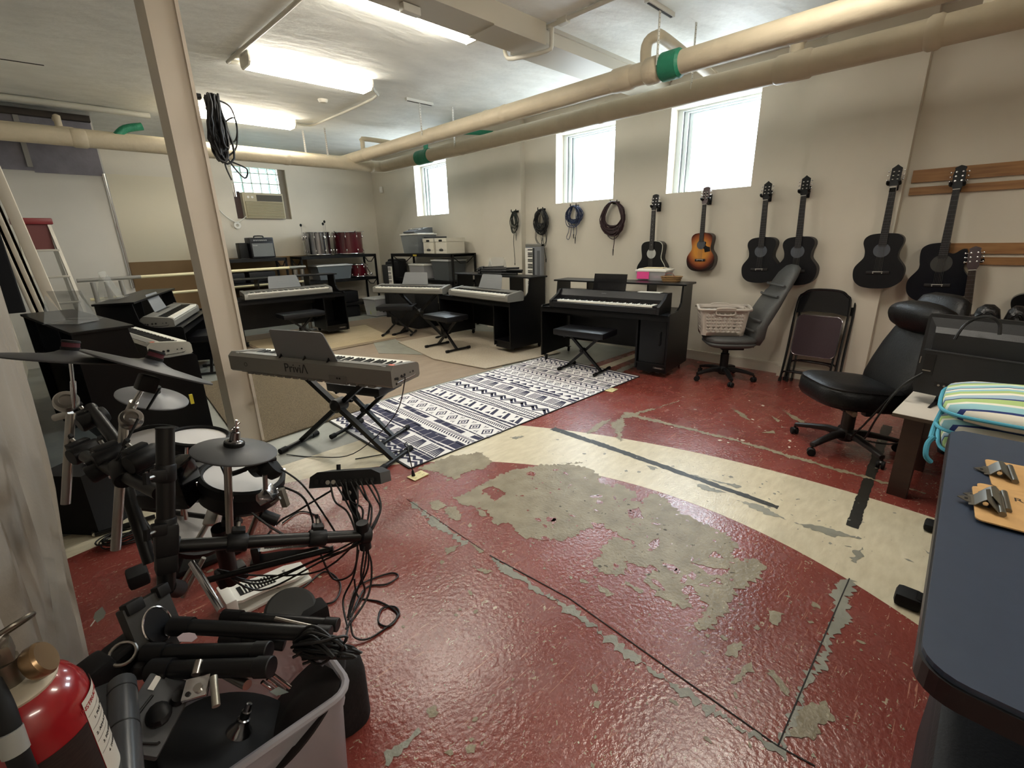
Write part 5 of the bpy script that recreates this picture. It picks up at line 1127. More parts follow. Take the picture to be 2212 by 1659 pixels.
def rackbar(a, b, r=.02, name='rack_tube', m=None):
    a, b = V(a), V(b); mb = MB().cyl(a, b, r, m or BLKM, n=20)
    return K(mb, name)
def clamp(c, d, r=.026, L=.05, name='clamp'):
    c, d = V(c), V(d).normalized(); a = d.orthogonal().normalized()
    return K(MB().lathe([(r*.9, -L/2-.004), (r, -L/2), (r, L/2), (r*.9, L/2+.004)], BLKP, c, d, 16).box(c+a*r, (.035, .03, L*.8), BLKP, frame(d), .005).cyl(c+a*(r+.015), c+a*(r+.035), .006, STEEL, n=8).box(c+a*(r+.04), (.03, .01, .012), BLKP, frame(a)), name)
# rack
post_t, post_b = V((0.136,1.487,1.035)), V((0.042,1.421,0.607))
rackbar(post_t, post_b, .0215, 'rack_post')
K(MB().cyl(post_t, post_t+(post_t-post_b).normalized()*.004, .0225, BLKP, n=20), 'post_cap')
cb0, cb1 = V((0.046,1.466,0.72)), V((0.577,1.332,0.551))
rackbar(cb0, cb1, .019)
K(MB().cyl(cb0.lerp(cb1, .97), cb0.lerp(cb1, 1.03), .028, BLKP, n=18, bev=.005).cyl(cb0.lerp(cb1, .99)+V((0, 0, -.05)), cb0.lerp(cb1, .99)+V((0, 0, .05)), .02, BLKP, n=14), 'end_joint')
for p in (.05, .34, .73): clamp(cb0.lerp(cb1, p), cb1-cb0, .027, .045)
for p in (.27, .6): clamp(post_t.lerp(post_b, p), post_b-post_t, .025, .04)
K(MB().box(post_t.lerp(post_b, .68), (.055, .055, .09), BLKP, frame(post_b-post_t), .012).box(post_t.lerp(post_b, .82), (.05, .05, .06), BLKP, frame(post_b-post_t), .01), 'corner_joint')
K(MB().cyl(post_t.lerp(post_b, .98), V((0.069,1.466,0.567)), .024, BLKP).cyl(post_t.lerp(post_b, .99), V((0.031,1.461,0.574)), .018, RUB), 'post_foot')
rackbar((0.09,1.522,0.845), (-0.041,2.011,0.843), .019)
rackbar((0.007,2.255,0.942), (0.052,2.021,0.837), .02)
for q, d in (((0.004,2.215,0.908), (1, .3, .2)), ((0.019,1.889,0.862), (1, .2, .1)), ((0.063,1.77,0.854), (.6, -.2, .3)), ((-0.005,1.897,0.827), (1, 0, .3)), ((0.032,1.754,0.848), (0, 1, .3)), ((0.086,1.694,0.896), (1, .5, .1)), ((-0.039,2.079,0.837), (1, .5, .1))): clamp(q, d, .03, .08)
rackbar((0.035,2.081,0.671), (0.037,1.964,0.402), .022, 'rack_leg')
K(MB().box((-0.008,2.161,0.254), (.07, .09, .06), RUB, None, .015), 'rubber_foot')
rackbar((0.022,2.468,0.525), (0.088,2.296,0.274), .012, 'brace'); rackbar((0.052,2.647,0.332), (0.299,2.384,0.276), .012, 'brace')
rackbar((0.235,1.726,0.564), (0.24,1.794,0.297), .028, 'rack_leg'); K(MB().box((0.246,1.8,0.322), (.1, .06, .06), BLKP, None, .01), 'rubber_foot')
rackbar((0.526,1.506,0.435), (0.151,1.707,0.402), .011, 'brace')
# three gusset pads seen edge-on behind the post: rack arm with pad holders at right
K(MB().cyl((0.153,1.868,0.777), (0.222,1.821,0.754), .015, STEEL).box((0.171,1.768,0.754), (.16, .06, .1), P('gloss_black', '0a0a0b', .12), frame((.7, .7, .12)), .012), 'pad_arm')
K(MB().box((0.156,1.842,0.723), (.06, .24, .05), BLKP, RZ(-.9), .01), 'pad_holder')
# booms
def boom(pts, r0, r1, disc=None, rods=()):
    o = K(MB().cyl(pts[0], pts[1], r0, STEEL).cyl(pts[1], pts[2], r1, STEEL), 'cymbal_boom')
    if disc:
        c, n = V(disc[0]), V(disc[1]); MB().lathe([(0, -.02), (.03, -.02), (.034, -.012), (.034, .012), (.03, .02), (.02, .021), (.018, .012), (0, .012)], STEEL, c, n, 24).obj('tilter', o)
    for a, b, r in rods: MB().cyl(a, b, r, CHROME).obj('rod', o)
    return o
boom(((-0.13,2.118,0.656), (-0.046,2.141,0.963), (-0.089,2.177,0.949)), .0135, .012, ((-0.047,2.106,1.014), (0.091,-0.855,0.51)), (((-0.032,2.084,0.998), (-0.015,2.022,1.093), .008), ((-0.018,2.019,1.079), (-0.005,1.85,1.189), .005)))
boom(((-0.041,1.94,0.511), (0.077,2.006,0.925), (0.117,1.971,1.002)), .0145, .0135, ((0.096,1.955,0.949), (0.057,-0.755,0.654)), (((0.117,1.97,0.999), (0.148,1.859,1.081), .008), ((0.094,1.93,0.956), (0.114,1.867,0.957), .006)))
K(MB().cyl((0.108,1.852,0.974), (0.027,1.774,0.882), .004, BLKM).cyl((0.179,1.822,1.065), (0.131,1.776,1.019), .004, BLKM), 'stay_rod')
cymbal((-0.003,1.813,1.209), (0.259,0.094,0.961), .152)
K(MB().box((0.146,1.755,1.106), (.05, .05, .05), BLKP, frame((0.486,0.051,0.872)), .008), 'cymbal_mount')
cymbal((0.161,1.681,1.171), (0.49,0.082,0.868), .16)
cymbal((0.207,2.382,0.906), (0.32,-0.178,0.93), .126, CYL_)
K(MB().cyl((0.21,2.384,0.917), (0.216,2.368,0.927), .012, GREEN), 'wing_nut')
K(MB().box((0.319,2.267,0.891), (.012, .012, .04), P('yellow_tag', 'd9c83a', .6)), 'tape_flag')['label'] = 'yellow tape flag on the cymbal rim'
# hi-hat
hh = boom(((0.244,1.614,0.595), (0.285,1.625,0.846), (0.288,1.626,0.853)), .012, .011)
K(MB().box((0.267,1.743,0.54), (.09, .05, .06), BLKP, frame(cb1-cb0), .01).lathe([(0, -.02), (.02, -.02), (.02, .02), (0, .02)], STEEL, (0.249,1.648,0.549), (.6, -.6, 0), 14), 'stand_clamp')
HN = (0.244,-0.066,0.968)
h1 = cymbal((0.31,1.614,0.874), HN, .123, P('hihat_rubber', '48494b', .5, var=.12, vscale=8), felt=False, name='hihat_pad')
q = V((0.309,1.613,0.888)); MB().lathe([(.024, 0), (.026, .004), (.026, .014), (.02, .016), (.016, .02), (.014, .045), (.009, .047), (.009, .06)], P('dark_chrome', '8b8b8d', .2, 1), q, HN, 18).cyl(q+V(HN)*.055+V((-.012, 0, 0)), q+V(HN)*.062+V((.014, .008, .01)), .004, CHROME).cyl(q+V(HN)*.05, q+V(HN)*.085, .0035, CHROME).obj('clutch', h1)
MB().lathe([(0, .0), (.03, 0), (.03, .012), (.02, .016), (0, .016)], RUB, q, HN, 18).obj('clutch_washer', h1)
# pads
pad((0.295,2.159,0.758), (0.198,-0.075,0.977), .112, .085)
pad((0.133,2.236,0.74), (-0.073,-0.332,0.941), .135, .07)
sn = pad((0.345,1.768,0.706), (0.222,-0.169,0.96), .135, .1, 'snare_pad')
K(MB().cyl((0.188,2.06,0.626), (0.186,2.128,0.441), .008, STEEL).cyl((0.195,2.05,0.617), (0.185,2.198,0.432), .008, STEEL), 'stay_rod')
K(MB().tube([(0.234,1.901,0.697), (0.222,1.895,0.657), (0.234,1.899,0.625), (0.256,1.919,0.619)], .006, P('pale_hose', 'c3bda0', .5), 8, 4), 'pale_tube')
K(MB().box((0.376,1.636,0.671), (.045, .05, .055), CHROME, frame((.6, -.5, .4)), .004).cyl((0.373,1.619,0.69), (0.379,1.612,0.756), .008, STEEL).cyl((0.388,1.648,0.624), (0.416,1.63,0.643), .006, STEEL).box((0.432,1.651,0.628), (.07, .02, .02), P('stick_wood', '6b665c', .6), frame((.5, -.6, .1))), 'hihat_clamp')
K(MB().cyl((0.366,1.714,0.559), (0.408,1.688,0.526), .022, BLKP).cyl((0.375,1.699,0.546), (0.395,1.714,0.49), .012, CHROME).cyl((0.363,1.722,0.571), (0.329,1.78,0.461), .012, STEEL), 'beater_mount')
K(MB().box((0.244,1.89,0.526), (.03, .05, .06), STEEL, frame((.5, .5, .6)), .006), 'wing_clamp')
for a, b, r, m in (((0.124,1.584,0.561), (0.148,1.419,0.469), .011, CHROME), ((0.18,1.915,0.441), (0.238,1.952,0.486), .01, STEEL), ((0.18,1.831,0.414), (0.093,1.856,0.279), .008, STEEL), ((0.141,1.741,0.456), (0.101,1.811,0.362), .009, STEEL)): K(MB().cyl(a, b, r, m), 'chrome_tube')
# drum module on its arm
MN = V(cb1-cb0).normalized()
mt = V((0.707,1.626,0.611)); MR = frame((.26, .32, .91), (.74, -.67, 0))
mo = K(MB().prism([(-.13, -.022), (.13, -.022), (.126, .018), (.095, .034), (-.1, .034), (-.126, .018)], .16, BLKP, MR @ XZ, mt), 'sound_module')
j = MB()
for k in range(11):
    p = mt+MR @ V((-.1+.02*k, -.163, -.004 if k > 1 else .0)); j.lathe([(.004, 0), (.008, 0), (.008, .004), (.004, .004)], P('jack_ring', 'b0aca4', .3, .8) if k in (2, 3) else SLOT, p, MR @ V((0, -1, 0)), 12)
j.obj('jack_row', mo)
MB().box(mt+MR @ V((0, -.1, -.05)), (.055, .03, .055), BLKP, MR, .004).lathe([(.006, 0), (.009, 0), (.009, .003), (.006, .003)], CHROME, mt+MR @ V((.0, -.116, -.05)), MR @ V((0, -1, 0)), 14).obj('mount_plate', mo)
MB().cyl(mt+MR @ V((-.06, -.05, .03)), mt+MR @ V((-.06, -.05, .055)), .008, BLKP).obj('knob', mo)
K(MB().cyl(mt+MR @ V((0, -.09, -.07)), (0.572,1.359,0.534), .012, BLKM), 'module_arm')
# cables from the module
r_ = random.Random(3)
for k in range(9):
    a = mt+MR @ V((-.05+.018*k, -.168, -.006)); e = V((0.561,1.342,0.538))+V((r_.uniform(-.02, .02), r_.uniform(-.02, .02), 0))
    pts = [a, a+V((r_.uniform(-.02, .02), -.03, -.06)), a.lerp(e, .5)+V((r_.uniform(-.03, .05), r_.uniform(-.03, .03), -.02)), e]
    if k < 5: pts += [e+V((r_.uniform(-.03, .03), 0, -.12)), V((0.521,1.346,0.322))+V((r_.uniform(-.04, .04), r_.uniform(-.03, .03), .0)), V((0.463,1.287,0.292))+V((r_.uniform(-.03, .03), r_.uniform(-.03, .03), 0))]
    else: pts += [V((0.48,1.546,0.359))+V((0, 0, r_.uniform(-.03, .05))), V((0.303,1.67,0.317))+V((0, 0, r_.uniform(-.03, .05))), V((0.194,1.682,0.439))]
    K(MB().tube(pts, .0035, CORD, 6, 6), 'trigger_cable')
for pts in ([(0.287,1.7,0.689), (0.34,1.636,0.591), (0.408,1.579,0.509), (0.495,1.441,0.486)], [(0.28,1.757,0.804), (0.282,1.704,0.752), (0.276,1.683,0.691)], [(0.433,1.694,0.661), (0.485,1.627,0.624), (0.502,1.607,0.547), (0.487,1.562,0.477)], [(0.617,1.691,0.561), (0.5,1.771,0.485), (0.437,1.814,0.443), (0.354,1.797,0.388)], [(0.502,1.585,0.397), (0.545,1.615,0.227), (0.586,1.525,0.277), (0.562,1.372,0.476)]): K(MB().tube(pts, .004, CORD, 6, 6), 'trigger_cable')
# headphones resting on the snare pad
hp = thing('headphones', 'black headphones resting on the snare pad beneath the hi-hat', 'headphones', V((0.406,1.645,0.76)))
MB().lathe([(.02, -.02), (.04, -.018), (.045, .0), (.04, .02), (.02, .024), (0, .024)], RUB, (0, 0, 0), (.75, -.3, .5), 22).obj('ear_cup', hp); MB().lathe([(.02, -.02), (.038, -.018), (.042, 0), (.03, .02), (0, .02)], LEATH, (-.03, .04, .0), (-.75, .3, -.4), 22).obj('ear_cup', hp)
MB().tube([(.02, -.01, .03), (-.03, -.02, .04), (-.09, .0, .02), (-.12, .05, .0), (-.06, .06, -.005)], .008, BLKP, 8, 5).obj('headband', hp)
MB().tube([(.03, -.02, -.01), (.08, -.05, -.08), (.12, -.1, -.2), (.16, -.12, -.33)], .0035, CORD, 6, 6).obj('cord', hp)
# pedals on the floor
def pedal(label, heel, toe, w, word, bm_=BLKM, plate=None):
    heel, toe = V((*heel[:2], 0)), V((*toe[:2], 0)); d = (toe-heel); L = d.length; d.normalize(); s = V((-d.y, d.x, 0)); R = M(((s.x, d.x, 0), (s.y, d.y, 0), (0, 0, 1)))
    t = thing('drum_pedal', label, 'pedal', heel, 0, 'drum pedals')
    RT = R @ M.Rotation(.12, 3, 'X'); m = plate or WHITE
    MB().box(R @ V((0, L*.5, .008)), (w*1.1, L, .014), bm_, R, .003).obj('base', t, 0)
    MB().prism([(-w*.35, 0), (w*.35, 0), (w*.5, L*.2), (w*.42, L*.5), (w*.5, L*.8), (w*.3, L*.97), (-w*.3, L*.97), (-w*.5, L*.8), (-w*.42, L*.5), (-w*.5, L*.2)], .012, m, RT, (0, 0, .026)).obj('footboard', t, 0)
    g = MB()
    for k in range(11): g.box(RT @ V((0, L*(.40+.035*k), .041)), (w*.46, L*.012, .006), m, RT)
    g.box(RT @ V((0, L*.6, .0385)), (w*.5, L*.4, .002), RUB, RT).obj('grip_strips', t, 0)
    MB().box(R @ V((0, L*.9, .05)), (w*1.1, L*.12, .09), bm_, R, .01).obj('toe_block', t)
    if word: text(word, .022, P('ink_grey', '4a4a4a', .6), 'lettering', t, RT @ M(((-1, 0, 0), (0, -1, 0), (0, 0, 1))), RT @ V((0, L*.25, .0385))+V((0, 0, .002)), depth=.0004)
    return t
p1 = pedal('white hi-hat control pedal with black ribs, nearest the tub of hardware', (0.566,2.038,0), (0.207,2.029,0), .135, 'Roland', bm_=WHITE)
p2 = pedal('silver kick pedal beyond the ribbed white one', (0.698,2.193,0), (0.416,2.329,0), .1, None, plate=CHROME)
kp = thing('kick_pad', 'black kick tower with a white round pad on the floor of the kit', 'drum pad', V((.238, 2.436, 0)))
MB().lathe([(0, 0), (.15, 0), (.155, .02), (.15, .035), (.135, .035)], BLKP, (0, .02, .2), (.25, -.55, .8), 36).obj('rim', kp); MB().lathe([(0, .0365), (.134, .0365)], SKIN, (0, .02, .2), (.25, -.55, .8), 36).obj('head', kp)
for a, b in (((-.12, 0, .03), (-.03, .05, .17)), ((.14, .1, .03), (.03, .06, .17)), ((.02, .1, .03), (0, .06, .17))): MB().cyl(a, b, .013, BLKM).obj('leg', kp)
MB().box((0, .05, .02), (.36, .12, .025), BLKM, None, .006).obj('base', kp)
# amplifier bag behind the kit, lying rods and coil
t = thing('drum_monitor', 'black angled monitor speaker with an oval badge behind the kit', 'speaker', V((-0.09,3.471,-0)), .7)
MB().prism([(-.22, 0), (.2, 0), (.2, .18), (.05, .36), (-.22, .36)], .42, P('carpet_black', '0f0f11', .9), YZ, (-.21, 0, 0)).obj('cabinet', t, 0)
MB().torus((-.08, -.0, .0), .04, .004, CHROME, (0, 0, 1), 24, 6, 1, .45).box((-.08, 0, 0), (.05, .008, .004), CHROME).torus((-.08, 0, 0), .022, .003, CHROME, (0, 0, 1), 20, 6, 1.2, .5).obj('badge', t).location = (.03, -.12, .372)
tag(MB().cyl((-0.127,3.17,0.015), (0.138,3.148,0.015), .012, BLKM).cyl((-0.127,3.17,0.015), (-0.127,3.485,0.02), .012, STEEL).obj('loose_rod', None), 'grey and black rod lying on the cream floor left of the kit', 'rod')
o = MB()
for k in range(9): c = V((-0.021,3.012,0)); o.torus(c+V((r_.uniform(-.02, .02), r_.uniform(-.02, .02), .012+.005*k)), r_.uniform(.05, .1), .004, CORD, (r_.uniform(-.2, .2), r_.uniform(-.2, .2), 1), 20, 6, 1, .7)
tag(o.obj('coiled_cord', None), 'coil of black cord on the floor below the chrome boom tube', 'cord')
# floor cables from the kit
for lb, pts in (('black cable looping out onto the red floor, farthest right loop', [(0.501,1.472,0.05), (0.591,1.605,0.02), (0.717,1.73,0.006), (0.795,1.683,0.006), (0.86,1.69,0.006), (0.849,1.734,0.006), (0.758,1.765,0.006), (0.685,1.756,0.01), (0.623,1.668,0.03)]), ('black cable making the small double loop nearest the middle of the floor', [(0.664,1.71,0.1), (0.666,1.694,0.01), (0.718,1.607,0.006), (0.737,1.494,0.006), (0.68,1.457,0.006), (0.657,1.505,0.006), (0.705,1.564,0.006), (0.751,1.528,0.006), (0.724,1.472,0.006), (0.595,1.459,0.006), (0.547,1.497,0.02), (0.56,1.543,0.06)]), ('black cable arc running from the kit across the floor by the ribbed pedal', [(0.381,2.096,0.02), (0.489,1.945,0.006), (0.63,1.975,0.006), (0.649,1.843,0.006), (0.576,1.754,0.006), (0.485,1.828,0.006)]), ('black cable crossing the red floor behind the module arm', [(0.636,2.544,0.006), (0.755,2.588,0.006), (0.801,2.437,0.006), (0.729,2.263,0.006), (0.609,2.267,0.01)])):
    tag(MB().tube(pts, .004, CORD, 6, 8).obj('floor_cable', None), lb, 'cable', 'loose drum cables')
# ---------------------------------------------------------------- tub of drum hardware in the foreground
tb = thing('hardware_tub', 'translucent plastic tub full of black drum hardware, bottom left', 'storage tub', (.1, 1.2, 0))
BT = clear('translucent_tub', 'b4b0b6', .3, .62)
x0, x1, y0, y1, zt = -.12, .335, 1.0, 1.36, .37
def tubring(f, z): cx, cy = (x0+x1)/2-.1, (y0+y1)/2-1.2; return [V((cx+a*f, cy+b*f, z)) for a, b in rrect(x1-x0, y1-y0, .05, 4)]
o = MB().loft([tubring(.86, .0), tubring(.88, .01), tubring(.96, .30), tubring(.985, .302), tubring(1.0, zt-.02)], BT, True)
o.f = [f for f in o.f if not (len(f) > 6 and min(o.v[i].z for i in f) > .2)]; o.mi = o.mi[:len(o.f)]
o.obj('tub_body', tb, 30)
MB().tube(tubring(1.012, zt-.012), .011, BT, 8, closed=True).obj('rim', tb)
DR = P('dark_rubber_disc', '0d0e10', .6, spec=.3, var=.2, vscale=10); DB = P('brown_rubber_disc', '181211', .65, spec=.3, var=.2, vscale=10)
def loose_cymbal(label, c, n, r, m, stud=True):
    c = V(c); t = thing('loose_cymbal_pad', label, 'cymbal pad', c, 0, 'rubber cymbal pads in the tub'); n = V(n)
    MB().lathe([(0, .018), (.02, .017), (.05, .008), (r*.97, 0), (r, -.003), (r, -.008), (0, -.004)], m, (0, 0, 0), n, 48).obj('disc', t, 40)
    if stud: MB().lathe([(.034, .006), (.03, .02), (.018, .034), (.016, .05), (.012, .052), (.012, .07), (.009, .072), (.007, .09), (0, .091)], P('dark_chrome', '8b8b8d', .2, 1), (0, 0, 0), n, 18).obj('hub', t)
loose_cymbal('dark rubber cymbal pad with a steel hub lying in the tub', (0.086,1.16,0.27), (0.484,-0.013,0.875), .175, DR)
loose_cymbal('brownish rubber cymbal pad standing against the tub corner', (0.227,1.136,0.26), (-0.451,0.396,0.8), .17, DB, False)
loose_cymbal('dark rubber cymbal pad deepest in the tub, behind the hub one', (0.021,1.265,0.268), (0.311,0.201,0.929), .15, DR, False)
def rod(label, a, b, r, m=BLKM, name='rack_pipe', caps=True, grp='black rack pipes piled over the tub'):
    a, b = V(a), V(b); t = thing(name, label, 'pipe', a, 0, grp); MB().cyl((0, 0, 0), b-a, r, m, n=18).obj('tube', t)
    d = (b-a).normalized()
    if caps: MB().cyl(b-a-d*.035, b-a+d*.003, r*1.14, BLKP, n=18, bev=.002).obj('end_cap', t); MB().cyl(d*-.003, d*.05, r*1.25, BLKP, n=14).obj('joint', t)
    return t
GM = P('worn_black_tube', '0f1011', .38, spec=.45)
rod('upper thick black pipe pointing at the floor cables', (0.029,1.293,0.583), (0.309,1.009,0.554), .0185, GM)
rod('thick black pipe below the oval port plate, second in the pile', (-0.03,1.256,0.568), (0.176,1.034,0.584), .019, GM)
rod('thin black pipe behind the pile, nearest the ribbed pedal', (0.144,1.347,0.496), (0.362,1.102,0.482), .0165, GM)
rod('black pipe low in the pile, just above the steel clamp', (-0.029,1.194,0.564), (0.164,0.976,0.591), .02)
rod('short dark pipe ending beside the cord bundle', (0.114,1.199,0.555), (0.224,1.105,0.515), .014)
rod('bright slanted steel rod in the pile', (0.086,1.103,0.54), (0.117,1.005,0.553), .011, STEEL, 'steel_rod', False)
rod('steel stay running over the thin black pipe', (0.233,1.179,0.541), (0.319,1.049,0.531), .006, STEEL, 'steel_rod', False)
t = thing('port_plate', 'square grey-black bass module with a ringed oval port', 'drum module', V((-0.006,1.316,0.592)))
R = frame((0.51,-0.78,0.363), (.3, -.25, .9))
MB().box((0, 0, 0), (.15, .11, .03), P('plate_grey_black', '2b2b2a', .5), R, .005).box(R @ V((.07, .03, .01)), (.03, .04, .03), BLKP, R, .005).box(R @ V((.07, -.04, .01)), (.03, .03, .03), BLKP, R, .005).obj('plate', t)
MB().torus(R @ V((.0, -.0, .017)), .036, .003, CHROME, R @ V((0, 0, 1)), 28, 6, 1.25, .9, R @ V((1, 0, 0))).obj('port_ring', t); MB().lathe([(0, 0), (.034, 0), (.034, .004), (0, .004)], P('port_blue_black', '10141b', .4), R @ V((0, 0, .014)), R @ V((0, 0, 1)), 24, 1.25, .9, R @ V((1, 0, 0))).obj('port', t)
t = thing('black_clamp_rail', 'black moulded rail with clamps at the left end of the pile', 'drum hardware', V((-0.098,1.287,0.557)))
R = frame((.7, -.1, .2)); d = V((-0.03,1.303,0.578))-V((-0.139,1.258,0.566))
MB().bar(-d*.5, d*.5, .05, .06, BLKP).box(d*.3, (.08, .06, .08), BLKP, frame(d), .015).box(-d*.2, (.09, .07, .06), BLKP, frame(d), .015).box(-d*.5, (.05, .05, .05), BLKP, frame(d), .012).obj('rail', t)
MB().torus(d*.25+V((.0, -.03, .03)), .025, .004, STEEL, (0, -.6, .8), 20, 6).sphere(V((.05, -.05, -.01)), .022, BLKP, 10).sphere(V((.0, -.04, -.03)), .02, BLKP, 10).obj('clamp_knob', t)
t = thing('steel_clamp', 'bright steel hinge clamp with a round bolt in the pile', 'clamp', V((0.033,1.053,0.576)))
R = frame((-0.227,-0.226,0.947), (.7, -.5, .3))
MB().box((0, 0, 0), (.05, .045, .012), CHROME, R, .003).cyl(R @ V((.008, -.006, .004)), R @ V((.008, -.006, .014)), .009, STEEL).cyl(R @ V((-.012, -.012, .004)), R @ V((-.012, -.012, .009)), .005, SLOT).obj('plate', t); MB().cyl(R @ V((-.01, .03, 0)), R @ V((-.01, .06, 0)), .009, STEEL).obj('arm', t); MB().cyl(R @ V((.035, .01, .01)), R @ V((.05, -.05, .0)), .008, P('brushed', 'a5a398', .4, .8)).obj('lever', t)
t = thing('wing_bolt', 'bright wing bolt assembly beside the brownish cymbal pad', 'bolt', V((0.161,0.975,0.547)))
for k in range(3): MB().cyl((-.02+.012*k, 0, .02), (.005+.012*k, -.01, -.03), .0045, CHROME).obj('pin', t)
MB().prism([(0, 0), (.03, .01), (.04, .03), (.02, .025)], .005, CHROME, frame((.5, -.7, .5)), (.02, -.02, -.03)).obj('wing', t)
t = thing('flat_module', 'flat grey pedal plate with a small white label in the tub', 'drum module', V((-0.048,1.087,0.541)))
R = frame((0.253,-0.421,0.871), (1, -.9, .1))
MB().box((0, 0, 0), (.10, .15, .02), P('module_grey', '45474a', .5), R, .005).obj('plate', t); MB().box(R @ V((-.03, .055, .011)), (.012, .03, .001), PAPER, R).obj('label', t, 0)
MB().tube([R @ V(p) for p in ((-.02, .03, .012), (-.025, -.05, .012), (.03, -.055, .012), (.04, -.05, .012))], .003, CORD, 6, 3).sphere(R @ V((.012, -.005, .018)), .03, BLKP, 12, (.8, 1.1, .5)).lathe([(.006, 0), (.013, 0), (.013, .02), (.006, .02)], BLKP, R @ V((.03, .03, .01)), R @ V((0, 0, 1)), 14).obj('adapter', t)
t = thing('trigger_tube', 'grey half-round plastic bar standing in the tub beside the red extinguisher', 'drum hardware', V((-0.082,1.147,0.604)))
e = V((-0.097,0.856,0.638))-V((-0.082,1.147,0.604)); MB().cyl((0, 0, 0), e, .026, P('satin_grey', '3f4144', .3, .2), n=22).box(e*.5+V((-.03, .01, 0)), (.07, .03, e.length), P('bar_black', '202124', .5), frame(e, (.7, -.7, 0))).obj('bar', t)
for k in (.12, .52): MB().cyl(e*k, e*(k+.012), .0268, SLOT, n=22).obj('slot', t)
t = thing('round_pad', 'round dark grey practice pad standing behind the pipes', 'drum pad', V((0.291,1.257,0.479)))
n_ = (0.012,-0.376,0.927); MB().lathe([(0, .012), (.062, .012), (.07, .006), (.072, -.02), (0, -.02)], P('pad_grey', '303130', .7), (0, 0, 0), n_, 32).obj('pad', t); MB().box((.05, -.03, -.03), (.08, .06, .06), RUB, None, .015).obj('bracket', t)
o = MB()
for k in range(16):
    a = V((0.236,1.036,0.552)); b = V((0.313,0.926,0.569)); w = V((r_.uniform(-.02, .02), r_.uniform(-.02, .02), r_.uniform(-.03, .03)))
    o.tube([a+w*.5, a.lerp(b, .5)+w*1.5+V((0, 0, .01)), b+w+V((r_.uniform(-.03, .03), r_.uniform(-.03, .02), 0)), a.lerp(b, .6)+V((w.y, w.x, -w.z)), a+V((0, 0, -.02))-w], .0035, CORD, 6, 5)
tag(o.obj('cord_bundle', None), 'bundle of thin black cords spilling over the tub corner', 'cable')
tag(MB().loft([ring((0, 0, z), V((1, 0, 0)), V((0, 1, 0)), .13*s, .1*s, 2.6, 18) for z, s in ((0, .9), (.02, 1), (.2, 1.02), (.26, .9), (.28, .5))], P('soft_black', '0e0e10', .8, bump=.3, bscale=20)).obj('soft_bag', None, 60), 'soft black bag standing on the floor behind the tub corner', 'bag').location = (.385, 1.2, 0)
LT = P('pinkish_tag', '8f7d80', .7); LF = P('grey_green_tag', '7f8278', .7)
tag(MB().prism([(0, -.02), (.012, -.012), (.014, 0), (.012, .012), (0, .02), (-.012, .012), (-.012, -.012)], .0012, LT, frame((0.319,-0.191,0.928), (.2, .7, -.3)), (0.044,1.121,0.658)).obj('paper_tag', None, 0), 'small pinkish leaf-shaped tag on the pipe pile', 'tag')
tag(MB().prism([(0, -.03), (.012, -.012), (.013, .005), (.0, .03), (-.012, .008), (-.012, -.012)], .0012, LF, frame((0.337,-0.237,0.911), (.8, -.3, .4)), (-0.11,1.633,0.487)).cyl((-0.122,1.615,0.487), (-0.131,1.583,0.495), .0015, WHITE, n=6).obj('paper_tag', None, 0), 'small grey-green leaf-shaped tag tied beside the curtain edge', 'tag')
# ---------------------------------------------------------------- fire extinguisher
ex = thing('fire_extinguisher', 'red fire extinguisher in the bottom left corner beside the curtain', 'fire extinguisher', V((-0.174,0.904,0.847)) + V((0, 0, -.36)))
RP = P('extinguisher_red', '8e1b20', .22, coat=.5)
zs = .385
MB().lathe([(.07, 0), (.078, .015), (.078, zs-.06), (.075, zs-.03), (.066, zs-.008), (.05, zs+.008), (.034, zs+.016), (.03, zs+.02)], RP, (0, 0, 0), (0, 0, 1), 40).obj('cylinder', ex, 50)
LB = P('label_brown', '2c2420', .5, var=.5, vscale=60, stretch=(1, 1, 9), col2='120f0e')
def band(a0, a1, z0, z1, m, r=.0787, n=12): 
    mb = MB(); vs = [(r*math.cos(a0+(a1-a0)*i/n), r*math.sin(a0+(a1-a0)*i/n), z) for z in (z0, z1) for i in range(n+1)]; mb.add(vs, [(i, i+1, n+2+i, n+1+i) for i in range(n)], m); return mb
band(-2.3, -.62, 0.02, zs-.075, LB).obj('instruction_label', ex)
w_ = band(-.60, .25, .1, zs-.04, P('label_white', 'c9c4b8', .5)); w_.obj('warning_label', ex)
band(-.60, .25, .07, .1, P('label_blue', '24365f', .5), .0789).obj('label_stripe', ex); band(-.6, .25, .0, .07, P('label_white'), .0788).obj('label_stripe', ex)
def wrap(s, size, m, a, z, r=.0792):
    o = text(s, size, m, 'lettering', ex, None, (0, 0, 0), .0002)
    for v in o.data.vertices: q = a+v.co.x/r; v.co = V(((r+v.co.z)*math.cos(q), (r+v.co.z)*math.sin(q), z+v.co.y))
wrap('INSTRUCTIONS', .011, P('label_red', 'a3262b', .5), -.2, zs-.055)
for k, s in enumerate(('1. PULL PIN', '2. AIM AT BASE', '3. SQUEEZE', '4. SWEEP')): wrap(s, .008, P('ink_dark', '26221f', .6), -.2, zs-.085-.026*k)
for k in range(4): band(-.58, .2, zs-.072-.026*k, zs-.0712-.026*k, P('ink_dark'), .0791).obj('label_line', ex)
MB().lathe([(.05, zs+.006), (.052, zs+.012), (.04, zs+.02), (.03, zs+.022)], P('cream_ring', 'b8ad98', .5), (0, 0, 0), (0, 0, 1), 32).obj('collar', ex)
VM = P('valve_metal', '7d7568', .35, .8)
MB().cyl((0, 0, zs), (0, 0, zs+.06), .02, VM).box((0, 0, zs+.075), (.035, .035, .03), VM, None, .006).obj('valve', ex)
MB().lathe([(0, 0), (.024, 0), (.026, .004), (.026, .016), (.023, .02), (0, .018)], P('gauge_brass', '8d7355', .3, .8), (.03, -.02, zs+.045), (.85, -.2, .35), 26).obj('pressure_gauge', ex)
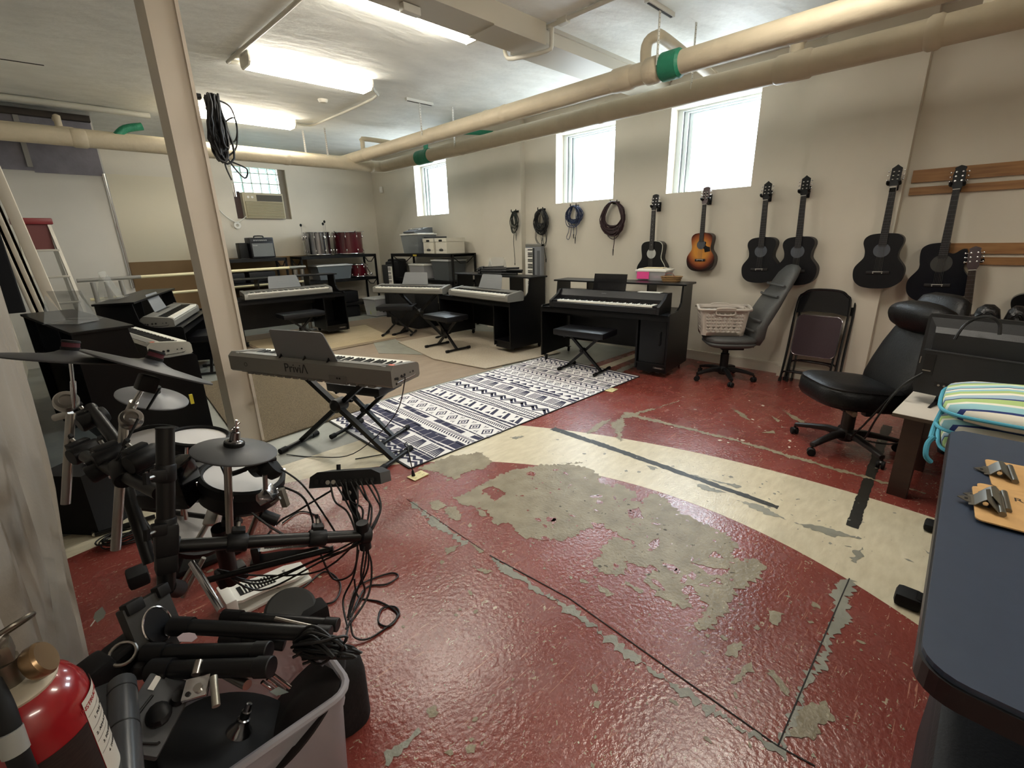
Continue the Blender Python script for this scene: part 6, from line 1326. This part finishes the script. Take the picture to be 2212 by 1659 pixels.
MB().torus((.022, .0, zs+.105), .026, .0035, P('pin_ring', '6a645a', .35, .8), (-.3, .5, .8), 28, 8).obj('pull_ring', ex)
MB().box((-.04, .02, zs+.11), (.13, .02, .012), VM, RZ(2.5) @ M.Rotation(-.25, 3, 'Y'), .003).box((-.04, .02, zs+.08), (.12, .018, .01), VM, RZ(2.5), .003).obj('handle', ex)
MB().tube([(-.01, -.03, zs+.05), (.0, -.075, zs+.03), (.0, -.1, zs-.04), (.0, -.105, zs-.2), (.0, -.1, zs-.33)], .0125, RUB, 14, 6).obj('hose', ex); MB().cyl((0, -.1, zs-.02), (0, -.09, zs+.01), .0145, P('hose_collar', '8a8a86', .4)).obj('hose_collar', ex)
MB().tube([(-.02, -.02, zs+.08), (-.01, -.05, zs+.1), (.02, .0, zs+.108)], .0018, WHITE, 6, 4).obj('seal_wire', ex)
MB().box((-.1, .02, .2), (.03, .05, .3), BLKM).obj('wall_bracket', ex, 0)

# ---------------------------------------------------------------- things on the hutches
def acrylic_stand(label, c, rz, w=.24, h=.3):
    t = thing('acrylic_book_stand', label, 'book stand', c, rz, 'clear acrylic stands')
    R = M.Rotation(-.35, 3, 'X')
    MB().box(R @ V((0, 0, h/2)), (w, .004, h), ACRYL, R).obj('front_panel', t, 0)
    MB().box(V((0, .0, .0))+V((0, .09, .003)), (w, .18, .004), ACRYL).obj('base', t, 0)
    MB().box((0, -.02, .012), (w, .05, .004), ACRYL).obj('lip', t, 0)
    for s in (-1, 1): MB().prism([(0, 0), (.17, 0), (.1, h*.85)], .004, ACRYL, YZ, (s*w/2-.002, 0, 0)).obj('gusset', t, 0)
    return t
acrylic_stand('clear acrylic stand nearest the camera, on the drum-side desk hutch', (0.123,4.719,0.995), 2.3, .26, .24)
acrylic_stand('clear acrylic stand on the angled desk hutch by the ladder', (0.518,6.509,0.995), 1.3, .28, .3)
s3 = acrylic_stand('clear acrylic stand on the middle window-side desk hutch', (4.887,5.412,0.995), -1.5, .3, .26)
def mic_stands():
    for i, (dx, dy, r) in enumerate(((0, 0, .014), (.04, -.05, .018), (.0, -.1, .014), (.06, .03, .014))):
        a = V((4.72+dx, 5.55, 1.005+.02*i)); b = V((4.74+dx, 4.75+dy, 1.015+.025*i))
        t = thing('tripod_stand', ['folded black tripod stand lowest in the bundle on the middle hutch', 'folded black tripod stand second in the bundle on the middle hutch', 'folded black tripod stand third in the bundle on the middle hutch', 'folded black tripod stand uppermost in the bundle on the middle hutch'][i], 'stand', a, 0, 'bundle of folded stands')
        MB().cyl((0, 0, r), b-a+V((0, 0, r)), r, BLKM).obj('tube', t)
        for k in range(3): MB().cyl((.02*math.cos(k*2), .05, r+.02*math.sin(k*2)), b-a+V((.03*math.cos(k*2), .3, r+.02*math.sin(k*2))), .008, BLKM, n=8).obj('leg', t)
        MB().lathe([(0, 0), (.03, 0), (.03, .05), (0, .05)], BLKP, (0, 0, r+.005), b-a, 12).obj('boss', t)
mic_stands()
# tub, basket and box on the console-piano desk
def tub(name, label, c, rz, w, d, h, lidm, body=BINPL, group='plastic tubs with lids', inner=None):
    t = thing(name, label, 'storage tub', c, rz, group)
    k = .88
    MB().loft([[V((x*w/2*s, y*d/2*s, z)) for x, y in ((-1, -1), (1, -1), (1, 1), (-1, 1))] for s, z in ((k, 0), (1, h))], body).obj('body', t, 0)
    MB().box((0, 0, h+.012), (w*1.06, d*1.07, .024), lidm, None, .008).box((0, 0, h+.028), (w*.9, d*.88, .012), lidm, None, .004).obj('lid', t)
    if inner:
        q = MB(); r = random.Random(len(label))
        for i in range(7): q.box((r.uniform(-.25, .25)*w, r.uniform(-.2, .2)*d, r.uniform(.2, .7)*h), (w*r.uniform(.2, .5), d*r.uniform(.3, .5), h*r.uniform(.12, .3)), inner[i % len(inner)], M.Rotation(r.uniform(-.5, .5), 3, 'Z'), .01)
        o = q.obj('contents', t); o['kind'] = 'stuff'
    return t
tubA = tub('storage_tub', 'clear tub with white lid and pink paper on the smoked-door desk', (5.248,2.915,0.99), -1.431, .36, .26, .10, WHITE, BINPL, inner=[PAPER, P('pink_paper', 'e0458f', .6), WHITE])
MB().box((-.09, -.136, .06), (.15, .003, .085), P('pink_paper'), M.Rotation(-.1, 3, 'X')).obj('pink_note', tubA, 0)
tag(MB().box((0, 0, .0), (.24, .17, .008), P('buff_folder', 'cfc2a2', .7), RZ(-1.35)).obj('folder', None, 0), 'buff folder lying on the tub with pink paper', 'folder').location = V((5.248,2.915,0.99))+V((0, 0, .139))
def wicker():
    c = V((5.127,2.63,0.99)); t = thing('wicker_basket', 'low tan wicker basket with a loop handle at the hutch end', 'basket', c, -1.431)
    WK = P('wicker', '9c7a4e', .7, bump=.8, bscale=120); rg = []
    for z, s in ((0, .8), (.0, .82), (.03, .9), (.06, 1.0), (.06, .94), (.008, .76)): rg.append(ring((0, 0, z), V((1, 0, 0)), V((0, 1, 0)), .23*s, .15*s, 3.5, 24))
    MB().loft(rg, WK).obj('body', t, 30)
    b = MB()
    for zz, s in ((.015, .86), (.035, .93), (.055, 1.0)): b.tube(ring((0, 0, zz), V((1, 0, 0)), V((0, 1, 0)), .232*s, .152*s, 3.5, 32), .005, WK, 6, closed=True)
    b.obj('weave_bands', t)
    MB().tube([(-.06, -.07, .045), (-.045, -.075, .085), (0, -.078, .1), (.045, -.075, .085), (.06, -.07, .045)], .004, P('pinkish_cane', '8f5a52', .6), 6, 4).obj('handle', t)
wicker()
c = V((5.835,3.012,0.99)); pb = thing('mesh_basket', 'dark blue slotted plastic basket behind the wicker one', 'basket', (c.x, c.y, .991), -1.431)
PBL = P('navy_plastic', '262a4a', .45)
for (a, b) in (((-.12, -.075), (.12, -.07)), ((-.12, .07), (.12, .075)), ((-.12, -.07), (-.115, .07)), ((.115, -.07), (.12, .07))): MB().cuboid((a[0], a[1], 0), (b[0], b[1], .1), PBL).obj('side', pb, 0)
MB().cuboid((-.115, -.07, 0), (.115, .07, .004), PBL).obj('bottom', pb, 0)
MB().tube(ring((0, 0, .1), V((1, 0, 0)), V((0, 1, 0)), .25, .16, 5, 24), .006, PBL, 6, closed=True).obj('rim', pb)
o = MB().sphere((0, 0, 0), .055, P('plum_cloth', '5e2148', .9, bump=.6, bscale=40), 14, (1.4, .9, .8)).obj('cloth_bundle', None); o.location = (c.x-.02, c.y+.06, .991+.085); tag(o, 'plum coloured cloth bundle heaped in the blue basket', 'cloth')
# upright grey keyboard against the wall behind the middle desk
t = thing('electronic_keyboard', 'grey keyboard standing on end against the wall below the cables', 'keyboard', (5.45, 5.08, .62), 0)
GK = P('grey_keyboard_body', '77797d', .45)
MB().cuboid((-.02, -.16, 0), (.05, .17, .80), GK, .008).cuboid((-.024, -.16, .76), (.05, .17, .80), SILV, .006).obj('body', t)
MB().cuboid((-.028, -.02, 0), (-.018, .01, .74), P('keyboard_bezel', '2c2d30', .5)).cuboid((-.026, -.13, .1), (-.018, -.08, .7), P('speaker_grille', '55575a', .7)).obj('panel', t, 0)
w = MB(); b = MB()
for k in range(30): w.cuboid((-.034, .012, .012+.0243*k), (-.02, .165, .012+.0243*k+.0228), IVORY)
for k in range(29):
    if k % 7 not in (2, 6): b.cuboid((-.044, .012, .012+.0243*(k+1)-.006), (-.03, .1, .012+.0243*(k+1)+.006), EBONY)
w.obj('white_keys', t, 0); b.obj('black_keys', t, 0)
# ---------------------------------------------------------------- steel shelving
def rack(label, o, rz, W, D, levels, H, uprights=None):
    t = thing('steel_shelving', label, 'shelving', (o[0], o[1], 0), rz, 'black boltless shelving units')
    for x in (0, W):
        for y in (0, D):
            p = MB().cuboid((x-.02, y-.002, 0), (x+.02, y+.002, H), BLKM).cuboid((x-.002 if x else -.02, y-.02, 0), (x+.002 if not x else x+.02, y+.02, H), BLKM)
            p.obj('upright', t, 0)
    for z in levels:
        MB().cuboid((-.02, -.015, z-.05), (W+.02, D+.015, z-.04), BLKM).cuboid((-.02, -.02, z-.055), (W+.02, -.012, z), BLKM).cuboid((-.02, D+.012, z-.055), (W+.02, D+.02, z), BLKM).cuboid((-.02, -.015, z-.012), (W+.02, D+.015, z-.002), BLACK).obj('shelf', t, 0)
        for x in (0, W): MB().tube([(x, .03, z-.06), (x, D*.35, z-.16), (x, D*.65, z-.16), (x, D-.03, z-.06)], .009, BLKM, 6).obj('end_brace', t)
    return t
rack('black shelving at the back wall carrying the two big drums', (3.56, 9.42), 0, 1.55, .5, (1.27, .80, .3), 1.27)
rack('black shelving at the back wall carrying the small amplifier', (2.05, 9.42), 0, 1.22, .5, (1.27, .85, .4), 1.27)
rR = rack('black shelving on the window wall carrying bins and file boxes', (5.02, 8.55), -PI/2, 1.95, .5, (1.28, .82, .3), 1.28)
MB().box((.85, -.026, 1.25), (.12, .002, .03), P('yellow_label', 'c9b23a', .5)).obj('shelf_label', rR, 0)['label'] = 'small yellow label on the shelf edge'
# drums
def drum(name, label, c, r, h, m, legs=True, cat='drum', tilt=None):
    t = thing(name, label, cat, c)
    z0 = .02
    MB().lathe([(r, z0), (r, h)], m, n=40).obj('shell', t, 60)
    for z in (z0, h): MB().torus((0, 0, z), r+.006, .011, CHROME, n=40).obj('hoop', t)
    MB().lathe([(0, h+.003), (r, h+.003)], SKIN, n=40).obj('head', t, 0)
    for k in range(8):
        a = 2*PI*k/8+.2; d = V((math.cos(a), math.sin(a), 0))
        l = MB()
        for z in (h*.2, h*.8): l.sphere(d*(r+.008)+V((0, 0, z)), .016, CHROME, 8, (.8, .8, 1.6))
        l.cyl(d*(r+.016)+V((0, 0, z0)), d*(r+.016)+V((0, 0, h*.25)), .004, CHROME, n=6).cyl(d*(r+.016)+V((0, 0, h*.75)), d*(r+.016)+V((0, 0, h)), .004, CHROME, n=6).obj('lug', t)
    return t
FOIL = P('chrome_wrap', '9a9aa0', .16, 1, var=.25, vscale=3)
d1 = drum('floor_tom', 'silver wrapped floor drum with legs sticking up, on the back shelving', (4.02, 9.66, 1.272), .235, .44, FOIL)
for a, dz in ((2.9, .2), (4.9, .22), (.4, .3)):
    d = V((math.cos(a), math.sin(a), 0))*.262
    MB().cyl(d+V((0, 0, .02)), d+V((0, 0, .44+dz*.7)), .006, CHROME, n=8).sphere(d+V((0, 0, .44+dz*.7)), .022, RUB, 10, (1, 1, 1.3)).box(d+V((0, 0, .33)), (.035, .035, .06), CHROME, None, .006).obj('drum_leg', d1)
MAROON = P('red_lacquer', '4a0f18', .18, coat=.6, var=.2, vscale=2)
d2 = drum('bass_drum', 'dark red bass drum lying face up on the back shelving', (4.66, 9.66, 1.272), .29, .44, MAROON)
for a in (.1, 3.6, 4.7): d = V((math.cos(a), math.sin(a), 0)); MB().tube([d*.29+V((0, 0, .4)), d*.33+V((0, 0, .43)), d*.4+V((0, 0, .46))], .009, CHROME, 8).obj('spur', d2)
d3 = drum('snare_drum', 'small dark red drum on the middle shelf beside the grey tub', (4.80, 9.6, .802), .17, .26, MAROON)
MB().cyl((-.02, -.19, .36), (.17, -.2, .06), .012, CHROME).sphere((.17, -.2, .06), .03, CHROME, 10).obj('mount_arm', d3)
tub('storage_tub', 'long clear tub of grey contents on the middle back shelf', (4.22, 9.66, .80), 0, .72, .42, .26, P('grey_lid', 'b9bab8', .5), clear('smoky_bin', '6f777c', .3, .65), inner=[GREYR, SILVD, BLKP])
tub('storage_tub', 'clear tub with yellow-green contents at floor level by the back shelving', (4.95, 9.15, .02), .1, .5, .4, .34, P('grey_lid'), BINPL, inner=[P('lime_cloth', '8f9a3e', .8), GREYR, SILVD])
for zz, lb in ((.302, 'black equipment case on the lowest back shelf'), (.0, 'black equipment case on the floor under the back shelving')):
    tag(MB().box((4.2, 9.65, zz+.12), (.9, .4, .225), BLKP, None, .02).obj('equipment_case', None), lb, 'case')
# amplifier
t = thing('guitar_amplifier', 'small black guitar amplifier with grey grille on the left back shelf', 'amplifier', (2.93, 9.62, 1.272), .12)
MB().cuboid((-.21, -.11, 0), (.21, .11, .36), VINYL, .012).obj('cabinet', t)
MB().cuboid((-.185, -.114, .03), (.185, -.108, .26), P('grille_cloth', '7d7f7e', .85, bump=.5, bscale=200)).obj('grille', t, 0)
k_ = MB().cuboid((-.19, -.116, .29), (.19, -.108, .335), P('amp_panel', '2a2b2d', .4))
for k in range(7): k_.cyl((-.14+.035*k, -.116, .312), (-.14+.035*k, -.126, .312), .01, P('knob_white', 'd0d0cc', .4), n=10)
k_.obj('control_panel', t); text('Fender', .03, P('knob_white'), 'lettering', t, XZ @ M.Diagonal((1, 1, 1)), (-.13, -.1145, .225))
MB().tube([(-.08, 0, .355), (-.07, 0, .385), (.07, 0, .385), (.08, 0, .355)], .011, LEATH, 8, 4).obj('handle', t)
tag(MB().box((2.64, 9.68, 1.41), (.14, .2, .27), BLKP, None, .01).obj('speaker_box', None), 'small plain black speaker box left of the amplifier', 'speaker')
for x, zz, w, lb in ((2.35, .853, .4, 'black gear case on the middle shelf under the amplifier'), (2.85, .853, .45, 'low black gear case beside the one under the amplifier'), (2.6, .403, .8, 'wide black gear case on the bottom shelf under the amplifier')):
    tag(MB().box((x, 9.66, zz+.09), (w, .35, .18), BLKP, None, .015).obj('gear_case', None), lb, 'case')
# window-wall rack contents
def filebox(label, y):
    t = thing('file_box', label, 'box', (5.26, y, 1.282), -PI/2, 'white cardboard file boxes'); FB = P('white_board', 'cfcabb', .75)
    MB().cuboid((-.16, -.2, 0), (.16, .2, .255), FB, .003).obj('body', t, 0); MB().cuboid((-.168, -.208, .2), (.168, .208, .262), FB, .004).obj('lid', t, 0)
    MB().prism(rrect(.1, .035, .017, 4, 0, .22), .004, SLOT, XZ, (0, -.206, 0)).obj('hand_hole', t, 0)
    MB().prism(rrect(.12, .04, .02, 4, 0, .06), .002, P('print_grey', '3c3b38', .7), XZ, (0, -.2005, 0)).box((0, -.2005, .06), (.3, .002, .003), P('print_grey')).prism([(-.012, .085), (.012, .085), (0, .1)], .002, P('print_grey'), XZ, (0, -.2005, 0)).obj('print', t, 0)
filebox('white cardboard file box next to the bin on the shelving', 7.33); filebox('white cardboard file box at the near end of the shelving', 6.95)
tub('storage_tub', 'clear tub of cables with white lid beside the file boxes, mixer on its lid', (5.27, 7.95, 1.282), -PI/2, .58, .42, .33, WHITE, clear('cable_bin', '8d9398', .3, .6), inner=[GREYR, WHITE, SILVD, BLKP])
tub('storage_tub', 'clear tub with white lid on the middle shelf of the window-wall shelving', (5.24, 7.75, .822), -PI/2, .5, .4, .24, WHITE, BINPL, inner=[PAPER, GREYR, WHITE])
tub('storage_tub', 'large dark-filled tub at the near end of the middle window-wall shelf', (5.24, 7.0, .822), -PI/2, .5, .4, .33, P('grey_lid'), clear('dark_bin', '5b5f60', .3, .7), inner=[BLKP, GREYR])
t = thing('mixing_console', 'grey slanted mixer lying on the tub of cables', 'mixer', (5.27, 7.95, 1.648), -PI/2)
MB().prism([(-.2, 0), (.2, 0), (.2, .1), (.1, .1), (-.2, .03)], .4, P('mixer_grey', '55585c', .45), YZ, (-.2, 0, 0)).obj('body', t, 0)
k_ = MB()
for i in range(8):
    for j in range(3): k_.cyl((-.16+.045*i, -.1+.05*j, .052+.012*j), (-.16+.045*i, -.104+.05*j, .07+.012*j), .008, WHITE if j == 1 else BLKP, n=8)
k_.obj('control_knobs', t)
tag(MB().box((5.27, 7.5, 1.63), (.3, .3, .03), GREYR, None, .004).obj('grey_binder', None), 'flat grey binder lying on the file boxes by the mixer', 'binder').location = (0, -.1, -.07)
# black keyboards and cases standing by the corner
def stand_keyboard(label, c, rz, h, n):
    t = thing('electronic_keyboard', label, 'keyboard', c, rz); MB().cuboid((-.12, -.03, 0), (.12, .03, h), BLKP, .006).obj('body', t)
    w = MB(); b = MB()
    for k in range(n): w.cuboid((.0, -.04, .04+.0235*k), (.105, -.03, .04+.0235*k+.022), IVORY)
    for k in range(n-1):
        if k % 7 not in (2, 6): b.cuboid((.0, -.048, .04+.0235*(k+1)-.006), (.06, -.036, .04+.0235*(k+1)+.006), EBONY)
    w.obj('white_keys', t, 0); b.obj('black_keys', t, 0)
stand_keyboard('black keyboard standing on end between the two shelving units', (5.0, 8.72, 0), -.75, 1.06, 42)
for lb, c, d in (('tall black case leaning in the back corner', (5.38, 9.0, .58), (.3, .3, 1.16)), ('black upright case beside the window-wall shelving', (5.15, 8.82, .62), (.16, .3, 1.0)), ('black soft bag standing under the corner keyboard', (4.75, 7.5, .33), (.5, .9, .66)), ('black bag on the floor below the window-wall shelving', (5.26, 7.3, .12), (.42, 1.0, .22))):
    tag(MB().box(c, d, P('bag_nylon', '131315', .7, bump=.4, bscale=12), None, .05).obj('equipment_bag' if 'bag' in lb else 'equipment_case', None), lb, 'bag' if 'bag' in lb else 'case')
# barre: cream rails on grey legs
t = thing('practice_barre', 'double cream rail on grey pipe legs standing before the back wall', 'barre', (0, 0, 0))
BAR = P('cream_rail', 'd8cfa8', .35)
MB().cyl((.3, 8.45, 1.111), (3.3, 8.6, 1.119), .022, BAR).obj('upper_rail', t); MB().cyl((.35, 8.45, .855), (3.25, 8.58, .87), .02, BAR).obj('lower_rail', t)
for x, y, q in ((.42, 8.44, 0), (.56, 8.4, 0), (.72, 8.48, 0), (3.1, 8.55, 1), (3.24, 8.62, 1)):
    MB().cyl((x, y, .02), (x, y, 1.08), .028 if q == 0 else .035, STEEL if q else P('grey_pipe', '8e8c86', .4)).box((x, y, .012), (.09, .3, .024), P('grey_pipe')).obj('leg', t)
MB().cyl((.27, 8.45, 1.11), (.95, 8.48, 1.113), .024, P('grey_pipe')).obj('rail_sleeve', t); MB().cyl((3.02, 8.58, 1.118), (3.3, 8.6, 1.119), .027, STEEL).obj('rail_sleeve', t)
# stepladder
t = thing('stepladder', 'aluminium stepladder with a red top against the white partition', 'stepladder', (.03, 7.75, 0), .12)
AL = P('aluminium', 'b5b2a8', .35, .6)
for s in (-1, 1): MB().bar((s*.25, -.2, 0), (s*.13, .08, 1.8), .03, .07, AL, (1, 0, 0)).obj('rail', t, 0); MB().bar((s*.25, .5, 0), (s*.12, .16, 1.75), .03, .04, AL, (1, 0, 0)).obj('rear_rail', t, 0)
for k in range(1, 6): z = .3*k; f = z/1.8; MB().box((0, -.2+.28*f, z), (.5-.24*f, .08, .025), AL, None, .004).obj('step', t, 0)
MB().box((0, .12, 1.82), (.34, .2, .07), P('red_plastic', '7b1f22', .4), None, .015).obj('top_cap', t); MB().box((0, .07, 1.64), (.24, .03, .3), P('paper_red', '6a3532', .6)).obj('label_panel', t, 0)
# air conditioner in the back window
t = thing('air_conditioner', 'cream window air conditioner below the glass blocks', 'air conditioner', (3.265, 10.03, 1.982), 0)
AC = P('ac_cream', 'b5ac92', .5)
MB().cuboid((-.36, 0, 0), (.36, .3, .458), AC, .01).obj('case', t)
MB().cuboid((-.335, -.012, .02), (.335, .0, .30), P('ac_grille', '8d8468', .6)).obj('grille_frame', t, 0)
g = MB()
for k in range(14): g.box((0, -.014, .03+.0195*k), (.65, .012, .007), AC, M.Rotation(.5, 3, 'X'))
g.obj('louvre_grille', t, 0)
MB().cuboid((-.12, -.008, .31), (.335, .0, .42), P('ac_dark', '4a453a', .5)).obj('vent', t, 0); c_ = MB().cuboid((-.335, -.008, .31), (-.13, .0, .42), AC).cyl((-.27, -.008, .375), (-.27, -.02, .375), .022, WHITE).cyl((-.2, -.008, .375), (-.2, -.02, .375), .022, WHITE); c_.obj('control_panel', t)
o = MB().tube([(2.45, 10.085, 2.22), (2.55, 10.07, 2.05), (2.72, 10.05, 1.92), (2.86, 10.05, 1.98), (2.9, 10.02, 2.02)], .008, WHITE, 6, 6)
for k in range(4): o.torus((2.74, 10.06, 1.86), .055-.008*k, .007, WHITE, (0, 1, 0), 20, 6)
tag(o.obj('power_cord', None), 'white air conditioner cord coiled on the back wall', 'cord')
tag(MB().cuboid((2.4, 10.075, 2.2), (2.47, 10.1, 2.3), WHITE, .004).obj('wall_outlet', None), 'white wall outlet the air conditioner cord plugs into', 'outlet')
# cable bundle on the column
t = thing('cable_bundle', 'big black cable bundle hanging on the side of the column', 'cable', (1.0, 3.9, 2.46), 0)
r_ = random.Random(9); mb = MB()
for k in range(48):
    w = r_.uniform(.05, .13); h = r_.uniform(.2, .42); yo = r_.uniform(-.03, .05); pts = []
    for i in range(20):
        a = 2*PI*i/20; pts.append((r_.uniform(-.005, .005)+.01+.012*(k % 5)+w*.5*math.sin(a)*(.6 if k % 3 else 1.2)*(1-math.cos(a))*.6+.02, yo+.02*math.sin(a+k)+w*.3*math.sin(a), .0-h/2+h/2*math.cos(a)))
    mb.tube(pts, .0075, CORD, 6, closed=True)
mb.obj('coil', t)
for q in ([(.06, 0, -.02), (.16, .02, -.05), (.18, .02, -.18), (.14, 0, -.27), (.06, 0, -.25)], [(.05, 0, -.3), (.1, 0, -.42), (.17, .01, -.5), (.19, .0, -.44), (.1, 0, -.4)], [(.05, 0, -.2), (.17, 0, -.12), (.15, 0, -.3), (.06, 0, -.4), (.08, 0, -.52)]): MB().tube(q, .0055, CORD, 6, 6).obj('loop', t)
for p in ((.03, -.03, -.2), (.08, -.02, -.54)): MB().cyl(p, V(p)+V((0, 0, -.09)), .008, CHROME).obj('plug', t)
tag(MB().box((.975, 3.95, 2.45), (.05, .05, .03), BLKM, None, .005).obj('column_hook', None), 'small black hook on the column under the cable bundle', 'hook')
# partition boards, added dark panels and curtain on the left
PB = P('board_cream', 'c2b8a6', .75, var=.05, vscale=2)
for lb, x, th, y in (('thick cream padded board standing nearest the ladder by the left wall', -.03, .08, 5.85), ('thinner cream board left of the thick one', -.12, .032, 5.82), ('cream board deepest in the dark gap by the curtain', -.17, .03, 5.8)):
    o = MB().box((x, y+.55, 1.2), (th, 1.1, 2.4), PB, M.Rotation(-.082, 3, 'Y'), .01).obj('padded_board', None); tag(o, lb, 'board', 'padded boards along the left wall')
tag(MB().box((-.315, 5.76, 1.85), (.25, .04, 1.7), P('dark_gap_panel', '0a090a', .9), None, .01).box((-.41, 4.9, 1.3), (.05, 1.7, 2.6), P('dark_gap_panel'), None, .01).obj('dark_gap_panel', None, 0), 'black panels added to darken the gap between the curtain and the cream boards', 'dark panel')  # black panels put in so the gap beside the curtain goes dark
def curtain():
    CUR = P('curtain_cloth', '8f867a', .9, var=.08, vscale=3, bump=.1, bscale=60)
    zs = [0.02, .12, .22, .33, .41, .55, .8, 1.1, 1.36, 1.8, 2.2, 2.7, 3.19]
    ed = [2.42, 2.6, 2.75, 2.92, 3.5, 3.75, 3.92, 4.1, 4.25, 4.38, 4.46, 4.52, 4.55]
    n = 90; vs = []; fs = []
    for z, e in zip(zs, ed):
        for i in range(n+1):
            s = i/n; y = .95+(e-.95)*s; k = .35+.65*min(1, z/1.0)
            vs.append((-.215-.02*(1-z/3.2)+.028*math.sin(s*34+.5*z)*k+.014*math.sin(s*71+1.3)*k+.02*math.cos(s*9), y, z))
    for j in range(len(zs)-1):
        for i in range(n): a = j*(n+1)+i; fs.append((a, a+1, a+n+2, a+n+1))
    mb = MB(); mb.add(vs, fs, CUR); o = mb.obj('curtain', None, 80); s = o.modifiers.new('thick', 'SOLIDIFY'); s.thickness = .006
    tag(o, 'floor-length cream curtain close on the left', 'curtain')
curtain()
